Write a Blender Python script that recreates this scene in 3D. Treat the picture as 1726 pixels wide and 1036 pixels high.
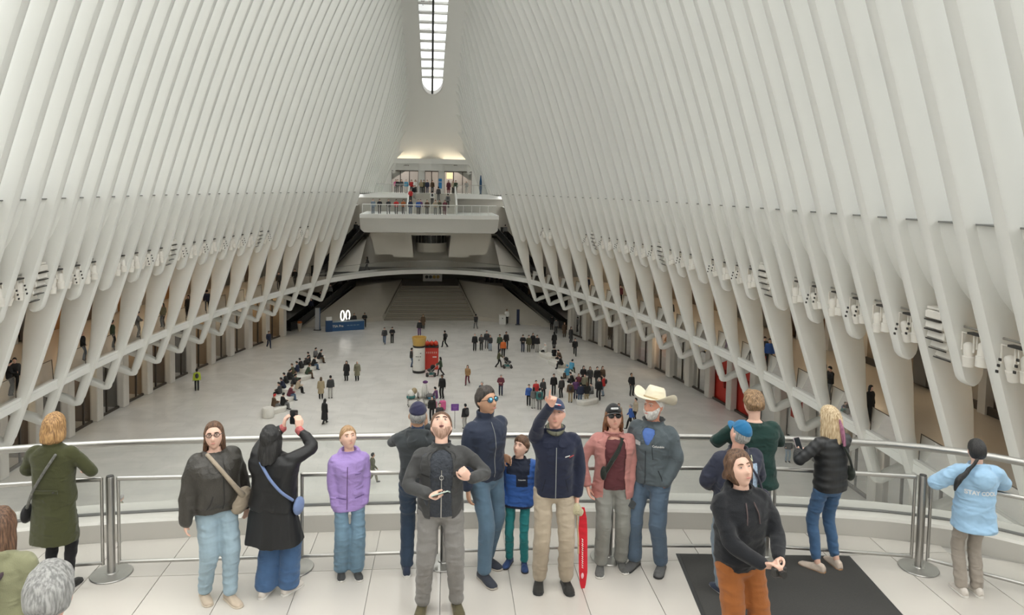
import bpy, bmesh, math, random
import numpy as np
from mathutils import Vector, Matrix, noise

for o in list(bpy.data.objects):
    bpy.data.objects.remove(o)
SC = bpy.context.scene
COL = SC.collection
PI = math.pi

# ------------------------------------------------------------ camera
# the photograph is taken to be 1726 x 1036; metres, z up, hall axis = +Y, concourse floor at z = 0
F, PPY, YAW, PITCH, ROLL, ZC = 1230.0, 388.8, 0.110925, 0.059928, 0.017, 16.45
_f = np.array([math.sin(YAW) * math.cos(PITCH), math.cos(YAW) * math.cos(PITCH), -math.sin(PITCH)])
_r0 = np.array([math.cos(YAW), -math.sin(YAW), 0.0])
_u0 = np.cross(_r0, _f)
_r = _r0 * math.cos(ROLL) + _u0 * math.sin(ROLL)
_u = -_r0 * math.sin(ROLL) + _u0 * math.cos(ROLL)
EYE = np.array([0.0, 0.0, ZC])
cam_data = bpy.data.cameras.new('camera')
cam_data.sensor_fit = 'HORIZONTAL'
cam_data.sensor_width = 36.0
cam_data.lens = F / 1726.0 * 36.0
cam_data.shift_y = -(518.0 - PPY) / 1726.0
cam_data.clip_start = 0.05
cam_data.clip_end = 600.0
cam = bpy.data.objects.new('camera', cam_data)
COL.objects.link(cam)
m = Matrix.Identity(4)
for i in range(3):
    m[i][0], m[i][1], m[i][2], m[i][3] = _r[i], _u[i], -_f[i], EYE[i]
cam.matrix_world = m
SC.camera = cam

def ray(x, y):
    """direction of a photograph pixel"""
    return _f + _r * (x - 863.0) / F - _u * (y - PPY) / F
def at_z(x, y, z):
    d = ray(x, y); return EYE + d * ((z - ZC) / d[2])
def at_y(x, y, Y):
    d = ray(x, y); return EYE + d * (Y / d[1])

# ------------------------------------------------------------ world, exposure
world = bpy.data.worlds.new('overcast_sky')
SC.world = world
world.use_nodes = True
_wn, _wl = world.node_tree.nodes, world.node_tree.links
_bg = _wn['Background']
_tc = _wn.new('ShaderNodeTexCoord'); _sp = _wn.new('ShaderNodeSeparateXYZ')
_wl.new(_tc.outputs['Generated'], _sp.inputs[0])
_cr = _wn.new('ShaderNodeValToRGB')                      # overcast sky: three times as bright overhead as at the horizon
_cr.color_ramp.elements[0].position = 0.0; _cr.color_ramp.elements[0].color = (0.32, 0.325, 0.325, 1)
_cr.color_ramp.elements[1].position = 1.0; _cr.color_ramp.elements[1].color = (1.0, 0.985, 0.945, 1)
_wl.new(_sp.outputs['Z'], _cr.inputs['Fac']); _wl.new(_cr.outputs['Color'], _bg.inputs['Color'])
_bg.inputs['Strength'].default_value = 6.5
SC.view_settings.view_transform = 'Standard'
SC.view_settings.look = 'None'
SC.view_settings.exposure = 0.13
SC.view_settings.gamma = 1.0
SC.view_settings.use_curve_mapping = False
SC.cycles.max_bounces = 10
SC.cycles.diffuse_bounces = 6
SC.cycles.glossy_bounces = 3
SC.cycles.transparent_max_bounces = 24
SC.cycles.transmission_bounces = 6
SC.cycles.caustics_reflective = False
SC.cycles.caustics_refractive = False
SC.cycles.sample_clamp_indirect = 8.0

# ------------------------------------------------------------ helpers
MATS = {}
def _new(name):
    m = bpy.data.materials.new(name); m.use_nodes = True
    return m, m.node_tree.nodes, m.node_tree.links, m.node_tree.nodes['Principled BSDF']
def mat(name, c, rough=0.5, metal=0.0, var=0.06, scale=6.0, bump=0.0, bscale=60.0, spec=0.5, sheen=0.0, emit=0.0, coat=0.0):
    """plain surface with a little procedural unevenness"""
    if name in MATS: return MATS[name]
    m, N, L, b = _new(name)
    b.inputs['Roughness'].default_value = rough
    b.inputs['Metallic'].default_value = metal
    b.inputs['Specular IOR Level'].default_value = spec
    b.inputs['Coat Weight'].default_value = coat
    if sheen: b.inputs['Sheen Weight'].default_value = sheen
    if emit:
        b.inputs['Emission Color'].default_value = (*c, 1); b.inputs['Emission Strength'].default_value = emit
    tc = N.new('ShaderNodeTexCoord')
    nz = N.new('ShaderNodeTexNoise'); nz.inputs['Scale'].default_value = scale; nz.inputs['Detail'].default_value = 4
    L.new(tc.outputs['Object'], nz.inputs['Vector'])
    mx = N.new('ShaderNodeMix'); mx.data_type = 'RGBA'
    mx.inputs['A'].default_value = (*[max(0, v * (1 - var)) for v in c], 1)
    mx.inputs['B'].default_value = (*[min(1, v * (1 + var)) for v in c], 1)
    L.new(nz.outputs['Fac'], mx.inputs['Factor']); L.new(mx.outputs['Result'], b.inputs['Base Color'])
    if bump:
        n2 = N.new('ShaderNodeTexNoise'); n2.inputs['Scale'].default_value = bscale; n2.inputs['Detail'].default_value = 5
        L.new(tc.outputs['Object'], n2.inputs['Vector'])
        bp = N.new('ShaderNodeBump'); bp.inputs['Strength'].default_value = bump; bp.inputs['Distance'].default_value = 0.02
        L.new(n2.outputs['Fac'], bp.inputs['Height']); L.new(bp.outputs['Normal'], b.inputs['Normal'])
    MATS[name] = m
    return m
def glass_mat(name, tint, clear=0.9, rough=0.02, haze=0.0):
    """architectural glass: light passes straight through, with a faint sheen and haze"""
    m, N, L, b = _new(name)
    N.remove(b)
    out = [n for n in N if n.type == 'OUTPUT_MATERIAL'][0]
    tr = N.new('ShaderNodeBsdfTransparent'); tr.inputs['Color'].default_value = (*tint, 1)
    gl = N.new('ShaderNodeBsdfGlossy'); gl.inputs['Roughness'].default_value = rough
    df = N.new('ShaderNodeBsdfDiffuse'); df.inputs['Color'].default_value = (0.85, 0.86, 0.85, 1)
    fr = N.new('ShaderNodeFresnel'); fr.inputs['IOR'].default_value = 1.45
    m1 = N.new('ShaderNodeMixShader'); m1.inputs[0].default_value = haze
    L.new(tr.outputs[0], m1.inputs[1]); L.new(df.outputs[0], m1.inputs[2])
    m2 = N.new('ShaderNodeMixShader')
    mu = N.new('ShaderNodeMath'); mu.operation = 'MULTIPLY'; mu.inputs[1].default_value = 0.8
    L.new(fr.outputs[0], mu.inputs[0]); L.new(mu.outputs[0], m2.inputs[0])
    L.new(m1.outputs[0], m2.inputs[1]); L.new(gl.outputs[0], m2.inputs[2])
    L.new(m2.outputs[0], out.inputs['Surface'])
    MATS[name] = m
    return m

def mk(name, verts, faces, material=None, parent=None, smooth=None):
    """one mesh object; smooth = angle in degrees under which edges are shaded smooth"""
    me = bpy.data.meshes.new(name)
    me.from_pydata([tuple(map(float, v)) for v in verts], [], [tuple(f) for f in faces])
    me.update()
    if smooth is not None:
        me.shade_smooth(); me.set_sharp_from_angle(angle=math.radians(smooth))
    o = bpy.data.objects.new(name, me)
    COL.objects.link(o)
    if material: me.materials.append(material)
    if parent: o.parent = parent
    return o
def inst(src, name=None, parent=None, loc=None, rotz=None, scale=None, material=None):
    """another object that shares src's mesh"""
    o = bpy.data.objects.new(name or src.name.split('.')[0], src.data)
    COL.objects.link(o)
    if parent: o.parent = parent
    if loc is not None: o.location = loc
    if rotz is not None: o.rotation_euler = (0, 0, rotz)
    if scale is not None: o.scale = scale
    return o
def copy_tree(src, parent=None):
    c = src.copy(); COL.objects.link(c)
    if parent: c.parent = parent
    for ch in src.children: copy_tree(ch, c)
    return c
def empty(name, loc=(0, 0, 0), rz=0.0, parent=None):
    o = bpy.data.objects.new(name, None); COL.objects.link(o)
    o.empty_display_size = 0.2
    o.location = loc; o.rotation_euler = (0, 0, rz)
    if parent: o.parent = parent
    return o
def tag(o, label, cat=None, group=None, kind=None):
    o['label'] = label
    if cat: o['category'] = cat
    if group: o['group'] = group
    if kind: o['kind'] = kind
    return o

class MB:
    """collects shapes for ONE mesh"""
    def __init__(s): s.v = []; s.f = []
    def add(s, V, Fc):
        n = len(s.v); s.v.extend(V); s.f.extend([tuple(i + n for i in f) for f in Fc]); return s
    def box(s, x0, y0, z0, x1, y1, z1):
        V = [(x0, y0, z0), (x1, y0, z0), (x1, y1, z0), (x0, y1, z0), (x0, y0, z1), (x1, y0, z1), (x1, y1, z1), (x0, y1, z1)]
        return s.add(V, [(0, 3, 2, 1), (4, 5, 6, 7), (0, 1, 5, 4), (1, 2, 6, 5), (2, 3, 7, 6), (3, 0, 4, 7)])
    def cbox(s, c, d, rz=0.0, bevel=0.0):
        hx, hy, hz = d[0] / 2, d[1] / 2, d[2] / 2
        if bevel <= 0:
            P = [(-hx, -hy), (hx, -hy), (hx, hy), (-hx, hy)]
        else:
            e = bevel
            P = [(-hx + e, -hy), (hx - e, -hy), (hx, -hy + e), (hx, hy - e), (hx - e, hy), (-hx + e, hy), (-hx, hy - e), (-hx, -hy + e)]
        cs, sn = math.cos(rz), math.sin(rz)
        def ring(z, k):
            return [(c[0] + (x * cs - y * sn) * k[0], c[1] + (x * sn + y * cs) * k[1], z) for x, y in P]
        if bevel <= 0: secs = [ring(c[2] - hz, (1, 1)), ring(c[2] + hz, (1, 1))]
        else:
            k = (1 - bevel / max(hx, 1e-4), 1 - bevel / max(hy, 1e-4)); k = (max(k[0], .3), max(k[1], .3))
            secs = [ring(c[2] - hz, k), ring(c[2] - hz + bevel, (1, 1)), ring(c[2] + hz - bevel, (1, 1)), ring(c[2] + hz, k)]
        return s.loft(secs)
    def loft(s, secs, cap=(True, True), closed=True):
        n = len(secs[0]); V = [p for q in secs for p in q]; Fc = []
        for i in range(len(secs) - 1):
            for j in range(n if closed else n - 1):
                a, b = i * n + j, i * n + (j + 1) % n
                Fc.append((a, b, b + n, a + n))
        if cap[0]: Fc.append(tuple(range(n - 1, -1, -1)))
        if cap[1]: Fc.append(tuple((len(secs) - 1) * n + j for j in range(n)))
        return s.add(V, Fc)
    def tube(s, pts, r, n=8, cap=True):
        """round tube along a polyline; r a number or a list"""
        P = [Vector(p) for p in pts]; secs = []
        prev = None
        for i, p in enumerate(P):
            t = (P[min(i + 1, len(P) - 1)] - P[max(i - 1, 0)]).normalized()
            if prev is None:
                a = Vector((0, 0, 1)) if abs(t.z) < 0.9 else Vector((1, 0, 0))
                u = t.cross(a).normalized()
            else:
                u = (prev - t * prev.dot(t)).normalized()
            prev = u; w = t.cross(u)
            rr = r[i] if hasattr(r, '__len__') else r
            secs.append([tuple(p + (u * math.cos(2 * PI * k / n) + w * math.sin(2 * PI * k / n)) * rr) for k in range(n)])
        return s.loft(secs, (cap, cap))
    def lathe(s, prof, c=(0, 0, 0), n=16, axis=None):
        """profile of (radius, height) turned about z"""
        secs = [[(c[0] + r * math.cos(2 * PI * k / n), c[1] + r * math.sin(2 * PI * k / n), c[2] + h) for k in range(n)] for r, h in prof]
        return s.loft(secs)
    def prism(s, poly, axis, a, b):
        """polygon in the plane across an axis, drawn out from a to b. axis 0: (y,z) 1: (x,z) 2: (x,y)"""
        def P(q, t):
            if axis == 0: return (t, q[0], q[1])
            if axis == 1: return (q[0], t, q[1])
            return (q[0], q[1], t)
        return s.loft([[P(q, a) for q in poly], [P(q, b) for q in poly]])
    def build(s, name, material=None, parent=None, smooth=None):
        return mk(name, s.v, s.f, material, parent, smooth)

def fix_normals(o):
    bm = bmesh.new(); bm.from_mesh(o.data); bmesh.ops.recalc_face_normals(bm, faces=bm.faces); bm.to_mesh(o.data); bm.free()
    return o
def interp(x, xs, ys): return float(np.interp(x, xs, ys))
# ------------------------------------------------------------ materials of the place
M_RIB = mat('painted_steel_white', (0.80, 0.80, 0.765), 0.42, var=0.025, scale=0.6, spec=0.35)
M_WHITE = mat('white_plaster', (0.78, 0.775, 0.745), 0.55, var=0.02, scale=1.0)
M_BEAM = mat('white_edge_beam', (0.82, 0.82, 0.79), 0.4, var=0.02)
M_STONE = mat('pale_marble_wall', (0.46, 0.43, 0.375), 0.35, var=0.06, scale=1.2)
M_PILLAR = mat('cream_pillar_stone', (0.68, 0.65, 0.60), 0.3, var=0.05, scale=2)
M_STEEL = mat('brushed_steel', (0.44, 0.43, 0.41), 0.33, metal=1.0, var=0.05, scale=30)
M_DARK = mat('dark_metal', (0.035, 0.034, 0.033), 0.4, metal=0.3)
M_FRAME = mat('dark_bronze_frame', (0.10, 0.085, 0.07), 0.4, metal=0.5)
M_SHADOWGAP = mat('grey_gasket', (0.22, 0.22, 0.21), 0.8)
M_PANE = glass_mat('window_glass', (0.95, 0.97, 0.97), haze=0.0)
M_RAILGLASS = glass_mat('balustrade_glass', (0.93, 0.95, 0.94), haze=0.10)
M_GALGLASS = glass_mat('gallery_glass', (0.80, 0.82, 0.81), haze=0.08)
M_BARGLASS = glass_mat('barrier_glass', (0.96, 0.97, 0.96), haze=0.06)
M_SHOPGLASS = glass_mat('shop_glass', (0.80, 0.80, 0.78), haze=0.02)

def marble(name, c, rough, jx, jy, jcol, jw=0.012, off=0.5):
    m, N, L, b = _new(name)
    b.inputs['Roughness'].default_value = rough
    b.inputs['Specular IOR Level'].default_value = 0.5
    tc = N.new('ShaderNodeTexCoord')
    n1 = N.new('ShaderNodeTexNoise'); n1.inputs['Scale'].default_value = 0.35; n1.inputs['Detail'].default_value = 8; n1.inputs['Distortion'].default_value = 1.5
    L.new(tc.outputs['Object'], n1.inputs['Vector'])
    cr = N.new('ShaderNodeValToRGB')
    cr.color_ramp.elements[0].position = 0.35; cr.color_ramp.elements[0].color = (*[v * 0.9 for v in c], 1)
    cr.color_ramp.elements[1].position = 0.6; cr.color_ramp.elements[1].color = (*c, 1)
    L.new(n1.outputs['Fac'], cr.inputs['Fac'])
    col = cr.outputs['Color']
    if jx:
        br = N.new('ShaderNodeTexBrick'); br.offset = off
        br.inputs['Scale'].default_value = 1.0; br.inputs['Mortar Size'].default_value = jw
        br.inputs['Brick Width'].default_value = jx; br.inputs['Row Height'].default_value = jy
        br.inputs['Color1'].default_value = (1, 1, 1, 1); br.inputs['Color2'].default_value = (0.95, 0.95, 0.95, 1)
        br.inputs['Mortar'].default_value = (*jcol, 1)
        L.new(tc.outputs['Object'], br.inputs['Vector'])
        mx = N.new('ShaderNodeMix'); mx.data_type = 'RGBA'; mx.blend_type = 'MULTIPLY'; mx.inputs['Factor'].default_value = 1
        L.new(col, mx.inputs['A']); L.new(br.outputs['Color'], mx.inputs['B'])
        col = mx.outputs['Result']
    L.new(col, b.inputs['Base Color'])
    MATS[name] = m
    return m
M_FLOOR = marble('concourse_marble', (0.74, 0.72, 0.685), 0.22, 1.83, 0.915, (0.86, 0.86, 0.86))
M_TILE = mat('balcony_marble', (0.65, 0.635, 0.60), 0.16, var=0.04, scale=1.3)
M_JOINT = mat('tile_joint', (0.40, 0.385, 0.36), 0.8)

# ------------------------------------------------------------ the hall's plan: one long rib every step k
def rib_y(k): return 36.9 + 3.42 * k - 0.0165 * k * k
_HY = np.array([15, 21, 27, 32, 36.9, 40.4, 43.7, 47.1, 50.4, 53.7, 56.9, 60.1, 63.3, 66.4, 69.5, 72.6, 75.6, 78.6, 81.5])
_HX = np.array([18.5, 19.2, 19.55, 19.8, 20.0, 20.0, 19.85, 19.65, 19.3, 18.9, 18.45, 17.9, 17.3, 16.65, 15.85, 14.9, 13.9, 12.8, 11.75])
_p = np.polyfit(_HY, _HX, 4)
def hook_x(Y):
    if Y < 15: return float(np.polyval(_p, 15)) - 0.004 * (15 - Y) ** 2 - 0.13 * (15 - Y)
    if Y > 81.5: return float(np.polyval(_p, 81.5)) - 0.07 * (Y - 81.5)
    return float(np.polyval(_p, Y))
ZH, ZL = 3.5, 15.6               # hook and window-sill heights
def nose_below(Y, z):
    t = z - ZH; return hook_x(Y) - (0.36 * t - 0.0025 * t * t)
def ledge_x(Y):
    return nose_below(Y, ZL)
def spine_z(Y):
    if Y <= 93: return 44.2 - 0.0049 * (Y - 38.6) ** 2
    return spine_z(93) - 0.53 * (Y - 93) - 0.14 * (Y - 93) ** 2
def roof_half(Y):                # where the ribs give way to the smooth roof
    return interp(Y, [38, 70, 95, 98, 101], [3.6, 3.3, 3.0, 3.7, 5.2])
def nose_above(Y, z):
    t = z - ZL; T = spine_z(Y) - 1.6 - ZL
    X = ledge_x(Y); e = X - 0.30 * T - roof_half(Y)
    return X - 0.30 * t - e * (max(0, t) / T) ** 3
def nose_x(Y, z): return nose_below(Y, z) if z <= ZL else nose_above(Y, z)
def shop_x(Y): return hook_x(Y) + 3.5

HALF = 0.26                     # half thickness of a rib
def rib_section(inn, out, Y, s, h=HALF):
    """closed ring round one rib: rounded at the inner (nose) end; inn/out are (x, z)"""
    ax, az = inn; bx, bz = out
    L = math.hypot(bx - ax, bz - az) or 1e-6
    ux, uz = (bx - ax) / L, (bz - az) / L
    r = min(0.17, L * 0.45)
    P = []
    for t, yy in ((r, -h), (r * 0.35, -h * 0.86), (0.03, -h * 0.5), (0, 0), (0.03, h * 0.5), (r * 0.35, h * 0.86), (r, h)):
        P.append((t, yy))
    P += [(L - 0.06, h), (L, h * 0.75), (L, -h * 0.75), (L - 0.06, -h)]
    return [(s * (ax + ux * t), Y + yy, az + uz * t) for t, yy in P]

GLASS_D = 1.25
def rib_pairs_top(Y, zlow):
    zt = spine_z(Y) - 1.2
    zs = list(np.linspace(zt, ZL + 0.3, 16)) + [ZL]
    out = []
    for z in zs:
        if z < zlow: continue
        out.append(((nose_x(Y, z), z), (nose_x(Y, z) + GLASS_D + 0.15, z - 0.35)))
    return out
def long_rib(Y, s, parent):
    pr = rib_pairs_top(Y, 0)
    for z, d in ((14.4, 1.62), (13.2, 1.72), (12.2, 1.66), (11, 1.5), (10, 1.35), (9, 1.18), (8, 0.92), (7, 0.68), (6, 0.56), (5.2, 0.50), (4.4, 0.46), (3.98, 0.44)):
        pr.append(((nose_x(Y, z), z), (nose_x(Y, z) + d, z + 0.12 * d)))
    hx = nose_x(Y, ZH)
    # rounded knee, then the strut that runs outward and up to the soffit
    ox, oz = hx + 0.30, 3.86
    for a in (0, 25, 50, 75, 100):
        t = math.radians(190 + a * 0.92)
        pr.append(((ox + 0.36 * math.cos(t) * (1 + .10 * math.sin(2 * (t - 3.14)) ** 2), oz + 0.36 * math.sin(t) * (1 + .10 * math.sin(2 * (t - 3.14)) ** 2)), (ox + 0.10 * math.cos(t) + .04, oz + 0.08 + 0.08 * math.sin(t))))
    sl = 0.36
    for q in (0.5, 1.6, 2.9):
        bx = ox + q; bz = oz - 0.37 + q * sl
        pr.append(((bx, bz), (bx - 0.13, bz + 0.40)))
    mb = MB(); mb.loft([rib_section(a, b, Y, s) for a, b in pr])
    o = mb.build('rib', M_RIB, parent, 50)
    return fix_normals(o)
def short_rib(Y, s, parent):
    pr = rib_pairs_top(Y, 0)
    for z, d in ((14.4, 1.45), (13.4, 1.35), (12.6, 1.12), (11.7, 0.88), (10.95, 0.78)):
        pr.append(((nose_x(Y, z), z), (nose_x(Y, z) + d, z)))
    c = (nose_x(Y, 10.9) + 0.42, 10.9)
    for a in (15, 35, 55, 75, 88):
        t = math.radians(a)
        pr.append(((c[0] - 0.40 * math.cos(t), c[1] - 0.48 * math.sin(t)), (c[0] + 0.35 * math.cos(t), c[1] - 0.48 * math.sin(t))))
    mb = MB(); mb.loft([rib_section(a, b, Y, s) for a, b in pr])
    return fix_normals(mb.build('rib', M_RIB, parent, 50))
def far_rib(Y, s, parent, zbase):
    """ribs beyond the last knee stand on the street-level landing"""
    pr = rib_pairs_top(Y, zbase)
    pr.append(((nose_x(Y, zbase), zbase), (nose_x(Y, zbase) + 1.4, zbase)))
    mb = MB(); mb.loft([rib_section(a, b, Y, s) for a, b in pr])
    return fix_normals(mb.build('rib', M_RIB, parent, 50))

K0, K1 = -13.0, 14.0
KS = list(np.arange(K0, K1 + 0.01, 0.5))
FAR_K = [14.5, 15.0, 15.5, 16.0, 16.5, 17.0, 17.5, 18.0, 18.5, 19.0, 19.5, 20.0]
Z_UP = 15.45                      # street-level landing at the far end
for side, s in (('left', -1), ('right', 1)):
    wall = empty('wall_' + side)
    tag(wall, 'tall leaning wall of white ribs on the %s of the hall' % ('sparkling-shop' if 0 else ('blue desk side' if s < 0 else 'red panel side')), 'wall', kind='structure')
    for k in KS:
        Y = rib_y(k)
        if Y < -18: continue
        if abs(k - round(k)) < 0.01 and Y > 12: long_rib(Y, s, wall)
        else: short_rib(Y, s, wall)
    for k in FAR_K: far_rib(rib_y(k), s, wall, Z_UP)
    allk = [k for k in KS if rib_y(k) > -18] + FAR_K
    for a, b in zip(allk[:-1], allk[1:]):
        ya, yb = rib_y(a) + HALF * 0.9, rib_y(b) - HALF * 0.9
        Yc = (ya + yb) / 2
        # glass between the ribs, high up
        zt = min(spine_z(ya), spine_z(yb)) - 1.4
        V = []; n = 14
        zlo = ZL if b <= K1 else Z_UP
        for i in range(n):
            z = zlo + (zt - zlo) * i / (n - 1)
            for y in (ya, yb): V.append((s * (nose_x(y, z) + GLASS_D), y, z - 0.02))
        Fc = [(2 * i, 2 * i + 1, 2 * i + 3, 2 * i + 2) for i in range(n - 1)]
        mk('glass_pane', V, Fc, M_PANE, wall, 60)
        if b > K1: continue
        # smooth infill panel under the sill, hollow in the middle
        V = []; zs = [ZL, 15.2, 14.6, 14.0, 13.5, 13.1, 12.8, 12.7]; dd = [0.42, 0.40, 0.42, 0.5, 0.66, 0.9, 1.3, 1.9]
        nu = 7
        for z, d in zip(zs, dd):
            for j in range(nu):
                u = j / (nu - 1); y = ya + (yb - ya) * u
                V.append((s * (nose_x(y, z) + d + 0.16 * (1 - (2 * u - 1) ** 2)), y, z))
        Fc = [(i * nu + j, i * nu + j + 1, (i + 1) * nu + j + 1, (i + 1) * nu + j) for i in range(len(zs) - 1) for j in range(nu - 1)]
        mk('infill_panel', V, Fc, M_RIB, wall, 70)
        mb = MB()
        x0a, x0b, x1a, x1b = nose_x(ya, ZL) + 0.40, nose_x(yb, ZL) + 0.40, nose_x(ya, ZL) + 1.5, nose_x(yb, ZL) + 1.5
        mb.loft([[(s * x0a, ya, ZL - .02), (s * x0b, yb, ZL - .02), (s * x1b, yb, ZL - .02), (s * x1a, ya, ZL - .02)],
                 [(s * x0a, ya, ZL + .03), (s * x0b, yb, ZL + .03), (s * x1b, yb, ZL + .03), (s * x1a, ya, ZL + .03)]])
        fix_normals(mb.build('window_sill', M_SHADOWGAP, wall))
        # roof of the gallery behind the infill, shuts out daylight below the sill
        V = [(s * (nose_x(Yc, 12.7) + 1.6), ya - .3, 12.72), (s * (nose_x(Yc, 12.7) + 1.6), yb + .3, 12.72), (s * 34, yb + .3, 12.72), (s * 34, ya - .3, 12.72)]
        mk('gallery_ceiling', V, [(0, 1, 2, 3)], M_WHITE, wall)

# ------------------------------------------------------------ roof: smooth vault on both sides of the skylight slot
roof = empty('ceiling'); tag(roof, 'smooth white vault along the top of the hall, round the skylight slot', 'ceiling', kind='structure')
SKY_END = 95.0
def slot_half(Y):
    if Y > SKY_END: return 0.0
    w = interp(Y, [38, 78, 95], [2.1, 1.65, 1.25])
    d = SKY_END - Y
    return w * (1 - (1 - d / 1.3) ** 2) ** 0.5 if d < 1.3 else w
ys = list(np.arange(-18, 92, 2.0)) + [92, 93, 93.7, 94.1, 94.4, 94.6, 94.8, 94.9, 94.97, 95.0, 95.5, 96.2, 97, 98, 99, 100]
for s in (-1, 1):
    V = []; nu = 9
    for Y in ys:
        w0, w1 = slot_half(Y), roof_half(Y) + 0.45
        for j in range(nu):
            u = j / (nu - 1); x = w0 + (w1 - w0) * u
            V.append((s * x, Y, spine_z(Y) - 1.9 * (x / w1) ** 2.2 + (0.0)))
    Fc = [(i * nu + j, i * nu + j + 1, (i + 1) * nu + j + 1, (i + 1) * nu + j) for i in range(len(ys) - 1) for j in range(nu - 1)]
    mk('vault_shell', V, Fc, M_WHITE, roof, 60)
    # outer skirt, closes the gap between vault and glass
    V = []
    for Y in ys:
        w1 = roof_half(Y) + 0.45; z = spine_z(Y)
        V += [(s * w1, Y, z - 1.9), (s * (w1 + 1.6), Y, z - 1.3), (s * (w1 + 1.6), Y, z + .4), (s * slot_half(Y), Y, z + 0.5), (s * slot_half(Y), Y, z)]
    Fc = [(i * 5 + j, i * 5 + j + 1, i * 5 + j + 6, i * 5 + j + 5) for i in range(len(ys) - 1) for j in range(4)]
    mk('vault_back', V, Fc, M_WHITE, roof)
sky = empty('skylight'); tag(sky, 'long narrow glazed skylight slot at the top of the white vault', 'skylight', kind='structure')
MB().tube([(0, Y, spine_z(Y) + 0.16) for Y in ys if Y <= 95.2], 0.13, 6).build('ridge_bar', M_DARK, sky, 60)
yb = 94.6; n = 0
while yb > 60:
    y2 = yb - 1.6
    for s in (-1, 1):
        wa, wb = slot_half(yb), slot_half(y2)
        z1, z2 = spine_z(yb) + 0.3, spine_z(y2) + 0.3
        V = [(s * 0.15, yb - .28, z1), (s * wa, yb - .28, z1 - 0.05), (s * wb, y2 + .28, z2 - 0.05), (s * 0.15, y2 + .28, z2)]
        mk('skylight_pane', V, [(0, 1, 2, 3)], M_PANE, sky)
        mb = MB()
        mb.loft([[(s * 0.1, y2 - .3, z2 - .12), (s * 0.1, y2 + .3, z2 - .12), (s * 0.1, y2 + .3, z2 + .12), (s * 0.1, y2 - .3, z2 + .12)],
                 [(s * (wb + .1), y2 - .3, z2 - .12), (s * (wb + .1), y2 + .3, z2 - .12), (s * (wb + .1), y2 + .3, z2 + .12), (s * (wb + .1), y2 - .3, z2 + .12)]])
        fix_normals(mb.build('crossbar', M_WHITE, sky))
    yb = y2

# ------------------------------------------------------------ concourse floor
floor = empty('floor'); tag(floor, 'wide pale marble concourse floor with a soft polish', 'floor', kind='structure')
mk('floor_field', [(-36, -22, 0), (36, -22, 0), (36, 112, 0), (-36, 112, 0)], [(0, 1, 2, 3)], M_FLOOR, floor)
# ------------------------------------------------------------ galleries (upper walkway) and shop fronts along both sides
Z_M = 6.0
def slab_edge(Y): return nose_below(Y, Z_M) + 0.30
M_UPFLOOR = mat('gallery_floor_tan', (0.52, 0.45, 0.37), 0.3, var=0.05)
M_SOFFIT = mat('grey_soffit', (0.60, 0.59, 0.56), 0.6, var=0.03)
M_WARM = mat('warm_shop_wall', (0.36, 0.27, 0.185), 0.6)
M_BROWN = mat('brown_shop_wall', (0.16, 0.11, 0.075), 0.5)
M_CREAM = mat('cream_shop_wall', (0.46, 0.40, 0.32), 0.6)
M_GREYSHOP = mat('grey_shop_wall', (0.17, 0.16, 0.145), 0.5)
M_RED = mat('red_hoarding', (0.55, 0.045, 0.03), 0.5)
M_CORAL = mat('coral_counter', (0.62, 0.20, 0.20), 0.5)
M_ORANGE = mat('orange_shop_wall', (0.45, 0.22, 0.08), 0.5)
M_YELLOW = mat('yellow_sign_letters', (0.9, 0.62, 0.06), 0.5, emit=1.2)
M_LAMP = mat('warm_lamp', (1.0, 0.82, 0.55), 0.5, emit=13.0, var=0)
M_LAMPW = mat('white_lamp', (1.0, 0.93, 0.84), 0.5, emit=13.0, var=0)
M_WSIGN = mat('white_sign', (0.75, 0.74, 0.71), 0.5)

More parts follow.
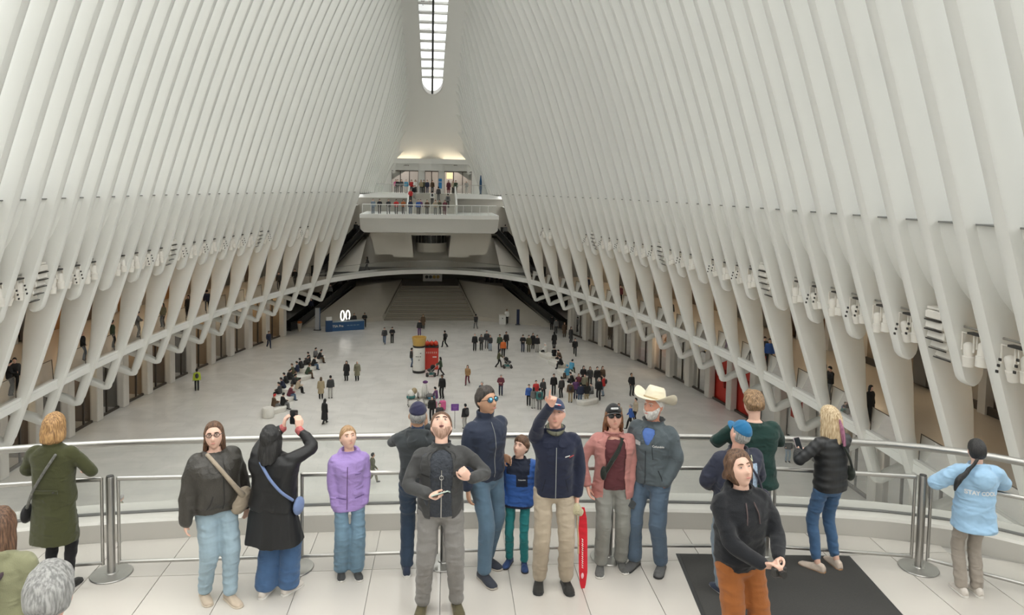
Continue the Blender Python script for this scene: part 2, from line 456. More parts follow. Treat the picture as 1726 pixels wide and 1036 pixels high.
gy = [rib_y(k) for k in np.arange(-13, 14.01, 0.5) if rib_y(k) > -18]
for side, s in (('left', -1), ('right', 1)):
    gal = empty('gallery_slab_' + side); gal.name = 'gallery_slab'
    tag(gal, 'upper shopping gallery slab with a white edge beam, %s' % ('along the ribs on the blue desk side' if s < 0 else 'along the ribs on the red hoarding side'), 'gallery', kind='structure')
    # edge beam with a shallow groove, one run
    secs = []
    for Y in gy + [82.0]:
        e = slab_edge(Y)
        P = [(e, 5.52), (e, 5.86), (e + 0.03, 5.87), (e + 0.03, 5.90), (e, 5.91), (e, 6.03), (e + 0.30, 6.03), (e + 0.45, 5.5)]
        secs.append([(s * x, Y, z) for x, z in P])
    fix_normals(MB().loft(secs).build('edge_beam', M_BEAM, gal, 40))
    V = []
    for Y in gy + [84.0]: V += [(s * (slab_edge(Y) + .25), Y, 6.0), (s * 34, Y, 6.0)]
    mk('walkway', V, [(2 * i, 2 * i + 1, 2 * i + 3, 2 * i + 2) for i in range(len(gy))], M_UPFLOOR, gal)
    V = []
    for Y in gy + [84.0]: V += [(s * (slab_edge(Y) + .40), Y, 5.52), (s * (slab_edge(Y) + 1.6), Y, 5.0), (s * (shop_x(Y) + .1), Y, 4.62)]
    mk('soffit', V, [(3 * i + j, 3 * i + j + 1, 3 * i + j + 4, 3 * i + j + 3) for i in range(len(gy)) for j in (0, 1)], M_SOFFIT, gal, 50)
    # glass balustrade: one panel in each bay between the long ribs
    for k in range(-7, 14):
        ya, yb = rib_y(k) + .35, rib_y(k + 1) - .35
        if ya < 8: continue
        xa, xb = slab_edge(ya) + .16, slab_edge(yb) + .16
        g = mk('balustrade_glass', [(s * xa, ya, 6.03), (s * xb, yb, 6.03), (s * (xb + .06), yb, 7.05), (s * (xa + .06), ya, 7.05)], [(0, 1, 2, 3)], M_GALGLASS, gal)
        MB().tube([(s * xa, ya, 6.03), (s * (xa + .06), ya, 7.06), (s * (xb + .06), yb, 7.06), (s * xb, yb, 6.03)], 0.022, 6).build('panel_edge', M_FRAME, gal, 60)
        # upper shops behind the walkway
    up = empty('gallery_shopfront'); tag(up, 'upper row of warm-lit shops behind the gallery walkway, %s' % ('blue desk side' if s < 0 else 'red hoarding side'), 'shopfront', kind='structure')
    rnd = random.Random(5 + s)
    for k in range(-7, 15):
        ya, yb = rib_y(k - .5), rib_y(k + .5)
        if ya < 8: continue
        xa, xb = shop_x(ya) + 3.4, shop_x(yb) + 3.4
        m_ = rnd.choice([M_WARM, M_CREAM, M_BROWN, M_CREAM, M_GREYSHOP, M_ORANGE, M_WARM])
        mk('wall_bay', [(s * xa, ya, 6), (s * xb, yb, 6), (s * xb, yb, 12.7), (s * xa, ya, 12.7)], [(0, 1, 2, 3)], m_, up)
        w = 0.5
        fix_normals(MB().cbox((s * (xa - .2), ya, 9.3), (0.5, 0.5, 6.7)).build('pier', M_PILLAR, up))
        fix_normals(MB().cbox((s * (xa - .12), (ya + yb) / 2, 6.2), (0.12, yb - ya - .5, 0.4)).build('plinth', M_FRAME, up))
        if rnd.random() < 0.75:
            zz = 8.6 + rnd.random() * 1.2
            fix_normals(MB().cbox((s * ((xa + xb) / 2 - .35), (ya + yb) / 2, zz), (0.12, 1.3 + rnd.random(), 0.16)).build('shop_lamp', M_LAMP, up))
        if rnd.random() < 0.6:
            fix_normals(MB().cbox((s * ((xa + xb) / 2 - .25), (ya + yb) / 2 - .4, 7.4), (0.2, 1.1, 2.6)).build('display_panel', rnd.choice([M_BROWN, M_GREYSHOP, M_WSIGN, M_ORANGE]), up))
    # lower shop fronts, one bay between two pillars
    lo = empty('shopfront'); tag(lo, 'ground level row of glazed shops between cream pillars, %s' % ('blue desk side' if s < 0 else 'red hoarding side'), 'shopfront', kind='structure')
    for k in range(-7, 15):
        ya, yb = rib_y(k - .5), rib_y(k + .5)
        if ya < 8: continue
        xa, xb = shop_x(ya), shop_x(yb)
        ang = math.atan2(yb - ya, s * (xb - xa)) - PI / 2
        L = math.hypot(yb - ya, xb - xa)
        bay = empty('shop_bay', (s * (xa + xb) / 2, (ya + yb) / 2, 0), ang, lo)
        o = s                                   # outward local x
        if k < 14 or True:
            fix_normals(MB().cbox((-o * .05, -L / 2, 2.45), (0.55, 0.72, 4.9), bevel=.05).build('pillar', M_PILLAR, bay, 40))
        if k == 14: continue
        a, b = -L / 2 + .42, L / 2 - .42
        style = rnd.choice(['grey', 'dark', 'cream', 'warm', 'grey'])
        if s > 0:
            style = {14: 'grey', 13: 'grey', 12: 'dark', 11: 'warm', 10: 'cream', 9: 'coral', 8: 'orange', 7: 'grey', 6: 'sign', 5: 'red', 4: 'red', 3: 'white', 2: 'redsign', 1: 'white'}.get(k, style)
        else:
            style = {13: 'warm', 12: 'warm', 11: 'cream', 10: 'cream', 9: 'warm', 8: 'grey', 7: 'dark', 6: 'warm', 5: 'grey', 4: 'dark', 3: 'grey', 2: 'dark', 1: 'grey'}.get(k, style)
        back = {'grey': M_GREYSHOP, 'dark': M_BROWN, 'cream': M_CREAM, 'warm': M_WARM, 'coral': M_CREAM, 'orange': M_ORANGE, 'sign': M_GREYSHOP, 'red': M_RED, 'white': M_WSIGN, 'redsign': M_WSIGN}[style]
        dep = 0.35 if style in ('red', 'white', 'redsign') else 3.2
        mb = MB(); mb.box(o * dep, a - .3, 0, o * (dep + .15), b + .3, 4.8); fix_normals(mb.build('shop_wall', back, bay))
        if dep > 1:
            mb = MB(); mb.box(0, a - .32, 0, o * dep, a - .22, 4.8); mb.box(0, b + .22, 0, o * dep, b + .32, 4.8); fix_normals(mb.build('side_wall', back, bay))
            mb = MB(); mb.box(0, a - .3, 4.5, o * dep, b + .3, 4.6); fix_normals(mb.build('shop_ceiling', M_SOFFIT, bay))
        mb = MB(); mb.box(o * .02, a, 4.3, o * .3, b, 4.75); fix_normals(mb.build('lintel', M_SOFFIT, bay))
        mb = MB(); mb.box(o * .0, a, 0, o * .14, b, 0.16); fix_normals(mb.build('base_frame', M_FRAME, bay))
        if style not in ('red', 'white', 'redsign'):
            mk('shop_pane', [(o * .08, a, .16), (o * .08, b, .16), (o * .08, b, 4.3), (o * .08, a, 4.3)], [(0, 1, 2, 3)], M_SHOPGLASS, bay)
            mid = a + (b - a) * (0.4 if (k % 2) else .62)
            mb = MB(); mb.box(o * .02, mid - .05, .16, o * .14, mid + .05, 4.3); fix_normals(mb.build('mullion', M_FRAME, bay))
            fix_normals(MB().cbox((o * 1.2, (a + b) / 2, 4.4), (0.5, 1.2, 0.06)).build('ceiling_lamp', M_LAMP if style in ('warm', 'orange', 'coral', 'dark') else M_LAMPW, bay))
            # display: plinths, a garment rail or shelves
            if (k + (s > 0)) % 2:
                for j, zz in enumerate((0.9, 1.7, 2.5)):
                    mb = MB(); mb.box(o * (dep - .5), a + .2, zz, o * (dep - .02), b - .2, zz + .06); fix_normals(mb.build('shelf', M_FRAME if style != 'dark' else M_CREAM, bay))
            else:
                fix_normals(MB().cbox((o * 1.3, a + .7, .55), (.7, .8, 1.1)).build('display_plinth', M_WSIGN if style != 'cream' else M_BROWN, bay))
                fix_normals(MB().lathe([(.05, 1.1), (.14, 1.2), (.2, 1.6), (.17, 2.0), (.2, 2.35), (.06, 2.5), (.1, 2.62), (.07, 2.8)], (o * 1.3, a + .7, 0), 10).build('display_bust', M_DARK if k % 4 else M_CREAM, bay, 60))
            if style == 'orange':
                fix_normals(MB().cbox((o * .9, (a + b) / 2 + .3, .6), (.5, 1.6, 1.2)).build('counter', M_ORANGE, bay))
                fix_normals(MB().cbox((o * 2.4, (a + b) / 2, 2.9), (.1, 1.8, .7)).build('lit_menu', M_LAMP, bay))
            if style == 'coral':
                fix_normals(MB().cbox((o * .45, (a + b) / 2, .65), (.5, b - a, 1.2)).build('counter', M_CORAL, bay))
        if style == 'redsign':
            fix_normals(MB().cbox((o * .3, (a + b) / 2, 2.9), (.08, 2.0, 2.2), bevel=.03).build('sign_board', mat('dark_red_sign', (0.36, 0.05, 0.035), .5), bay))
            for j, (w_, zz) in enumerate(((1.3, 3.7), (1.6, 3.2), (0.9, 2.7), (1.1, 2.45))):
                fix_normals(MB().cbox((o * .25, (a + b) / 2, zz), (.02, w_, .05)).build('sign_line', M_WSIGN, bay))
        if style == 'red':
            mb = MB(); mb.box(o * .25, (a + b) / 2 - .12, 1.2, o * .34, (a + b) / 2 + .12, 2.6); fix_normals(mb.build('door_slot', mat('red_door_slot', (.28, .03, .02), .6), bay))
            if k == 5: fix_normals(MB().cbox((o * .2, b - .15, 3.0), (.04, .36, 1.3)).build('paper_notice', M_WSIGN, bay))
        if style == 'sign':
            fix_normals(MB().cbox((-o * .02, (a + b) / 2, 3.75), (.12, 2.1, .75)).build('sign_board', M_DARK, bay))

# ------------------------------------------------------------ outer shell, keeps daylight out of the lower storeys
shell = empty('wall_outer'); tag(shell, 'plain outer wall behind the shops', 'wall', kind='structure')
for s in (-1, 1):
    mk('wall_sheet', [(s * 34, -22, -.1), (s * 34, 110, -.1), (s * 34, 110, 12.8), (s * 34, -22, 12.8)], [(0, 1, 2, 3)], M_STONE, shell)
for s in (-1, 1):
    mk('end_roof', [(s * 9, 81.6, 13.9), (s * 34, 81.6, 12.74), (s * 34, 110, 12.74), (s * 9, 110, 13.9)], [(0, 1, 2, 3)], M_WHITE, shell)
    mk('end_wall', [(s * 12.5, 92.0, 3), (s * 34, 92.0, 3), (s * 34, 92.0, 13.9), (s * 12.5, 92.0, 13.9)], [(0, 1, 2, 3)], M_STONE, shell)
back = empty('wall_back'); tag(back, 'white end wall behind the stairs', 'wall', kind='structure')
mk('wall_sheet', [(-34, -18.5, 0), (34, -18.5, 0), (34, -18.5, 12.8), (16, -18.5, 15.6), (9, -18.5, 25), (0, -18.5, 28), (-9, -18.5, 25), (-16, -18.5, 15.6), (-34, -18.5, 12.8)], [tuple(range(9))], M_WHITE, back)

# ------------------------------------------------------------ the street outside: pavement, and unseen towers added to block low sky light
def strip_ring(z, inn, out):
    (a, b, c, d), (A, B, C, D) = inn, out
    V = [(a, b, z), (c, b, z), (c, d, z), (a, d, z), (A, B, z), (C, B, z), (C, D, z), (A, D, z)]
    return V, [(0, 1, 5, 4), (1, 2, 6, 5), (2, 3, 7, 6), (3, 0, 4, 7)]
pav = mk('ground_street', *strip_ring(12.9, (-30, -22, 30, 110), (-300, -300, 300, 400)), mat('street_paving', (.30, .295, .285), .8))
tag(pav, 'grey street paving outside the hall', 'street', kind='structure')
tw = [(-80, -42, 44, 46, 100), (-84, 48, 40, 62, 205), (-88, 122, 40, 60, 150), (84, 46, 40, 60, 180), (90, 120, 40, 60, 220), (60, 205, 60, 40, 160), (-60, 210, 50, 40, 190)]
for x, y, w, d, h in tw:
    t = empty('sky_block_tower', (x, y, 12.9)); tag(t, 'unseen glass tower added outside the hall to block low sky light', 'tower', 'towers added to block sky light', kind='structure')
    fix_normals(MB().cbox((0, 0, h / 2), (w, d, h)).build('tower_body', mat('tower_glass', (.20, .22, .25), .25, var=.1, scale=.2), t))
    for zz in range(12, int(h), 12): fix_normals(MB().cbox((0, 0, zz), (w + .6, d + .6, 1.6)).build('tower_band', mat('tower_band', (.42, .43, .44), .5), t))
# ------------------------------------------------------------ far end: stairs, bridge, balcony, street-level landing
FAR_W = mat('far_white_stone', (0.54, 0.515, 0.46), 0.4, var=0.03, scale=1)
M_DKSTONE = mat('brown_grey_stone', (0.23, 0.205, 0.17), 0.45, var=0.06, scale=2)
M_ESC = mat('escalator_black', (0.03, 0.03, 0.03), 0.3)
M_BLUE = mat('desk_blue', (0.02, 0.085, 0.22), 0.4)

far = empty('wall_far'); tag(far, 'far end wall of the hall with entrance doors', 'wall', kind='structure')
# lower back wall, behind the stair head
def quad(name, pts, m_, parent): return mk(name, pts, [tuple(range(len(pts)))], m_, parent)
quad('wall_sheet', [(-34, 103, 0), (34, 103, 0), (34, 103, 15.45), (-34, 103, 15.45)], M_GREYSHOP, far)
# street-level end wall with three door openings (built of blocks round the openings)
zd = 18.45
def fx(px, Y): return at_y(px, 300, Y)[0]
YD = 99.6
L0, L1, C0, C1, R0, R1 = fx(660, YD), fx(705, YD), fx(716, YD), fx(739, YD), fx(749, YD), fx(795, YD)
for a, b in ((-12, L0), (L1, C0), (C1, R0), (R1, 12)):
    mb = MB(); mb.box(a, YD, 15.45, b, YD + .5, zd); fix_normals(mb.build('wall_block', M_WHITE, far))
mb = MB(); mb.box(-12, YD, zd, 12, YD + .5, 20.2); fix_normals(mb.build('door_header', M_WHITE, far))
mb = MB(); mb.box(-12, YD + .5, 20.1, 12, YD + 4.5, 20.3); fix_normals(mb.build('lobby_ceiling', M_WHITE, far))
mb = MB(); mb.box(-12, YD + 4.4, 15.4, 12, YD + 4.5, 20.2); fix_normals(mb.build('lobby_wall', mat('lobby_wall', (.60, .55, .53), .6), far))
# round drum over the middle door
fix_normals(MB().lathe([(2.0, 18.45), (2.0, 19.5), (1.9, 19.6), (1.9, 20.0)], (fx(727, YD), YD + .9, 0), 32).build('door_drum', M_WHITE, far, 40))
for i, (a, b) in enumerate(((L0, L1), (C0, C1), (R0, R1))):
    d = empty('door_%d' % (i + 1)); tag(d, ['wide bronze framed doorway with bright lobby', 'narrow grey glazed doorway under a round drum', 'wide bronze framed doorway with yellow lamp'][i], 'door', kind='structure')
    mb = MB(); mb.box(a, YD - .05, zd - .14, b, YD + .1, zd); fix_normals(mb.build('door_head', M_FRAME, d))
    nb = 3 if i != 1 else 2
    for j in range(nb + 1):
        x = a + (b - a) * j / nb
        mb = MB(); mb.box(x - .06, YD + .02, 15.45, x + .06, YD + .12, zd - .1); fix_normals(mb.build('door_jamb', M_FRAME, d))
    for j in range(nb):
        x0, x1 = a + (b - a) * j / nb + .08, a + (b - a) * (j + 1) / nb - .08
        quad('door_pane', [(x0, YD + .07, 15.5), (x1, YD + .07, 15.5), (x1, YD + .07, zd - .12), (x0, YD + .07, zd - .12)], M_SHOPGLASS, d)
    if i != 1:
        fix_normals(MB().cbox(((a + b) / 2 - .8, YD + 2.2, 19.6), (2.2, 1.0, .08)).build('lobby_lamp', mat('lobby_lamp', (1, .95, .9), .5, emit=7.0), d))
    if i == 2: fix_normals(MB().cbox((a + .75, YD + 1.5, 17.85), (.8, .1, .8)).build('yellow_lamp', mat('yellow_lamp', (1, .66, .28), .5, emit=2.0), d))
for px in (683, 771):
    p = at_y(px, 278.5, YD)
    for j in range(5): fix_normals(MB().cbox((p[0] - .42 + j * .21, YD - .01, p[2]), (.15, .03, .10)).build('sign_letter', M_FRAME, far))

mb = MB(); mb.box(-5.0, 98.2, 19.35, 5.0, 98.4, 20.0); fix_normals(mb.build('cove_ledge', M_WHITE, far))
mb = MB(); mb.box(-5.0, 98.4, 19.35, 5.0, 99.7, 19.45); fix_normals(mb.build('cove_shelf', M_WHITE, far))
mb = MB(); mb.box(-4.4, 98.55, 19.5, 4.4, 98.75, 19.6); fix_normals(mb.build('cove_lamp', mat('cove_lamp', (1, .86, .66), .5, emit=5.0), far))
# landing at street level, two wings and the flight of steps between them
land = empty('floor_landing'); tag(land, 'street-level landing slab with two wings at the far end', 'floor', kind='structure')
YU = 92.0
XS0, XS1 = at_y(689, 325, YU)[0], at_y(768, 325, YU)[0]
for a, b in ((-12.5, XS0), (XS1, 12.5)):
    mb = MB(); mb.box(a, YU, Z_UP - .6, b, YD + 4.5, Z_UP); fix_normals(mb.build('landing_wing', M_BEAM, land))
mb = MB(); mb.box(XS0, YU + 2, Z_UP - .4, XS1, YD + 4.5, Z_UP); fix_normals(mb.build('landing_middle', M_BEAM, land))
Z_B2, YB2 = 13.1, 84.0
mb = MB(); n = 14
for i in range(n):
    mb.box(XS0, 87.6 + i * .46, Z_B2, XS1, YU + 2.1, Z_B2 + (i + 1) * (Z_UP - Z_B2) / n)
fix_normals(mb.build('step_flight', FAR_W, land))
for x in (XS0, XS1):
    mb = MB(); mb.prism([(87.2, Z_B2), (94.1, Z_UP - .1), (94.1, Z_UP + .95), (93.6, Z_UP + .95), (87.2, Z_B2 + 1.05)], 0, x - .09, x + .09)
    fix_normals(mb.build('stair_parapet', M_BEAM, land))
for a, b, tint in ((-11.5, XS0 - .2, 0), (XS1 + .2, 11.5, 0)):
    n = 4
    for j in range(n):
        x0, x1 = a + (b - a) * j / n + .04, a + (b - a) * (j + 1) / n - .04
        quad('balustrade_glass', [(x0, YU + .12, Z_UP), (x1, YU + .12, Z_UP), (x1, YU + .12, Z_UP + 1.1), (x0, YU + .12, Z_UP + 1.1)], M_RAILGLASS, land)
        MB().tube([(x0 - .04, YU + .12, Z_UP), (x0 - .04, YU + .12, Z_UP + 1.12)], .03, 6).build('post', M_STEEL, land, 60)
    MB().tube([(a, YU + .12, Z_UP + 1.12), (b, YU + .12, Z_UP + 1.12)], .035, 6).build('handrail', M_STEEL, land, 60)

# cantilevered balcony
balf = empty('floor_balcony_far'); tag(balf, 'white cantilevered balcony hanging at the far end of the hall', 'balcony', kind='structure')
xa, xb = at_y(606, 363, YB2)[0], at_y(841, 364, YB2)[0]
P = [(YB2, Z_B2), (YB2, Z_B2 - .45), (YB2 + .25, Z_B2 - .6), (YB2 + 1.3, 11.0), (YB2 + 1.9, 10.9), (YU + 2, 10.9), (YU + 2, Z_B2)]
secs = []
for x, t in ((xa, 1), (xa + .35, 0), (xb - .35, 0), (xb, 1)):
    secs.append([(x, y, z if not (t and z < 12) else z + .3) for y, z in P])
fix_normals(MB().loft(secs).build('slab', M_BEAM, balf, 30))
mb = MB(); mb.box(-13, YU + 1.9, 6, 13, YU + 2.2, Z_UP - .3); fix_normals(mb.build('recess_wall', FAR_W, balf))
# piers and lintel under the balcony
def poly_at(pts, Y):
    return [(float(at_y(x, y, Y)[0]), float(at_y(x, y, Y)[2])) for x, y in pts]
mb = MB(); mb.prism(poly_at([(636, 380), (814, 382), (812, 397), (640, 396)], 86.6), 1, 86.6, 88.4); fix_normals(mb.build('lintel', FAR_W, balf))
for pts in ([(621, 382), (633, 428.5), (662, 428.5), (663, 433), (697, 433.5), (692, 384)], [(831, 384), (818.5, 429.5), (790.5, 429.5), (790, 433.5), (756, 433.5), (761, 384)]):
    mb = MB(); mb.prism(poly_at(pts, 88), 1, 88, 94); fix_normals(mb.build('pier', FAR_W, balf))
cx = float(at_y(727, 410, 91)[0])
za, zm, zt = at_y(727, 426, 91)[2], at_y(727, 409, 91)[2], at_y(727, 392, 91)[2]
fix_normals(MB().lathe([(1.6, za), (1.95, za + .15), (1.95, zm)], (cx, 92, 0), 28).build('bay_drum', FAR_W, balf, 40))
fix_normals(MB().lathe([(1.85, zm), (1.85, zt)], (cx, 92, 0), 28).build('bay_window', M_ESC, balf, 40))
for j in range(9):
    t = PI + PI * (j + .5) / 9
    MB().tube([(cx + 1.88 * math.cos(t), 92 + 1.88 * math.sin(t), zm), (cx + 1.88 * math.cos(t), 92 + 1.88 * math.sin(t), zt)], .04, 6).build('bay_mullion', M_STEEL, balf)
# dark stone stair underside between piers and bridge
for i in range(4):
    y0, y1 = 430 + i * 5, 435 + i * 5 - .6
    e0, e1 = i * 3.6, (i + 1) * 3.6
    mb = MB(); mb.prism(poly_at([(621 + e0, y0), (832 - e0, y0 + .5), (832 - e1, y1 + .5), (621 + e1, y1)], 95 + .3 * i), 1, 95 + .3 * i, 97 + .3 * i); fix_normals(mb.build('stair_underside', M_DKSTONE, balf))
# balustrade of the balcony
n = 16
for j in range(n):
    x0, x1 = xa + .3 + (xb - xa - .6) * j / n + .04, xa + .3 + (xb - xa - .6) * (j + 1) / n - .04
    quad('balustrade_glass', [(x0, YB2 + .15, Z_B2), (x1, YB2 + .15, Z_B2), (x1, YB2 + .15, Z_B2 + 1.08), (x0, YB2 + .15, Z_B2 + 1.08)], M_RAILGLASS, balf)
    MB().tube([(x0 - .04, YB2 + .15, Z_B2), (x0 - .04, YB2 + .15, Z_B2 + 1.1)], .035, 6).build('post', M_BEAM, balf, 60)
MB().tube([(xa + .3, YB2 + .15, Z_B2 + 1.12), (xb - .3, YB2 + .15, Z_B2 + 1.12)], .05, 6).build('handrail', M_BEAM, balf, 60)

# bridge: the gallery swings round the end of the hall
br = empty('gallery_bridge'); tag(br, 'curved white bridge of the gallery crossing in front of the far stairs', 'bridge', kind='structure')
xe = slab_edge(82.0)
def arc(t): return xe * math.sin(t * PI / 2), 82.0 + 8.8 * (1 - abs(math.sin(t * PI / 2)) ** 2.2)
ts = np.linspace(-1, 1, 41)
secs = []
for t in ts:
    x, y = arc(t)
    secs.append([(x, y, 5.52), (x, y, 6.03), (x, y + .4, 6.03), (x * .99, y + 3.2, 6.0), (x * .99, y + 3.2, 5.5)])
fix_normals(MB().loft(secs).build('deck', M_BEAM, br, 40))
for i in range(0, 40, 4):
    (x0, y0), (x1, y1), (x2, y2) = arc(ts[i]), arc(ts[i + 2]), arc(ts[i + 4])
    mk('balustrade_glass', [(x0, y0 + .15, 6.03), (x1, y1 + .15, 6.03), (x2, y2 + .15, 6.03), (x0, y0 + .15, 7.1), (x1, y1 + .15, 7.1), (x2, y2 + .15, 7.1)], [(0, 1, 4, 3), (1, 2, 5, 4)], M_RAILGLASS, br)
MB().tube([(arc(t)[0], arc(t)[1] + .15, 7.12) for t in ts], .03, 6).build('handrail', M_STEEL, br, 60)

# great stairs under the bridge and the sloping stone wedges beside them
st = empty('great_stairs'); tag(st, 'broad stone stairs under the bridge, narrowing as they rise', 'stairs', kind='structure')
Y0, Y1, ZT, W0, W1 = 88.9, 96.6, 3.25, 5.55, 3.7
n = 18
for i in range(n):
    ya = Y0 + (Y1 - Y0) * i / n; z = ZT * (i + 1) / n; w = W0 + (W1 - W0) * i / n
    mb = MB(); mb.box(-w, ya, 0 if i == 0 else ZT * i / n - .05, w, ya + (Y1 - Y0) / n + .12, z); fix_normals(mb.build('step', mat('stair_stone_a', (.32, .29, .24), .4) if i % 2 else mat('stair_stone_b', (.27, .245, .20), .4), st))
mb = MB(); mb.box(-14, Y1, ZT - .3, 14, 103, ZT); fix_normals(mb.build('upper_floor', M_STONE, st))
for s in (-1, 1):
    A, D = (s * W0, Y0, 0), (s * W1, Y1, ZT)
    Cc, B = (s * 9.6, 92.6, 3.35), (s * 14.6, 84.2, 0)
    Dm = (s * (W1 + .15), Y1, ZT + .75); Cm = (s * 9.4, 93.0, 3.55); Am = (s * (W0 + .2), Y0, .55)
    V = [A, B, Cc, Dm, Am, D, (s * 12, 97, 3.3), (s * 9.6, 97, 3.3)]
    V += []
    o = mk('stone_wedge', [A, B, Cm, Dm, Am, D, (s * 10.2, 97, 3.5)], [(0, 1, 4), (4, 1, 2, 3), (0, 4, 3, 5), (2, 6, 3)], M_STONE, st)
    fix_normals(o)
    MB().tube([(s * (W0 - .12), Y0 - .1, .9), (s * (W1 - .12), Y1, ZT + .95)], .05, 6).build('handrail', M_FRAME, st, 60)
sg = empty('platform_sign', (0, 0, 0)); tag(sg, 'white hanging sign with dark and yellow discs above the great stairs', 'sign')
p0, p1 = at_y(713, 462, 98.5), at_y(745, 474, 98.5)
mb = MB(); mb.box(p0[0], 98.5, p1[2], p1[0], 98.65, p0[2]); fix_normals(mb.build('board', M_WSIGN, sg))
for j, c_ in enumerate((M_DARK, M_DARK, mat('ochre_disc', (.45, .3, .06), .5), mat('ochre_disc', (.45, .3, .06), .5))):
    q = at_y(719.3 + j * 6.3, 466.5, 98.47)
    fix_normals(MB().tube([(q[0], 98.44, q[2]), (q[0], 98.52, q[2])], .22, 14).build('disc', c_, sg, 40))
for j in (0, 1):
    x = p0[0] + .3 + j * (p1[0] - p0[0] - .6); MB().tube([(x, 98.6, p0[2]), (x, 98.6, 5.6)], .03, 6).build('hanger', M_DARK, sg)

# escalators
def escalator(name, label, A, B, width, rise_rail=1.0):
    """A bottom centre, B top centre"""
    e = empty(name, A); tag(e, label, 'escalator', 'escalators at the far end')
    A, B = Vector(A), Vector(B); d = B - A; h = Vector((d.x, d.y, 0)).normalized(); w = Vector((-h.y, h.x, 0))
    def strip(off, half, z0, z1, nm, m_):
        P = []
        for c in (A - h * 1.2, A, B, B + h * 1.2):
            cc = c - A
            P.append([tuple(cc + w * (off - half) + Vector((0, 0, z0))), tuple(cc + w * (off + half) + Vector((0, 0, z0))), tuple(cc + w * (off + half) + Vector((0, 0, z1))), tuple(cc + w * (off - half) + Vector((0, 0, z1)))])
        return fix_normals(MB().loft(P).build(nm, m_, e))
    strip(0, width / 2, -.45, .04, 'truss', M_ESC)
    for sgn in (-1, 1):
        strip(sgn * width / 2, .03, 0, .85, 'balustrade', M_ESC)
        strip(sgn * width / 2, .05, .85, .95, 'handrail', mat('handrail_rubber', (.05, .05, .05), .25))
        strip(sgn * (width / 2 + .1), .06, -.1, .1, 'skirt', M_STEEL)
    n = 14
    for i in range(n):
        c = A + d * ((i + .5) / n) - A
        mb = MB(); mb.cbox((c.x, c.y, c.z + .08), (width * .8, .32, .14), math.atan2(h.y, h.x) - PI / 2); fix_normals(mb.build('tread', mat('tread_steel', (.2, .2, .2), .4, metal=.8), e))
    return e
for s in (-1, 1):
    nm = 'beside the blue desk' if s < 0 else 'beside the white lectern'
    escalator('escalator', 'black lower escalator climbing along the stone wedge ' + nm, (s * 15.4, 84.0, 0.02), (s * 10.6, 93.4, 3.5), 1.3)
    escalator('escalator', 'black upper escalator climbing from the bridge to the balcony, ' + ('blue desk side' if s < 0 else 'white lectern side'), (s * 12.6, 86.5, 6.05), (s * 8.9, 93.0, 10.3), 1.1)
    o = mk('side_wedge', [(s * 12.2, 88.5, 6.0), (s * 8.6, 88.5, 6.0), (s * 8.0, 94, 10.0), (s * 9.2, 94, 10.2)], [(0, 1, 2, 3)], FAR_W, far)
# ------------------------------------------------------------ the balcony we look across
ZB = 12.65
balc = empty('floor_balcony'); tag(balc, 'near balcony floor of polished pale marble tiles', 'floor', kind='structure')
RAIL = [(-14, 0.5), (-11.5, 3.6), (-8.5, 6.2), (-6.2, 7.3), (-4.3, 7.78), (-2.95, 7.93), (-1.23, 7.96), (0.5, 7.92), (2.0, 7.82), (3.15, 7.70), (4.06, 7.57), (4.93, 7.38), (5.39, 7.22), (5.8, 7.0), (6.15, 6.72), (6.75, 6.0), (7.4, 4.9), (8.0, 3.2), (8.4, 0.5)]
def spline(P, n):
    P = np.array(P, float); t = np.concatenate([[0], np.cumsum(np.hypot(*np.diff(P, axis=0).T))])
    out = []
    for u in np.linspace(0, t[-1], n):
        i = min(max(np.searchsorted(t, u) - 1, 0), len(P) - 2); h = t[i + 1] - t[i]; a = (u - t[i]) / h
        def tan(j):
            j0, j1 = max(j - 1, 0), min(j + 1, len(P) - 1); return (P[j1] - P[j0]) / (t[j1] - t[j0])
        h00, h10, h01, h11 = 2*a**3-3*a**2+1, a**3-2*a**2+a, -2*a**3+3*a**2, a**3-a**2
        out.append(h00 * P[i] + h10 * h * tan(i) + h01 * P[i + 1] + h11 * h * tan(i + 1))
    return np.array(out)
RC = spline(RAIL, 90)
def offset(curve, d):
    T = np.gradient(curve, axis=0); T /= np.linalg.norm(T, axis=1)[:, None]
    return curve + np.stack([-T[:, 1], T[:, 0]], 1) * d
inner, gl_, outr = offset(RC, -0.02), offset(RC, .17), offset(RC, .45)
# slab and curb
poly = [tuple(p) for p in inner]
V = [(x, y, ZB - .012) for x, y in poly]
mk('slab_top', V, [tuple(range(len(V)))], M_JOINT, balc)
secs = []
for a, b in zip(inner, outr):
    secs.append([(a[0], a[1], ZB - .1), (a[0], a[1], ZB + .19), (a[0] + (b[0] - a[0]) * .06, a[1] + (b[1] - a[1]) * .06, ZB + .215), (b[0], b[1], ZB + .215), (b[0], b[1], ZB - .7), (a[0], a[1], ZB - .7)])
fix_normals(MB().loft(secs).build('curb', mat('curb_marble', (.57, .545, .505), .2, var=.04, scale=1.5), balc, 35))
V = [(x, y, ZB - .7) for x, y in poly]; mk('slab_underside', V, [tuple(range(len(V) - 1, -1, -1))], M_WHITE, balc)
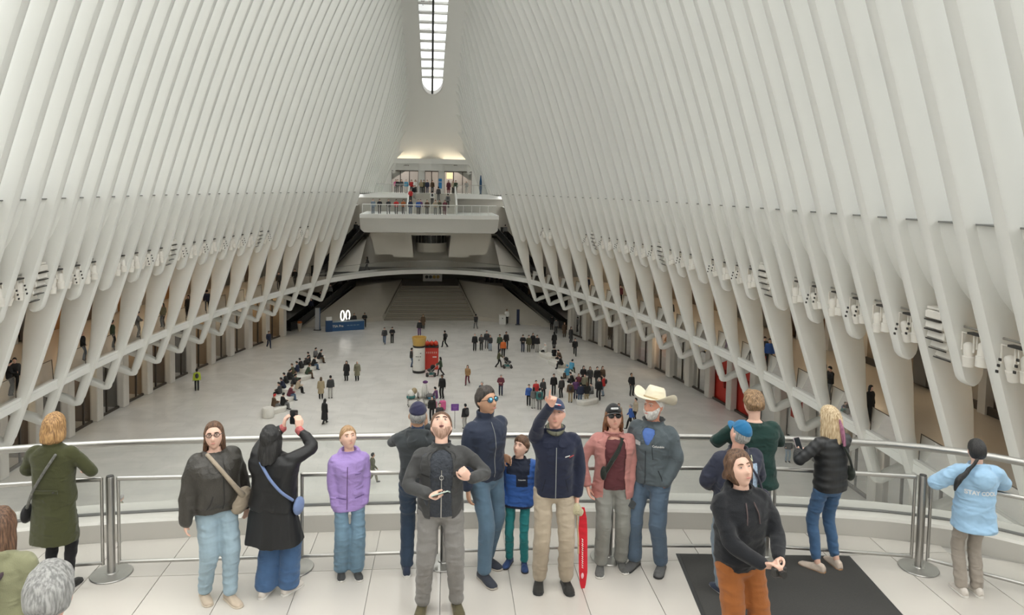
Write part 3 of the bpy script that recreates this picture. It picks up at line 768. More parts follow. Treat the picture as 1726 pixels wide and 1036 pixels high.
# tiles, each its own piece, clipped at the curb
def inside(x, y):
    yy = np.interp(x, RC[:, 0], RC[:, 1]) if RC[0, 0] < x < RC[-1, 0] else -9
    return y < yy - .02
TW, TL = 0.672, 1.32
ca, sa = math.cos(-.02), math.sin(-.02)
def tile_pt(u, v): return (u * ca - v * sa, 7.1 + u * sa + v * ca)
rt = random.Random(3)
tiles_m = [mat('balcony_marble_%d' % i, c, 0.15, var=.035, scale=1.5) for i, c in enumerate(((.56, .525, .48), (.54, .505, .462), (.575, .54, .495)))]
full = None
for iu in range(-13, 14):
    for iv in range(-2, 1):
        u0, v0 = iu * TW + .13, iv * TL + (0.0 if True else .66)
        c4 = [tile_pt(u0 + .004, v0 + .004), tile_pt(u0 + TW - .004, v0 + .004), tile_pt(u0 + TW - .004, v0 + TL - .004), tile_pt(u0 + .004, v0 + TL - .004)]
        if not inside(*c4[0]) and not inside(*c4[1]): continue
        top = []
        for q in c4:
            y = q[1]
            if not inside(*q): y = float(np.interp(q[0], RC[:, 0], RC[:, 1])) - .02
            top.append((q[0], y))
        if max(p[1] for p in top) - min(p[1] for p in top) < .05: continue
        if top[2][1] <= top[1][1] + .02 or top[3][1] <= top[0][1] + .02: continue
        mb = MB(); mb.loft([[(x, y, ZB - .011) for x, y in top], [(x, y, ZB) for x, y in top]])
        fix_normals(mb.build('tile', rt.choice(tiles_m), balc))
# stairs that climb behind: the photograph is taken from them
steps = empty('stairs_near'); tag(steps, 'pale stone stairs rising from the near balcony', 'stairs', kind='structure')
for i in range(16):
    y1 = 3.9 - i * .3
    mb = MB(); mb.box(-9, y1 - .3, ZB - .6 + i * .165, 8, y1, ZB + (i + 1) * .165)
    o = fix_normals(mb.build('step', M_TILE, steps))
    if ZB + (i + 1) * .165 > 14.6: break
mb = MB(); mb.box(-9, -18, 13.5, 8, y1 - .3, ZB + (i + 1) * .165 - .1); fix_normals(mb.build('upper_landing', M_TILE, steps))

# glass balustrade with steel handrail
bal = empty('glass_balustrade'); tag(bal, 'curved glass balustrade with a steel handrail on a marble curb', 'balustrade')
ii = np.linspace(8, 84, 20).astype(int)
for a, b in zip(ii[:-1], ii[1:]):
    idx = list(range(a, b + 1)); V = []
    for j in idx: V.append((gl_[j][0], gl_[j][1], ZB + .215))
    for j in idx: V.append((gl_[j][0], gl_[j][1], ZB + 1.02))
    m_ = len(idx); mk('glass_panel', V, [(q, q + 1, q + 1 + m_, q + m_) for q in range(m_ - 1)], M_RAILGLASS, bal, 60)
MB().tube([(x, y, ZB + 1.05) for x, y in RC], .038, 10).build('handrail', M_STEEL, bal, 70)
MB().tube([(x, y, ZB + .225) for x, y in gl_], .018, 6).build('glass_shoe', mat('dark_gasket', (.12, .12, .115), .6), bal)

# free-standing barrier: steel stanchions with framed glass panels between them
def barrier_at(px, py): p = at_z(px, py, ZB); return (float(p[0]), float(p[1]))
SP = [(-6.1, 6.55), (-4.72, 7.05), barrier_at(188, 967), barrier_at(496, 957), barrier_at(748, 948), (1.86, 7.17), barrier_at(1289, 938), barrier_at(1548, 957), (6.2, 5.65), (6.9, 4.4)]
place = ['beside the olive coat', 'beside the long flared black coat', 'behind the grey trousers', 'behind the pink overshirt', 'behind the black hoodie', 'beside the light blue puffer jacket', 'beyond the light blue puffer jacket']
lab = ['stanchion out of the light on the shop side', 'steel stanchion with a round base beyond the olive coat'] + ['brushed steel stanchion with a round flat base ' + q for q in place] + ['last steel stanchion']
proto = None
for i, (x, y) in enumerate(SP):
    if i == 0 or i == 9: continue
    if proto is None:
        t = empty('stanchion', (x, y, ZB))
        fix_normals(MB().lathe([(0, 0), (.185, 0), (.19, .006), (.185, .014), (.06, .022), (.055, .03), (0, .03)], n=32).build('base_disc', M_STEEL, t, 40))
        fix_normals(MB().lathe([(.038, .02), (.038, .955), (.034, .965)], n=16).build('post', M_STEEL, t, 50))
        fix_normals(MB().lathe([(.033, .962), (.033, .972), (.01, .973)], n=16).build('cap', M_DARK, t, 50))
        proto = t
    else:
        t = copy_tree(proto); t.location = (x, y, ZB)
    tag(t, lab[i], 'stanchion', 'barrier stanchions')
pl = ['left empty'] + ['steel framed glass barrier panel ' + q for q in ('beyond the olive coat', 'behind the leather jacket', 'behind the purple jacket', 'behind the teal trousers', 'behind the cowboy hat', 'behind the black puffer jacket', 'behind the light blue puffer jacket', 'at the stairs')]
for i in range(1, 8):
    (x0, y0), (x1, y1) = SP[i], SP[i + 1]
    L = math.hypot(x1 - x0, y1 - y0); ux, uy = (x1 - x0) / L, (y1 - y0) / L
    t = empty('barrier_panel', (x0, y0, ZB), math.atan2(uy, ux)); tag(t, pl[i], 'barrier panel', 'barrier glass panels')
    a, b = .075, L - .075
    MB().tube([(a, 0, .945), (b, 0, .945)], .024, 8).build('top_rail', M_STEEL, t, 60)
    MB().tube([(a, 0, .12), (b, 0, .12)], .018, 8).build('bottom_rail', M_STEEL, t, 60)
    for q in (a, b): MB().tube([(q, 0, .10), (q, 0, .96)], .016, 8).build('side_rail', M_STEEL, t, 60)
    mk('pane', [(a, 0, .13), (b, 0, .13), (b, 0, .93), (a, 0, .93)], [(0, 1, 2, 3)], M_BARGLASS, t)
# door mat
Mm = mat('charcoal_mat', (0.052, 0.050, 0.047), 0.95, var=.25, scale=90, bump=.5, bscale=300)
P4 = [at_z(1139, 933, ZB)[:2], at_z(1432, 937, ZB)[:2], at_z(1560, 1078, ZB)[:2], at_z(1199, 1078, ZB)[:2]]
mt = empty('floor_mat', (3.3, 6.3, ZB)); tag(mt, 'large charcoal ribbed floor mat on the marble tiles', 'mat')
def ring(k, z):
    c = np.mean(P4, axis=0); return [(c[0] + (p[0] - c[0]) * k - 3.3, c[1] + (p[1] - c[1]) * k - 6.3, z) for p in P4]
fix_normals(MB().loft([ring(1, 0), ring(1, .004), ring(.985, .010)]).build('rubber_edge', mat('mat_rubber', (.03, .03, .03), .6), mt))
fix_normals(MB().loft([ring(.965, .008), ring(.96, .013)]).build('pile', Mm, mt))
# ------------------------------------------------------------ spotlights and loudspeakers hung between the ribs
M_CAN = mat('lamp_housing_white', (0.80, 0.77, 0.71), 0.45)
M_BLK = mat('lamp_black', (0.035, 0.033, 0.03), 0.5)
def can_mb(c, tilt, h=.56, r=.15):
    mb = MB(); mb.lathe([(.02, .02), (r * .55, 0), (r * .8, -.05), (r * .82, -.3), (r, -.32), (r, -h), (r * .9, -h), (r * .86, -h + .05), (.01, -h + .06)], (0, 0, 0), 14)
    R = Matrix.Translation(c) @ Matrix.Rotation(tilt, 4, 'Y')
    mb.v = [tuple(R @ Vector(v)) for v in mb.v]; return mb
def spot_pair(kind):
    t = empty('spotlight_pair')
    MB().tube([(.1, -.5, .22), (.1, .5, .22)], .03, 6).build('hanging_bar', M_STEEL, t)
    fix_normals(MB().cbox((0, -.08, .13), (.16, .5, .05)).build('driver_box', M_BLK, t))
    for j, y in enumerate((-.26, .22)):
        tl = (-.12, -.32)[j] if kind == 'C' else (.05, -.08)[j]
        zc = -.02 - .10 * j
        c = fix_normals(can_mb((0.02, y, zc), tl).build('lamp_can', M_CAN, t, 40))
        mb = MB(); mb.tube([(.0, y - .19, zc - .2), (.0, y - .19, .1), (.0, y + .19, .1), (.0, y + .19, zc - .2)], .025, 6); mb.build('yoke', M_CAN, t)
        if kind == 'C':
            for q in range(3):
                a = -.6 + q * .25; fix_normals(MB().cbox((-.15 - .03 * q, y + .05, zc - .08 - .13 * q), (.03, .06, .06)).build('vent_slot', M_BLK, c))
    MB().tube([(.1, 0, .22), (.1, 0, .75)], .03, 6).build('drop_rod', M_CAN, t)
    return t
def speaker_stack():
    t = empty('loudspeaker_stack')
    for i in range(5):
        a = .10 * i; x = .035 * i * i * .6; z = .3 - i * .27
        o = fix_normals(MB().cbox((0, 0, 0), (.42, .62, .22), bevel=.03).build('speaker_box', M_CAN, t, 30)); o.location = (x, 0, z); o.rotation_euler = (0, a, 0)
        fix_normals(MB().cbox((-.2, 0, -.135), (.08, .56, .03)).build('gap_shadow_bar', M_BLK, o))
    fix_normals(MB().cbox((.12, .0, .46), (.5, .66, .06)).build('top_plate', M_CAN, t))
    MB().tube([(.12, 0, .46), (.12, 0, .85)], .035, 6).build('drop_rod', M_CAN, t)
    MB().tube([(.22, .3, .4), (.3, .3, -.2), (.4, .3, -.8)], .02, 6).build('rigging_cable', M_BLK, t)
    return t
protoA, protoC, protoB = spot_pair('A'), spot_pair('C'), speaker_stack()
LEFT = {-2.5: 'A', -2: 'A', -1.5: 'C', -1: 'B', -.5: 'A', 0: 'C', .5: 'A', 1.5: 'A', 2: 'A', 2.5: 'C', 3: 'A', 3.5: 'B', 4: 'C', 4.5: 'A', 5: 'C', 5.5: 'A', 6: 'C', 6.5: 'A', 7: 'C', 7.5: 'A', 8: 'B', 8.5: 'C', 10.5: 'C', 11: 'A'}
RIGHT = {-5.5: 'C', -5: 'A', -4.5: 'B', -4: 'C', -3.5: 'A', -3: 'C', -2.5: 'A', -2: 'C', -1.5: 'A', -.5: 'B', 0: 'A', .5: 'C', 1: 'A', 1.5: 'C', 2.5: 'A', 3: 'C', 3.5: 'A', 4: 'B', 4.5: 'C', 5: 'A', 5.5: 'C', 6: 'A', 6.5: 'C', 7: 'A', 7.5: 'C', 8: 'B', 8.5: 'C', 11: 'A', 11.5: 'C'}
used = set()
for s, D in ((-1, LEFT), (1, RIGHT)):
    sd = 'blue desk side' if s < 0 else 'red hoarding side'
    for k, ty in D.items():
        Y = (rib_y(k) + rib_y(k + .5)) / 2
        X = nose_x(Y, 12.0) + .30
        src = {'A': protoA, 'B': protoB, 'C': protoC}[ty]
        t = src if ty not in used else copy_tree(src)
        used.add(ty)
        t.location = (s * X, Y, 12.05 if ty != 'B' else 12.1)
        t.rotation_euler = (0, 0, 0 if s > 0 else PI); t.scale = (1.3, 1.3, 1.3)
        if ty == 'B': tag(t, 'curved stack of white loudspeaker boxes hung between ribs, ' + sd, 'loudspeaker', 'loudspeaker stacks on the ' + sd)
        elif ty == 'A': tag(t, 'pair of upright white spotlights hung between ribs, ' + sd, 'spotlight', 'upright spotlights on the ' + sd)
        else: tag(t, 'pair of tilted white spotlights with black slots between ribs, ' + sd, 'spotlight', 'tilted spotlights on the ' + sd)
# ------------------------------------------------------------ figures
def V3(*a): return np.array(a, float)
def nrm(v): v = np.asarray(v, float); return v / (np.linalg.norm(v) + 1e-9)
def skin_mat(name, c): return mat('skin_' + name, c, 0.5, var=0.05, scale=14, spec=0.35)
SK = {'fair': skin_mat('fair', (.72, .46, .36)), 'pink': skin_mat('pink', (.70, .40, .31)), 'tan': skin_mat('tan', (.50, .29, .19)), 'brown': skin_mat('brown', (.22, .115, .07))}
M_EYEW = mat('eye_white', (.55, .50, .47), .3, var=0)
M_IRIS = mat('eye_dark', (.05, .035, .03), .2, var=0)
M_LIP = mat('lips', (.52, .21, .18), .5)
def folds(m, strength=.55, scale=9.0):
    """soft creases in the weave: a second, coarser bump under the fine one"""
    N, L = m.node_tree.nodes, m.node_tree.links; b = N['Principled BSDF']
    tc = [n for n in N if n.type == 'TEX_COORD'][0]
    mp = N.new('ShaderNodeMapping'); mp.inputs['Scale'].default_value = (.8, .8, 1.5); mp.inputs['Rotation'].default_value = (.4, .3, .2)
    L.new(tc.outputs['Object'], mp.inputs['Vector'])
    nz = N.new('ShaderNodeTexNoise'); nz.noise_type = 'RIDGED_MULTIFRACTAL'; nz.inputs['Scale'].default_value = scale; nz.inputs['Detail'].default_value = 2.5; nz.inputs['Distortion'].default_value = .6
    L.new(mp.outputs[0], nz.inputs['Vector'])
    bp = N.new('ShaderNodeBump'); bp.inputs['Strength'].default_value = strength; bp.inputs['Distance'].default_value = .035
    L.new(nz.outputs['Fac'], bp.inputs['Height'])
    old = b.inputs['Normal'].links[0].from_node if b.inputs['Normal'].links else None
    if old: L.new(bp.outputs['Normal'], old.inputs['Normal'])
    else: L.new(bp.outputs['Normal'], b.inputs['Normal'])
    return m
def cloth(name, c, rough=.8, bump=.25, bscale=180, var=.10, scale=9, sheen=.15, spec=.25):
    if 'cloth_' + name in MATS: return MATS['cloth_' + name]
    m = mat('cloth_' + name, c, rough, var=var, scale=scale, bump=bump, bscale=bscale, sheen=sheen, spec=spec)
    return folds(m)
def hairmat(name, c1, c2):
    if 'hair_' + name in MATS: return MATS['hair_' + name]
    m, N, L, b = _new('hair_' + name); b.inputs['Roughness'].default_value = .55
    tc = N.new('ShaderNodeTexCoord'); mp = N.new('ShaderNodeMapping'); mp.inputs['Scale'].default_value = (55, 55, 7)
    L.new(tc.outputs['Object'], mp.inputs['Vector'])
    nz = N.new('ShaderNodeTexNoise'); nz.inputs['Scale'].default_value = 1.6; nz.inputs['Detail'].default_value = 5
    L.new(mp.outputs[0], nz.inputs['Vector'])
    cr = N.new('ShaderNodeValToRGB'); cr.color_ramp.elements[0].position = .38; cr.color_ramp.elements[1].position = .62
    cr.color_ramp.elements[0].color = (*c1, 1); cr.color_ramp.elements[1].color = (*c2, 1)
    L.new(nz.outputs['Fac'], cr.inputs['Fac']); L.new(cr.outputs['Color'], b.inputs['Base Color'])
    bp = N.new('ShaderNodeBump'); bp.inputs['Strength'].default_value = .6; bp.inputs['Distance'].default_value = .01
    L.new(nz.outputs['Fac'], bp.inputs['Height']); L.new(bp.outputs['Normal'], b.inputs['Normal'])
    MATS['hair_' + name] = m; return m
HM = {'brown': hairmat('brown', (.06, .03, .017), (.17, .09, .05)), 'dark': hairmat('dark', (.018, .014, .012), (.060, .046, .038)), 'black': hairmat('black', (.006, .006, .006), (.028, .026, .026)),
      'blonde': hairmat('blonde', (.34, .23, .12), (.66, .53, .35)), 'ginger': hairmat('ginger', (.18, .09, .035), (.46, .27, .11)), 'grey': hairmat('grey', (.17, .17, .165), (.36, .355, .345)), 'stubble': hairmat('stubble', (.34, .20, .14), (.50, .32, .25)), 'sandy': hairmat('sandy', (.13, .075, .035), (.34, .21, .11)),
      'white': hairmat('white', (.45, .44, .42), (.72, .71, .69)), 'auburn': hairmat('auburn', (.10, .04, .02), (.28, .13, .06)), 'light': hairmat('light', (.26, .15, .07), (.48, .31, .17)), 'purple': hairmat('purple', (.20, .06, .12), (.40, .18, .26))}

WORK = bpy.data.scenes.new('workshop')          # meshes are fused here, away from the finished scene; removed at the end
def remesh(mb, voxel, smooth_it=2, lam=.5, wrinkle=0.0, wseed=0, wscale=(7, 7, 12)):
    """union of the collected closed shapes as one skin"""
    me = bpy.data.meshes.new('tmp'); me.from_pydata([tuple(map(float, v)) for v in mb.v], [], mb.f); me.update()
    bm = bmesh.new(); bm.from_mesh(me); bmesh.ops.recalc_face_normals(bm, faces=bm.faces); bm.to_mesh(me); bm.free()
    o = bpy.data.objects.new('tmp', me); WORK.collection.objects.link(o)
    md = o.modifiers.new('r', 'REMESH'); md.mode = 'VOXEL'; md.voxel_size = voxel; md.adaptivity = 0
    vl = WORK.view_layers[0]; vl.update()
    ev = o.evaluated_get(vl.depsgraph); out = bpy.data.meshes.new_from_object(ev)
    bpy.data.objects.remove(o); bpy.data.meshes.remove(me)
    n = len(out.vertices); co = np.empty(n * 3, np.float32); out.vertices.foreach_get('co', co); co = co.reshape(-1, 3)
    ne = len(out.edges); ed = np.empty(ne * 2, np.int32); out.edges.foreach_get('vertices', ed); ed = ed.reshape(-1, 2)
    deg = np.bincount(ed.ravel(), minlength=n).astype(np.float32)[:, None] + 1e-6
    for _ in range(smooth_it):
        acc = np.zeros_like(co)
        for a, b in ((0, 1), (1, 0)):
            for d in range(3): acc[:, d] += np.bincount(ed[:, a], weights=co[ed[:, b], d], minlength=n)
        co = co + lam * (acc / deg - co)
    if wrinkle:
        nm = np.empty(n * 3, np.float32); out.vertices.foreach_set('co', co.ravel()); out.update(); out.vertices.foreach_get('normal', nm); nm = nm.reshape(-1, 3)
        r = np.random.RandomState(wseed); w = np.zeros(n)
        for _ in range(9):                       # folds: a few crossing waves
            k = r.randn(3) * np.array(wscale) * 1.7; ph = r.rand() * 6.28
            ph2 = co @ (r.randn(3) * 4.0)
            w += (1.1 - 2.2 * np.abs(np.sin(.5 * (co @ k + ph + 1.8 * np.sin(ph2)))) ** .8) / 9 ** .5
        co = co + nm * (wrinkle * w)[:, None]
    out.vertices.foreach_set('co', co.astype(np.float32).ravel()); out.update(); out.shade_smooth()
    return out
def mesh_obj(name, me, material, parent):
    o = bpy.data.objects.new(name, me); COL.objects.link(o); o.parent = parent
    me.name = name
    for m_ in (material if isinstance(material, (list, tuple)) else [material]): me.materials.append(m_)
    return o

def ring3(c, u, w, ru, rw, n=12, sq=1.0):
    out = []
    for k in range(n):
        a = 2 * PI * k / n; ca, sa = math.cos(a), math.sin(a)
        if sq != 1: ca, sa = math.copysign(abs(ca) ** sq, ca), math.copysign(abs(sa) ** sq, sa)
        out.append(tuple(c + u * (ru * ca) + w * (rw * sa)))
    return out
def limb(mb, pts, rad, n=12, flat=None, up=None, sub=4):
    """tapering limb through joints; smoothed at the bends"""
    P = np.array(pts, float); R = np.array(rad, float)
    t = np.linspace(0, len(P) - 1, (len(P) - 1) * sub + 1)
    Q = np.stack([np.interp(t, range(len(P)), P[:, d]) for d in range(3)], 1); r = np.interp(t, range(len(P)), R)
    for _ in range(2):
        Q[1:-1] = .5 * Q[1:-1] + .25 * (Q[:-2] + Q[2:])
    secs = []; prev = None
    for i in range(len(Q)):
        d = nrm(Q[min(i + 1, len(Q) - 1)] - Q[max(i - 1, 0)])
        if prev is None:
            a = V3(1, 0, 0) if abs(d[0]) < .8 else V3(0, 1, 0)
            u = nrm(np.cross(d, a))
        else: u = nrm(prev - d * (prev @ d))
        prev = u; w = np.cross(d, u)
        secs.append(ring3(Q[i], u, w, r[i], r[i], n))
    # rounded ends
    d0, d1 = nrm(Q[0] - Q[1]), nrm(Q[-1] - Q[-2])
    def shrink(sec, c, k, d, rr): return [tuple(c + (np.array(p) - c) * k + d * rr) for p in sec]
    secs = [shrink(secs[0], Q[0], .45, d0, r[0] * .55), shrink(secs[0], Q[0], .8, d0, r[0] * .35)] + secs + [shrink(secs[-1], Q[-1], .8, d1, r[-1] * .35), shrink(secs[-1], Q[-1], .45, d1, r[-1] * .55)]
    mb.loft(secs)
    return Q, r
def ik(a, b, l1, l2, pole):
    """middle joint of a two-bone limb"""
    a, b = np.asarray(a, float), np.asarray(b, float); d = b - a; L = np.linalg.norm(d)
    if L > (l1 + l2) * .995: b = a + d / L * (l1 + l2) * .995; d = b - a; L = np.linalg.norm(d)
    x = (l1 * l1 - l2 * l2 + L * L) / (2 * L); h = math.sqrt(max(l1 * l1 - x * x, 0))
    u = d / L; p = np.asarray(pole, float); p = nrm(p - u * (p @ u))
    return a + u * x + p * h, b

def head_point(d, k=1.0):
    """surface of a head for unit direction(s) d (x right, y face, z up); metres, origin at the middle of the head"""
    d = np.atleast_2d(d); x, y, z = d[:, 0], d[:, 1], d[:, 2]
    X = .076 * x; Y = np.where(y > 0, .088, .104) * y; Z = np.where(z > 0, .112, .118) * z
    t = np.clip(-Z / .118, 0, 1)
    X = X * (1 - .30 * t ** 1.6); Y = np.where(y < 0, Y * (1 - .42 * t), Y * (1 + .04 * t))
    fr = np.clip(y, 0, 1)
    g = lambda cx, cz, sx, sz: np.exp(-((X - cx) / sx) ** 2 - ((Z - cz) / sz) ** 2) * (fr > .15)
    Y = Y + .030 * g(0, -.030, .013, .016) + .014 * g(0, -.006, .010, .022)
    Y = Y - .011 * (g(.031, .010, .017, .013) + g(-.031, .010, .017, .013)) + .005 * (g(.03, .032, .024, .009) + g(-.03, .032, .024, .009))
    Y = Y + .006 * g(0, -.062, .024, .007) - .004 * g(0, -.080, .03, .006) + .010 * g(0, -.102, .022, .014)
    Y = Y + .004 * (g(.042, -.025, .018, .018) + g(-.042, -.025, .018, .018))
    return np.stack([X, Y, Z], 1)
def sphere_dirs(nu, nv):
    D = []
    for i in range(nv + 1):
        p = -PI / 2 + PI * i / nv
        for j in range(nu):
            a = 2 * PI * j / nu; D.append((math.cos(p) * math.sin(a), math.cos(p) * math.cos(a), math.sin(p)))
    return np.array(D)
def sphere_faces(nu, nv):
    return [(i * nu + j, i * nu + (j + 1) % nu, (i + 1) * nu + (j + 1) % nu, (i + 1) * nu + j) for i in range(nv) for j in range(nu)]
def blob(mb, c, r, nu=12, nv=8, R=None):
    D = sphere_dirs(nu, nv) * np.array(r); D[:nu] += 1e-5 * np.random.RandomState(1).randn(nu, 3); D[-nu:] += 1e-5 * np.random.RandomState(2).randn(nu, 3)
    if R is not None: D = D @ np.asarray(R).T
    mb.add([tuple(v) for v in D + np.asarray(c)], sphere_faces(nu, nv))
def rot_xyz(pitch, yaw, roll):
    """head attitude: yaw left(+), pitch up(+), roll"""
    cy, sy, cp, sp, cr, sr = math.cos(yaw), math.sin(yaw), math.cos(pitch), math.sin(pitch), math.cos(roll), math.sin(roll)
    Rz = np.array([[cy, -sy, 0], [sy, cy, 0], [0, 0, 1]]); Rx = np.array([[1, 0, 0], [0, cp, -sp], [0, sp, cp]]); Ry = np.array([[cr, 0, sr], [0, 1, 0], [-sr, 0, cr]])
    return Rz @ Rx @ Ry

class Fig:
    """one standing or seated figure. local frame: faces +Y, right hand +X, feet at z=0; lengths for a 1.75 m person, scaled by H/1.75"""
    def __init__(s, loc, heading, H=1.75, lean=0.0, hip_h=.94, hands=None, feet=None, poles=None, head=(0, 0, 0), hand_dir=None, hand_n=None, curl=(.55, .55), build=1.0, twist=0.0, shoulders=.184, name='person', sway=0.0, sit=False, knees=None, headk=1.10, finger_pose=(None, None)):
        s.k = H / 1.75; s.build = build; s.sit = sit
        s.root = empty(name, loc, heading); s.root.scale = (s.k, s.k, s.k)
        s.headk = headk / max(s.k, .1) ** .45 if H < 1.6 else headk
        hips = V3(sway, 0, hip_h)
        up = nrm(V3(0, math.sin(lean), math.cos(lean)))
        s.pelvis, s.up = hips, up
        s.chest = hips + up * .34; s.neck = hips + up * .53 + V3(0, .0, 0)
        ct, st_ = math.cos(twist), math.sin(twist)
        s.side = V3(ct, st_, 0); s.fwd = nrm(np.cross(up, s.side))
        s.sh = [hips + up * .455 + s.side * (sg * shoulders) - s.fwd * .01 for sg in (-1, 1)]
        s.hip = [hips + V3(sg * .098, 0, -.03) for sg in (-1, 1)]
        feet = feet or [(-.10, 0, .12), (.10, 0, -.12)]
        s.feet = feet
        s.ank = [V3(f[0], f[1], f[3] if len(f) > 3 else .085) for f in feet]
        kp = knees or [(0, 1, 0), (0, 1, 0)]
        s.knee = []
        for i in (0, 1):
            kn, an = ik(s.hip[i], s.ank[i], .43, .43, kp[i]); s.knee.append(kn); s.ank[i] = an
        hands = hands or [(-.27, .03, .80), (.27, .03, .80)]
        poles = poles or [(-.4, -1, -.2), (.4, -1, -.2)]
        s.elb, s.wri = [], []
        for i in (0, 1):
            e, w = ik(s.sh[i], hands[i], .285, .255, poles[i]); s.elb.append(e); s.wri.append(w)
        s.hdir = []; s.hn = []
        for i in (0, 1):
            d = nrm(s.wri[i] - s.elb[i]) if not (hand_dir and hand_dir[i] is not None) else nrm(hand_dir[i]); s.hdir.append(d)
            s.hn.append(nrm(hand_n[i]) if hand_n and hand_n[i] is not None else nrm(V3(-1 if i else 1, .25, 0)))
        s.curl = curl; s.fp = finger_pose
        s.HR = rot_xyz(*head); s.hc = s.neck + up * .026 + rot_xyz(head[0] * .75, head[1], head[2]) @ V3(0, .018, .112 * s.headk)
    # -- skin
    def hand(s, mb, i):
        w, d, n = s.wri[i], s.hdir[i], s.hn[i]
        n = nrm(n - d * (n @ d)); t = np.cross(d, n)         # across the palm
        if i == 1: t = -t                                    # t points to the thumb side
        secs = []
        for q, (a, b) in ((0, (.026, .02)), (.03, (.034, .019)), (.065, (.042, .017)), (.095, (.040, .014))):
            secs.append(ring3(w + d * q, t, n, a, b, 10))
        mb.loft(secs)
        cu = s.curl[i]
        for j, (off, L) in enumerate(((.031, .074), (.0105, .082), (-.0105, .077), (-.031, .060))):
            c = cu
            if s.fp[i] == 'point': c = .05 if j == 0 else 1.45
            b0 = w + d * .088 + t * off
            p = [b0]; a = c * .55; ang = a; seg = (L * .45, L * .32, L * .27)
            for q in range(3):
                p.append(p[-1] + (d * math.cos(ang) + n * math.sin(ang) + t * off * .6) * seg[q]); ang += c * .75
            limb(mb, p, [.0098, .0092, .0085, .0072], 8, sub=2)
        th = [w + d * .022 + t * .026, w + d * .052 + t * .055 + n * .012, w + d * .085 + t * .060 + n * (.018 + .02 * cu), w + d * .108 + t * (.055 - .012 * cu) + n * (.022 + .03 * cu)]
        limb(mb, th, [.013, .0115, .0105, .008], 8, sub=2)
    def skin(s, m_, voxel=.0072, hands=True, nu=40, nv=36, legs=True):
        b = s.build; mb = MB()
        D = sphere_dirs(nu, nv); P = head_point(D) * s.headk; P = P @ s.HR.T + s.hc
        mb.add([tuple(v) for v in P], sphere_faces(nu, nv))
        for sg in (-1, 1): blob(mb, s.hc + s.HR @ (V3(sg * .078, -.012, -.004) * s.headk), (.009, .018, .031), 8, 6, s.HR @ rot_xyz(.15, sg * .35, 0))
        limb(mb, [s.neck - s.up * .06, s.neck + s.up * .01, s.hc + s.HR @ (V3(0, -.022, -.055) * s.headk)], [.064, .056, .055], 14)
        secs = []
        for q, (wd, dp, yo) in ((-.04, (.12, .08, 0)), (.05, (.13, .085, 0)), (.2, (.115, .08, 0)), (.36, (.13, .085, .005)), (.45, (.13, .078, -.005)), (.50, (.09, .062, -.01)), (.535, (.05, .05, -.01))):
            secs.append(ring3(s.pelvis + s.up * q + s.fwd * yo, s.side, s.fwd, wd * b, dp * b, 16))
        mb.loft(secs)
        for i in (0, 1):
            limb(mb, [s.sh[i], s.elb[i], s.wri[i], s.wri[i] + s.hdir[i] * .02], [.040, .033, .025, .024], 10)
            if s.fp[i] == 'pocket': pass
            elif hands: s.hand(mb, i)
            else: blob(mb, s.wri[i] + s.hdir[i] * .07, (.04, .03, .06), 8, 6)
            if legs:
                limb(mb, [s.hip[i], s.knee[i], s.ank[i]], [.060 * b, .040, .032], 12)
        me = remesh(mb, voxel, 1 if voxel < .012 else 1)
        return mesh_obj('body', me, m_, s.root)
    def face(s, brow='brown', lip=True, eyes=True, gaze=0.0, open_mouth=False):
        hk = s.headk
        def place(p): return s.hc + s.HR @ (V3(*p) * hk)
        if eyes:
            for sg in (-1, 1):
                mb = MB(); blob(mb, place((sg * .031, .0765, .010)), (.0135, .0075, .0046), 10, 6, s.HR); e = mb.build('eye', M_EYEW, s.root, 80)
                mb = MB(); blob(mb, place((sg * .031, .0825, .0115 + gaze)), (.0056, .0045, .0046), 8, 6, s.HR); mb.build('iris', M_IRIS, e, 80)
        if brow:
            for sg in (-1, 1):
                pts = [place((sg * .014, .0885, .029)), place((sg * .030, .086, .035)), place((sg * .047, .076, .029))]
                mb = MB(); limb(mb, pts, [.0038, .0048, .003], 6, sub=2); mb.build('eyebrow', HM[brow], s.root, 80)
        if lip:
            mb = MB(); blob(mb, place((0, .0895, -.061)), (.021, .006, .0055 if not open_mouth else .011), 10, 6, s.HR); mb.build('lips', M_LIP if not open_mouth else mat('open_mouth', (.10, .02, .02), .5), s.root, 80)
    # -- hair
    def hair(s, style, col, thick=.014, seed=1, voxel=.009, length=.0, front=.078, name='hair', width=1.0):
        hk = s.headk; D = sphere_dirs(48, 40); P = head_point(D)
        x, y, z = D[:, 0], D[:, 1], D[:, 2]
        r = np.random.RandomState(seed)
        lump = sum(np.sin(D @ (r.randn(3) * f) + r.rand() * 6) for f in (5, 8, 12, 17)) / 4
        # hairline: height of the hair edge by azimuth (front high, temples, nape low)
        az = np.degrees(np.arccos(np.clip(y / (np.hypot(x, y) + 1e-6), -1, 1)))
        nape = {'short': -.062, 'curly': -.05, 'long': -.12, 'bob': -.12, 'tied': -.075}[style]
        line = np.interp(az, [0, 35, 58, 78, 96, 110, 180], [front, front * .95, front * .55, .018 if style in ('short', 'curly', 'tied') else -.10, -.02 if style in ('short', 'curly', 'tied') else -.12, nape, nape])
        on = 1 / (1 + np.exp(-(P[:, 2] - line) / .005))
        fade = np.clip((P[:, 2] - line) / .035, 0, 1) ** .7
        amp = {'curly': .016, 'short': .007, 'long': .004, 'bob': .008, 'tied': .002}[style]
        th = thick * (.75 + .5 * np.clip(z, 0, 1)) + amp * lump
        th = th * (.30 + .70 * fade) if style in ('short', 'curly', 'tied') else th
        if style == 'short': th = th * (1 + .35 * np.clip(y, 0, 1))
        off = on * th + (1 - on) * -.010
        Q = (P + D * off[:, None]) * hk
        mb = MB(); Q = Q @ s.HR.T + s.hc; mb.add([tuple(v) for v in Q], sphere_faces(48, 40))
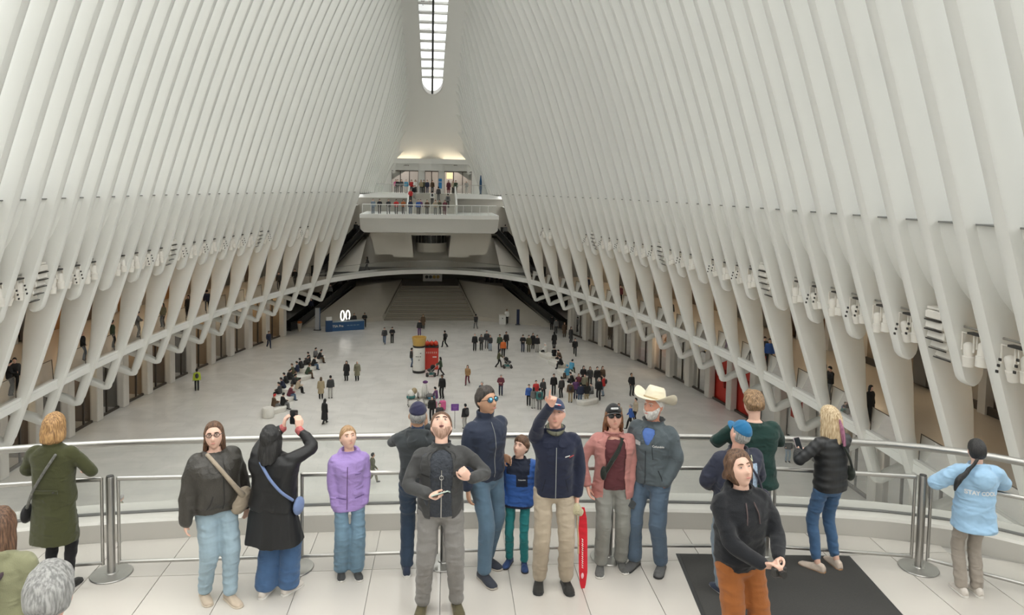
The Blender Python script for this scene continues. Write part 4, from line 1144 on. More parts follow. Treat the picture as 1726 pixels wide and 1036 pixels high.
        if style in ('long', 'bob') and length > 0:
            n = 10; secs = []
            for i in range(n + 1):
                t = i / n; zz = .02 - t * length
                ro = (.083 + .012 * math.sin(t * PI)) * width; rin = .060
                amax = 2.15 - .55 * t; yc = -.012 - .01 * t
                base = s.hc + s.HR @ (V3(0, yc, .02) * hk) - s.up * (t * length)
                fw, sd = s.HR @ V3(0, 1, 0), s.HR @ V3(1, 0, 0)
                ring = []; m_ = 14
                tip = 1 if t < .85 else 1 - .5 * (t - .85) / .15
                for j in range(m_ + 1):
                    a = -amax + 2 * amax * j / m_; rr = ro * (1 + .07 * math.sin(a * 7 + seed + t * 3)) * tip
                    ring.append(tuple(base + (sd * math.sin(a) * rr * .98 - fw * math.cos(a) * rr * 1.15) * hk))
                for j in range(m_, -1, -1):
                    a = -amax + 2 * amax * j / m_; rr = rin * tip
                    ring.append(tuple(base + (sd * math.sin(a) * rr - fw * math.cos(a) * rr * 1.1) * hk))
                secs.append(ring)
            mb.loft(secs)
        me = remesh(mb, voxel, 1)
        return mesh_obj(name, me, HM[col] if isinstance(col, str) else col, s.root)
    def beard(s, col, thick=.008, low=-.03, voxel=.008):
        D = sphere_dirs(48, 40); P = head_point(D); x, y = D[:, 0], D[:, 1]
        az = np.degrees(np.arccos(np.clip(y / (np.hypot(x, y) + 1e-6), -1, 1)))
        line = np.interp(az, [0, 14, 24, 40, 60, 85, 100], [-.046, -.046, -.040, -.040, -.02, .01, -.2])
        lipz = np.exp(-(P[:, 0] / .022) ** 2 - ((P[:, 2] + .062) / .007) ** 2)
        on = 1 / (1 + np.exp((P[:, 2] - line) / .004)) * (az < 98) * (1 - .9 * lipz)
        Q = (P + D * (on * thick - (1 - on) * .009)[:, None]) * s.headk
        Q = Q @ s.HR.T + s.hc; mb = MB(); mb.add([tuple(v) for v in Q], sphere_faces(48, 40))
        return mesh_obj('beard', remesh(mb, voxel, 1), HM[col], s.root)
    # -- clothes
    def top(s, m_, name='jacket', hem=-.10, wid=1.0, puff=0.0, arm_r=(.060, .053, .044), open_front=0.0, neck_r=.075, hem_w=None, sleeve=1.0, wrinkle=.0045, voxel=.011, seed=1, belly=0.0, collar=.05, hood=False, extra=None, band=0.0, thick=.022, arms=True, neckdrop=0.0, collar_flare=1.12, vneck=False):
        b = s.build * wid; mb = MB()
        hw = hem_w or (.172, .125)
        prof = [(hem, hw[0], hw[1], 0), (hem + .03, hw[0] * 1.015, hw[1] * 1.02, 0)]
        if band: prof = [(hem, hw[0] * (1 - band), hw[1] * (1 - band), 0), (hem + .05, hw[0] * (1 - band), hw[1] * (1 - band), 0), (hem + .085, hw[0] * 1.02, hw[1] * 1.02, 0)]
        prof += [(max(.05, hem + .12), .168, .128 + belly, belly * .5), (.18, .162, .125 + belly, belly * .5), (.30, .172, .128 + belly * .3, .01), (.39, .192, .122, .008), (.445, .188, .106, 0), (.48, .145, .090, -.008), (.515 - neckdrop, .09, .078, -.012)]
        pts = []
        for j in range(len(prof) - 1):                       # refine
            for q in range(4):
                t = q / 4; pts.append([prof[j][c] * (1 - t) + prof[j + 1][c] * t for c in range(4)])
        pts.append(list(prof[-1])); n = 28
        secs = []
        for (q, wd, dp, yo) in pts:
            pf = 1 + (puff * (.5 + .5 * math.cos(q / .085 * 2 * PI)) if puff else 0)
            c = s.pelvis + s.up * q + s.fwd * yo
            if open_front <= 0: secs.append(ring3(c, s.side, s.fwd, wd * b * pf, dp * b * pf, n, .80))
            else:
                al = open_front * (1.0 if q < .3 else 1 - .25 * (q - .3) / .2) if not vneck else max(.015, open_front * min(1, max(0, (q - .33) / .12))); ring = []; th = thick / (wd * b)
                for j in range(n + 1):
                    a = PI / 2 + al + (2 * PI - 2 * al) * j / n
                    ring.append(tuple(c + s.side * (wd * b * pf * math.cos(a)) + s.fwd * (dp * b * pf * math.sin(a))))
                for j in range(n, -1, -1):
                    a = PI / 2 + al + (2 * PI - 2 * al) * j / n; k_ = 1 - th
                    ring.append(tuple(c + s.side * (wd * b * k_ * math.cos(a)) + s.fwd * (dp * b * k_ * math.sin(a))))
                secs.append(ring)
        mb.loft(secs)
        if arms:
            for i in (0, 1):
                root = s.sh[i] - s.side * ((-1, 1)[i] * .05)
                w = s.elb[i] + (s.wri[i] - s.elb[i]) * sleeve
                P = [root, s.sh[i] + V3(0, 0, .0), s.sh[i] * .5 + s.elb[i] * .5, s.elb[i], s.elb[i] * .5 + w * .5, w]
                R = [arm_r[0] * .95, arm_r[0], (arm_r[0] + arm_r[1]) / 2, arm_r[1], (arm_r[1] + arm_r[2]) / 2, arm_r[2]]
                if puff:
                    P2, R2 = [], []
                    for j in range(len(P) - 1):
                        for q in range(4):
                            t = q / 4; P2.append(P[j] * (1 - t) + P[j + 1] * t); R2.append((R[j] * (1 - t) + R[j + 1] * t) * (1 + puff * (1 if q % 2 == 0 else -.6)))
                    P2.append(P[-1]); R2.append(R[-1]); limb(mb, P2, R2, 14, sub=2)
                else: limb(mb, P, R, 14)
        if collar > 0:
            secs = []
            for q, rr in ((.47, 1.15), (.505, 1.0), (.505 + collar, collar_flare), (.505 + collar + .008, collar_flare * .90), (.505 + collar - .004, collar_flare * .76), (.48, .66)):
                secs.append(ring3(s.pelvis + s.up * q - s.fwd * (.016 if q < .52 else .012), s.side, s.fwd, neck_r * rr, neck_r * .95 * rr, 20))
            mb.loft(secs)
        if hood:
            secs = []
            for t in np.linspace(0, 1, 9):
                a = -2.0 + 4.0 * t; c = s.neck + s.side * (math.sin(a) * .105) - s.fwd * (math.cos(a) * .085 + .015) + s.up * (-.01 + .025 * math.cos(a))
                secs.append(ring3(c, s.up, nrm(s.side * math.sin(a) - s.fwd * math.cos(a)), .052 * (1 - .35 * abs(2 * t - 1)), .036, 10))
            mb.loft(secs)
            blob(mb, s.neck - s.fwd * .115 - s.up * .065, (.105, .045, .085), 12, 8)
        if extra: extra(mb)
        me = remesh(mb, voxel, 2, .5, wrinkle, seed)
        return mesh_obj(name, me, m_, s.root)
    def skirt(s, m_, name, hem, r0=(.17, .13), r1=(.22, .18), top_q=.12, wrinkle=.006, voxel=.013, seed=3, slit=False):
        """coat skirt / long hem hanging from the waist down to height hem (absolute z)"""
        mb = MB(); secs = []
        z0 = s.pelvis[2] + top_q; n = 8
        for i in range(n + 1):
            t = i / n; z = z0 + (hem - z0) * t
            c = V3(s.pelvis[0] * (1 - t * .4), s.pelvis[1] + s.up[1] * top_q * (1 - t), z)
            secs.append(ring3(c, s.side, s.fwd, r0[0] + (r1[0] - r0[0]) * t, r0[1] + (r1[1] - r0[1]) * t, 24, .9))
        mb.loft(secs); me = remesh(mb, voxel, 2, .5, wrinkle, seed, (10, 10, 2))
        return mesh_obj(name, me, m_, s.root)
    def trousers(s, m_, name='trousers', r=(.098, .078, .068), waist=.05, hem=.06, wrinkle=.0042, voxel=.011, seed=5, wid=1.0):
        mb = MB(); b = s.build * wid; secs = []
        for q, (wd, dp) in ((-.13, (.10, .085)), (-.07, (.160, .116)), (0, (.164, .120)), (waist, (.155, .112))):
            secs.append(ring3(s.pelvis + s.up * q, s.side, s.fwd, wd * b, dp * b, 20))
        mb.loft(secs)
        for i in (0, 1):
            a = s.ank[i] + nrm(s.knee[i] - s.ank[i]) * hem - V3(0, 0, .05)
            mid = (s.hip[i] + s.knee[i]) / 2
            limb(mb, [s.hip[i] + V3(0, 0, .02), mid + V3(0, .012, 0), s.knee[i], (s.knee[i] + a) / 2 - V3(0, .012, 0), a], [r[0] * b * .92, (r[0] * .5 + r[1] * .5) * b * .92, r[1] * b * .94, (r[1] + r[2]) / 2, r[2]], 14)
        me = remesh(mb, voxel, 2, .5, wrinkle, seed, (7, 7, 20))
        return mesh_obj(name, me, m_, s.root)
    def shoes(s, m_, sole=None, L=.275, w=.046, h=.075, name='shoe', low=True):
        for i in (0, 1):
            an = s.ank[i]; f = s.feet[i]; a = f[2]
            d = V3(math.sin(-a), math.cos(a), 0); sd = V3(d[1], -d[0], 0); z0 = an[2] - .085
            def mbuild(prof):
                mb = MB(); secs = []
                for t, hw, z_a, z_b in prof:
                    c = V3(an[0], an[1], z0) + d * (t * L - .075)
                    secs.append([tuple(c + sd * (hw * x) + V3(0, 0, z_a + (z_b - z_a) * y)) for x, y in ((-.8, 0), (-1, .12), (-.98, .45), (-.72, .85), (-.3, 1), (.3, 1), (.72, .85), (.98, .45), (1, .12), (.8, 0))])
                mb.loft(secs); return mb
            o = mbuild([(-.02, w * .55, .018, h * .9), (.06, w * .8, .014, h * 1.25), (.2, w * .85, .012, h * 1.35), (.36, w * .85, .012, h * 1.2), (.52, w * .98, .012, h * .88), (.75, w * 1.08, .012, h * .66), (.92, w * .85, .014, h * .52), (1.0, w * .4, .02, h * .34)]).build(name, m_, s.root, 70)
            fix_normals(o)
            o2 = mbuild([(-.035, w * .5, 0, .022), (.06, w * .88, 0, .026), (.3, w * .9, 0, .024), (.55, w * 1.05, 0, .024), (.78, w * 1.14, 0, .024), (.94, w * .9, 0, .024), (1.015, w * .4, .004, .022)]).build('sole', sole or m_, o, 60)
            fix_normals(o2)
    def strap(s, m_, pts, r=.012, name='strap', flat=2.2):
        mb = MB(); limb(mb, [s.at(p) for p in pts], [r] * len(pts), 8, sub=4); return mb.build(name, m_, s.root, 70)
    def at(s, p):
        """torso coordinates (across, out, up from the pelvis) -> local"""
        return s.pelvis + s.side * p[0] + s.fwd * p[1] + s.up * p[2]
    def hp(s, p): return s.hc + s.HR @ (V3(*p) * s.headk)
    def world(s, p): return np.array(s.root.matrix_basis @ Vector(tuple(map(float, p))))
    def cap(s, m_, brim_m=None, name='cap', brim=True, back=False, badge=None, tall=1.0):
        D = sphere_dirs(32, 24); P = head_point(D); on = P[:, 2] > .038
        Q = P + D * np.where(on, .011 + .009 * np.clip((P[:, 2] - .03) / .08, 0, 1) * tall, -.01)[:, None]
        Q = (Q * s.headk) @ s.HR.T + s.hc; mb = MB(); mb.add([tuple(v) for v in Q], sphere_faces(32, 24))
        c = mesh_obj(name, remesh(mb, .008, 1), m_, s.root)
        if brim:
            secs = []; sg = -1 if back else 1
            for t in np.linspace(-1, 1, 13):
                a = t * 1.05; x0, y0 = .086 * math.sin(a), .100 * math.cos(a)
                ex = .060 * math.sqrt(max(0, 1 - t * t)) + .002
                dz = -.004 - .018 * t * t
                p = lambda x, y, z: tuple(s.hp((x, sg * y, z)))
                secs.append([p(x0 * .96, y0 * .95, .046 + dz), p(x0 * 1.0, y0 + ex, .046 + dz - .006), p(x0 * 1.0, y0 + ex, .041 + dz - .006), p(x0 * .96, y0 * .95, .040 + dz)])
            fix_normals(MB().loft(secs).build('brim', brim_m or m_, c, 50))
        return c
    def glasses(s, lens_m, frame_m, r=.024, name='sunglasses', hgt=.78):
        mb = MB(); 
        for sg in (-1, 1):
            mb.loft([[tuple(s.hp((sg * .033 + math.cos(a) * r * q, yy - .30 * abs(math.cos(a) * r) * (math.cos(a) * sg > 0), .010 + math.sin(a) * r * hgt * q))) for a in np.linspace(0, 2 * PI, 18, endpoint=False)] for yy, q in ((.084, 1), (.090, 1), (.093, .6))])
        g = fix_normals(mb.build('lens', lens_m, None, 50)); g.name = name; g.parent = s.root
        for sg in (-1, 1):
            ring = [tuple(s.hp((sg * .033 + math.cos(a) * r, .090 - .30 * abs(math.cos(a) * r) * (math.cos(a) * sg > 0), .010 + math.sin(a) * r * hgt))) for a in np.linspace(0, 2 * PI, 15)]
            mb = MB(); mb.tube(ring, .0026, 5); mb.build('rim', frame_m, g)
            mb = MB(); mb.tube([tuple(s.hp((sg * .058, .086, .014))), tuple(s.hp((sg * .082, .03, .014))), tuple(s.hp((sg * .083, -.01, .010)))], .003, 5); mb.build('temple_arm', frame_m, g)
        mb = MB(); mb.tube([tuple(s.hp((-.012, .097, .014))), tuple(s.hp((.012, .097, .014)))], .003, 5); mb.build('bridge', frame_m, g)
        return g
    def tag(s, label, group=None): tag(s.root, label, 'person', group); return s
# ------------------------------------------------------------ people on the near balcony
def HD(fx, fy): return math.atan2(-fx, fy)
def foot(px, py): p = at_z(px, py, ZB); return (float(p[0]), float(p[1]), ZB)
def to_local(base, h, H, w):
    k = H / 1.75; d = np.asarray(w, float) - np.asarray(base); c, s = math.cos(-h), math.sin(-h)
    return V3(d[0] * c - d[1] * s, d[0] * s + d[1] * c, d[2]) / k
def hand_px(base, h, H, px, py, dy=0.0):
    return to_local(base, h, H, at_y(px, py, base[1] + dy))
from mathutils.bvhtree import BVHTree
def decal(verts2, faces, target, origin, right, up, into, m_, name, parent, off=.005):
    """lay flat print on a surface: 2-D mesh (u, v) projected along `into`"""
    me = target.data; bvh = BVHTree.FromPolygons([v.co.copy() for v in me.vertices], [tuple(p.vertices) for p in me.polygons])
    o_, r_, u_, i_ = (Vector(tuple(map(float, q))) for q in (origin, right, up, into)); V = []
    for u, v in verts2:
        p = o_ + r_ * u + u_ * v - i_ * .3
        hit = bvh.ray_cast(p, i_, 1.0)
        V.append(tuple((hit[0] if hit[0] is not None else o_ + r_ * u + u_ * v) - i_ * off))
    return mk(name, V, faces, m_, parent)
def text_mesh(body, size, bold=0.0):
    cu = bpy.data.curves.new('t', 'FONT'); cu.body = body; cu.size = size; cu.align_x = 'CENTER'; cu.align_y = 'CENTER'; cu.offset = bold
    o = bpy.data.objects.new('t', cu); WORK.collection.objects.link(o); WORK.view_layers[0].update()
    me = bpy.data.meshes.new_from_object(o.evaluated_get(WORK.view_layers[0].depsgraph))
    V = [(v.co.x, v.co.y) for v in me.vertices]; Fc = [tuple(p.vertices) for p in me.polygons]
    bpy.data.objects.remove(o); bpy.data.curves.remove(cu); bpy.data.meshes.remove(me)
    return V, Fc
def phone(label, pos, d_up, d_face, m_=None, group=None):
    """a phone standing along d_up, screen towards d_face"""
    t = empty('phone', tuple(pos)); u, f = nrm(d_up), nrm(d_face); f = nrm(f - u * (u @ f)); r = np.cross(u, f)
    def slab(w, h, a, b, nm, mm, par, z0=0.0):
        secs = []
        for t_ in (a, b): secs.append([tuple(r * x * w + u * (y * h + z0) + f * t_) for x, y in ((-.42, -.5), (.42, -.5), (.5, -.44), (.5, .44), (.42, .5), (-.42, .5), (-.5, .44), (-.5, -.44))])
        return fix_normals(MB().loft(secs).build(nm, mm, par))
    b = slab(.074, .152, -.005, .005, 'case', m_ or M_BLK, t)
    slab(.066, .142, .005, .006, 'screen', mat('phone_screen', (.03, .035, .04), .08), t)
    slab(.028, .03, -.008, -.005, 'camera_bump', M_DARK, t, .05)
    tag(t, label, 'phone', group); return t
def seam(f, jk, pts, w=.008, m_=None, name='seam', back=False, off=.004):
    """stitched line, flap edge or zip laid on a garment; pts in torso coordinates (across, up)"""
    t_ = np.linspace(0, len(pts) - 1, 14); pts = [(float(np.interp(q, range(len(pts)), [p_[0] for p_ in pts])), float(np.interp(q, range(len(pts)), [p_[1] for p_ in pts]))) for q in t_]
    V, Fc = [], []; n = len(pts)
    for i, (u, v) in enumerate(pts):
        a, b_ = pts[max(i - 1, 0)], pts[min(i + 1, n - 1)]; d = nrm(V3(b_[0] - a[0], b_[1] - a[1], 0)); nx, ny = -d[1] * w / 2, d[0] * w / 2
        V += [(u + nx, v + ny), (u - nx, v - ny)]
    Fc = [(2 * i, 2 * i + 1, 2 * i + 3, 2 * i + 2) for i in range(n - 1)]
    sg = -1 if back else 1
    return decal(V, Fc, jk, f.at((0, sg * .2, 0)), f.side, f.up, -f.fwd * sg, m_, name, f.root, off)
def lapels(f, jk, m_, top_=.485, s_=1.0):
    for sg in (-1, 1):
        P = [[(sg * .035, top_), (sg * .075, top_ + .005), (sg * .110, top_ - .01)], [(sg * .025, top_ - .05 * s_), (sg * .07, top_ - .045 * s_), (sg * .122, top_ - .05 * s_)], [(sg * .03, top_ - .085 * s_), (sg * .075, top_ - .10 * s_), (sg * .115, top_ - .085 * s_)]]
        V = [q for r in P for q in r]; Fc = [(3 * i + j, 3 * i + j + 1, 3 * i + j + 4, 3 * i + j + 3) for i in (0, 1) for j in (0, 1)]
        decal(V, Fc, jk, f.at((0, .2, 0)), f.side, f.up, -f.fwd, m_, 'collar_flap', f.root, .012)
DEN = lambda n, c: cloth('denim_' + n, c, .85, .3, 260, .22, 7)
C_ = cloth
white_sole = C_('sole_white', (.68, .66, .62), .7); dark_sole = C_('sole_dark', (.03, .03, .03), .7)

# 1 woman in the olive coat, seen from behind
b = foot(95, 997); h = HD(.10, 1)
f = Fig(b, h, 1.66, hands=[(-.17, .27, 1.13), (.17, .27, 1.13)], poles=[(-1, -.5, -.5), (1, -.5, -.5)], head=(-.05, .1, 0), feet=[(-.075, 0, .1), (.085, .03, -.12)], build=1.06)
olive = C_('olive_coat', (.052, .055, .022), .9, .3)
f.skin(SK['fair']); f.hair('bob', 'ginger', .022, 4, length=.17, width=1.10)
ct = f.top(olive, 'coat', hem=-.05, wid=1.08, collar=.055, neck_r=.08, arm_r=(.068, .060, .052), seed=4)
f.skirt(olive, 'coat_skirt', .52, (.178, .135), (.225, .185), .14)
f.trousers(C_('black_leggings', (.012, .012, .013)), r=(.09, .066, .05)); f.shoes(C_('black_shoe', (.015, .014, .013), .5), dark_sole)
fix_normals(MB().cbox(tuple(f.at((0, -.145, .11))), (.24, .012, .035)).build('half_belt', olive, f.root))
MB().lathe([(.0, .0), (.012, .0), (.012, .006), (0, .008)], tuple(f.at((.085, -.152, .11))), 10).build('button', M_BLK, f.root)
f.tag('person in a knee length olive coat, back turned')
bag = empty('crossbody_bag', b, h); bag.scale = f.root.scale; tag(bag, 'small black bag on a black and white patterned strap across the olive coat', 'bag')
mb = MB(); limb(mb, [f.at((.10, -.13, .47)), f.at((.02, -.155, .34)), f.at((-.10, -.16, .14)), f.at((-.20, -.10, -.06))], [.014] * 4, 8); mb.build('strap', mat('patterned_strap', (.12, .12, .11), .7, var=.95, scale=40), bag, 70)
mb = MB(); blob(mb, f.at((-.235, -.04, -.14)), (.035, .10, .09), 12, 8); mb.build('pouch', C_('bag_black', (.015, .015, .016), .5), bag, 70)

# 2 woman in the brown leather jacket
b = foot(364, 1005); h = HD(.62, -.78)
f = Fig(b, h, 1.63, hands=[(-.31, .02, .80), (.30, .02, .80)], head=(.20, -.50, .05), feet=[(-.07, .16, .1), (.09, -.06, -.15)], build=1.18, poles=[(-.9, -.6, 0), (.9, -.6, 0)])
leather = mat('charcoal_leather', (.040, .036, .030), .42, var=.25, scale=10, bump=.25, bscale=60, spec=.5)
f.skin(SK['fair']); f.face('brown'); f.hair('long', 'brown', .014, 5, length=.34, width=1.02)
jk = f.top(leather, 'jacket', hem=-.04, wid=1.18, hem_w=(.18, .14), arm_r=(.088, .088, .070), collar=.035, neck_r=.088, band=.10, belly=.02, seed=7, wrinkle=.007, sleeve=1.15, collar_flare=1.3)
lapels(f, jk, leather, s_=1.2); dk = mat('dark_seam', (.008, .008, .008), .6)
seam(f, jk, [(.0, .40), (.0, .2), (.0, .0)], .010, dk, 'zip'); seam(f, jk, [(.10, .16), (.13, .08), (.15, .03)], .012, dk, 'pocket')
f.trousers(DEN('light', (.30, .40, .47)), r=(.10, .086, .072)); f.shoes(C_('beige_sneaker', (.50, .41, .32)), C_('gum_sole', (.58, .50, .40)))
f.glasses(glass_mat('clear_lens', (.95, .95, .95)), M_DARK, .022, 'glasses')
f.tag('person in glasses, oversized charcoal leather jacket and light jeans')
bag = empty('crossbody_bag', b, h); bag.scale = f.root.scale; tag(bag, 'beige crescent shoulder bag over the leather jacket', 'bag')
tan = C_('beige_bag', (.36, .30, .23), .7)
mb = MB(); limb(mb, [f.at((.10, .06, .53)), f.at((.05, .175, .44)), f.at((-.08, .225, .24)), f.at((-.20, .17, .08))], [.020, .020, .022, .03], 8); mb.build('strap', tan, bag, 70)
mb = MB(); blob(mb, f.at((-.20, .14, .02)), (.10, .055, .14), 14, 10, rot_xyz(0, 0, -.5)); mb.build('pouch', tan, bag, 70)

# 3 woman in the long black coat photographing with her phone
b = foot(462, 1003); h = HD(.35, 1)
f = Fig(b, h, 1.62, hands=[(-.07, .30, 1.60), (.10, .30, 1.60)], poles=[(-1, .1, -.6), (1, .1, -.5)], head=(.55, -.05, 0), feet=[(-.09, -.03, .1), (.11, .08, -.25)], build=1.15, hand_dir=[(.1, .2, 1), (-.1, .2, 1)], hand_n=[(.8, .6, 0), (-.8, .6, 0)], curl=(.8, .8))
blk = mat('black_nylon', (.012, .012, .013), .5, var=.15, scale=8, spec=.4)
f.skin(SK['fair']); f.face('black'); f.hair('bob', 'black', .018, 6, length=.22, width=1.12)
f.top(blk, 'coat', hem=-.04, wid=1.2, arm_r=(.080, .074, .056), collar=.04, neck_r=.09, seed=9, wrinkle=.008, sleeve=.86)
f.skirt(blk, 'coat_skirt', .56, (.195, .15), (.31, .24), .14, .01)
for i in (0, 1):
    mb = MB(); limb(mb, [f.elb[i] * .2 + f.wri[i] * .8, f.wri[i]], [.044, .042], 12); mb.build('floral_cuff', mat('floral_cuff', (.42, .10, .10), .7, var=.9, scale=35), f.root, 70)
f.trousers(DEN('blue', (.062, .125, .25)), r=(.105, .105, .112)); f.shoes(C_('white_sneaker', (.62, .57, .52)), white_sole)
f.tag('person in a long flared black coat holding up a phone')
bag = empty('crossbody_bag', b, h); bag.scale = f.root.scale; tag(bag, 'blue bag strap slung across the long flared black coat', 'bag')
mb = MB(); limb(mb, [f.at((-.06, -.14, .46)), f.at((.06, -.185, .33)), f.at((.17, -.165, .20)), f.at((.235, -.05, .08))], [.015] * 4, 8); mb.build('strap', C_('blue_strap', (.16, .22, .40)), bag, 70)
mb = MB(); blob(mb, f.at((.26, .02, .0)), (.04, .09, .09), 12, 8); mb.build('pouch', C_('blue_strap', (.16, .22, .40)), bag, 70)
pw = f.world((f.wri[0] + f.wri[1]) / 2 + V3(0, .06, .10))
phone('black phone held up by the person in the flared black coat', pw, (.05, -.25, 1), (0, -1, -.2))

# 4 girl in the purple jacket
b = foot(588, 966); h = HD(.22, -.97)
f = Fig(b, h, 1.45, hands=[(-.165, .07, .86), (.165, .07, .86)], poles=[(-1, -.5, 0), (1, -.5, 0)], head=(.42, .12, .05), feet=[(-.085, .03, .1), (.085, -.02, -.1)], build=1.0, headk=1.06, finger_pose=('pocket', 'pocket'))
lil = C_('lilac_nylon', (.36, .25, .56), .6, .2, 90)
f.skin(SK['fair']); f.face('light'); f.hair('tied', 'light', .014, 8, front=.058)
jk = f.top(lil, 'jacket', hem=-.14, wid=1.06, hem_w=(.185, .14), arm_r=(.068, .064, .056), collar=.05, neck_r=.085, hood=True, seed=11, wrinkle=.006)
mb = MB(); mb.tube([tuple(f.at((.035, .140, .40))), tuple(f.at((.04, .15, .2))), tuple(f.at((.04, .146, -.1)))], .004, 5); mb.build('zip_flap', C_('plum_zip', (.08, .03, .09)), f.root)
f.trousers(DEN('mid', (.16, .26, .35)), r=(.090, .095, .094), hem=.05)
lp = C_('lilac_dark', (.16, .10, .28)); seam(f, jk, [(.05, .02), (.12, .03), (.16, .035)], .012, lp, 'pocket_flap'); seam(f, jk, [(-.05, .02), (-.12, .03), (-.16, .035)], .012, lp, 'pocket_flap'); seam(f, jk, [(-.05, .30), (-.08, .30), (-.12, .30)], .010, lp, 'pocket_flap'); f.shoes(C_('black_white_sneaker', (.05, .05, .05), var=.9, scale=12), white_sole)  # pocket flaps drawn as strips of darker lilac
f.tag('person in a purple hooded jacket and wide patterned jeans looking up')
for q in ((-.06, .115, -.24), (-.11, .11, -.36), (.1, .10, -.56), (.085, .11, -.68)):
    ring = [tuple(f.at((q[0] + .022 * math.cos(a), q[1] + .005, q[2] + .028 * math.sin(a)))) for a in np.linspace(0, 2 * PI, 11)]
    MB().tube(ring, .004, 5).build('heart_print', C_('heart_white', (.6, .64, .66)), f.root)

# 5 man in the navy cap and dark hooded jacket, seen from behind
b = foot(702, 966); h = HD(.05, 1)
f = Fig(b, h, 1.70, hands=[(-.08, .26, 1.40), (.07, .27, 1.42)], poles=[(-1, .2, -.7), (1, .2, -.7)], head=(.10, 0, 0), feet=[(-.10, 0, .12), (.10, .05, -.12)], build=1.08, hand_dir=[(.1, .3, 1), (-.1, .3, 1)], curl=(.7, .7))
hood = C_('dark_grey_softshell', (.040, .046, .050), .8)
f.skin(SK['tan']); f.face('grey'); f.hair('short', 'grey', .002, 9)
f.top(hood, 'jacket', hem=-.02, wid=1.05, band=.06, hood=True, collar=.05, seed=13, wrinkle=.006)
mb = MB(); limb(mb, [f.neck - f.up * .02, f.neck + f.up * .045], [.066, .066], 14); mb.build('blue_collar', C_('navy_collar', (.03, .05, .10)), f.root, 70)
f.cap(C_('navy_cap', (.022, .022, .055)), name='cap'); f.trousers(DEN('dark', (.030, .050, .085)), r=(.098, .08, .072)); f.shoes(C_('navy_sneaker', (.03, .04, .07)), white_sole)
f.tag('person in a navy cap and dark hooded jacket, back turned')

# 6 man with a beard looking straight up
b = foot(741, 1026); h = PI
f = Fig(b, h, 1.80, hands=[hand_px(b, h, 1.80, 793, 806, -.24), hand_px(b, h, 1.80, 722, 833, -.30)], poles=[(-1, -.4, -.6), (1, -.4, -.6)], head=(.98, -.03, .03), feet=[(-.15, 0, .14), (.155, 0, -.14)], build=1.10,
        hand_dir=[(.55, .2, .6), (-.75, .5, -.05)], hand_n=[(.3, -.9, 0), (-.1, .2, .9)], curl=(1.4, .75))
f.skin(SK['fair']); f.face('dark', open_mouth=True); f.hair('short', 'brown', .014, 10, front=.070); f.beard('stubble', .0015)
chj = C_('charcoal_jacket', (.050, .050, .050), .7, .2)
f.top(C_('quilted_navy', (.040, .046, .058), .6, .9, 45), 'vest', hem=-.06, wid=.98, arms=False, collar=.05, neck_r=.076, wrinkle=.003, neckdrop=.02)
jk = f.top(chj, 'jacket', hem=-.08, wid=1.10, open_front=.46, collar=.055, neck_r=.086, arm_r=(.068, .062, .054), seed=15, wrinkle=.006)
mb = MB(); mb.tube([tuple(f.at((.0, .155, q))) for q in (-.05, .1, .25, .36)], .0045, 5); mb.build('zip', M_STEEL, f.root)
ring = [tuple(f.at((.016 * math.cos(a), .166, .30 + .018 * math.sin(a)))) for a in np.linspace(0, 2 * PI, 11)]; MB().tube(ring, .0035, 5).build('zip_pull', M_STEEL, f.root)
f.trousers(C_('grey_chino', (.205, .195, .185)), r=(.108, .084, .070), seed=16); f.shoes(C_('olive_trainer', (.10, .085, .045), var=.4, scale=20), C_('sole_tan', (.35, .28, .15)))
dkc = C_('charcoal_dark', (.015, .015, .015)); seam(f, jk, [(.07, .30), (.11, .30), (.17, .31)], .014, dkc, 'pocket_flap'); seam(f, jk, [(-.07, .30), (-.11, .30), (-.17, .31)], .014, dkc, 'pocket_flap'); lapels(f, jk, chj, .49, .8)
f.tag('person in an open charcoal jacket and grey trousers looking straight up')
phone('pale green phone in the hand of the person in grey trousers', f.world(f.wri[1] + V3(-.10, .07, .03)), (.9, -.2, .35), (.1, -.5, -.8), mat('pale_green_case', (.42, .50, .44), .4))

# 7 tall man in mirrored sunglasses
b = foot(816, 962); h = HD(.55, -.83)
f = Fig(b, h, 1.85, hands=[hand_px(b, h, 1.85, 845, 768, .10), (.24, .05, .82)], poles=[(-.6, -1, -.2), (.6, -1, -.2)], head=(.22, .10, 0), feet=[(-.10, -.10, .15), (.10, .12, -.10)], build=1.06, hand_dir=[(-.2, 1, -.1), None], curl=(.5, .6))
navy = C_('navy_jacket', (.022, .030, .055), .7, .15)
f.skin(SK['tan']); f.face('dark', eyes=False); f.hair('short', 'dark', .014, 11, front=.062)
jk = f.top(navy, 'jacket', hem=-.05, wid=1.06, band=.08, collar=.085, neck_r=.084, arm_r=(.068, .060, .050), seed=17, wrinkle=.006)
f.trousers(DEN('washed', (.10, .165, .235)), r=(.100, .082, .072), seed=18); f.shoes(C_('charcoal_trainer', (.04, .045, .06)), C_('sole_beige', (.42, .38, .33)))
seam(f, jk, [(.0, .50), (.0, .3), (.0, .0)], .007, MATS['cloth_zip_grey'] if 'cloth_zip_grey' in MATS else C_('zip_grey', (.25, .26, .26)), 'zip'); seam(f, jk, [(.09, .12), (.12, .02)], .008, C_('navy_dark', (.006, .008, .016)), 'pocket'); seam(f, jk, [(-.09, .12), (-.12, .02)], .008, C_('navy_dark', (.006, .008, .016)), 'pocket')
f.glasses(mat('mirror_lens', (.16, .42, .62), .12, metal=.9), M_DARK, .026)
f.tag('tall person in mirrored blue sunglasses, navy jacket and washed jeans')

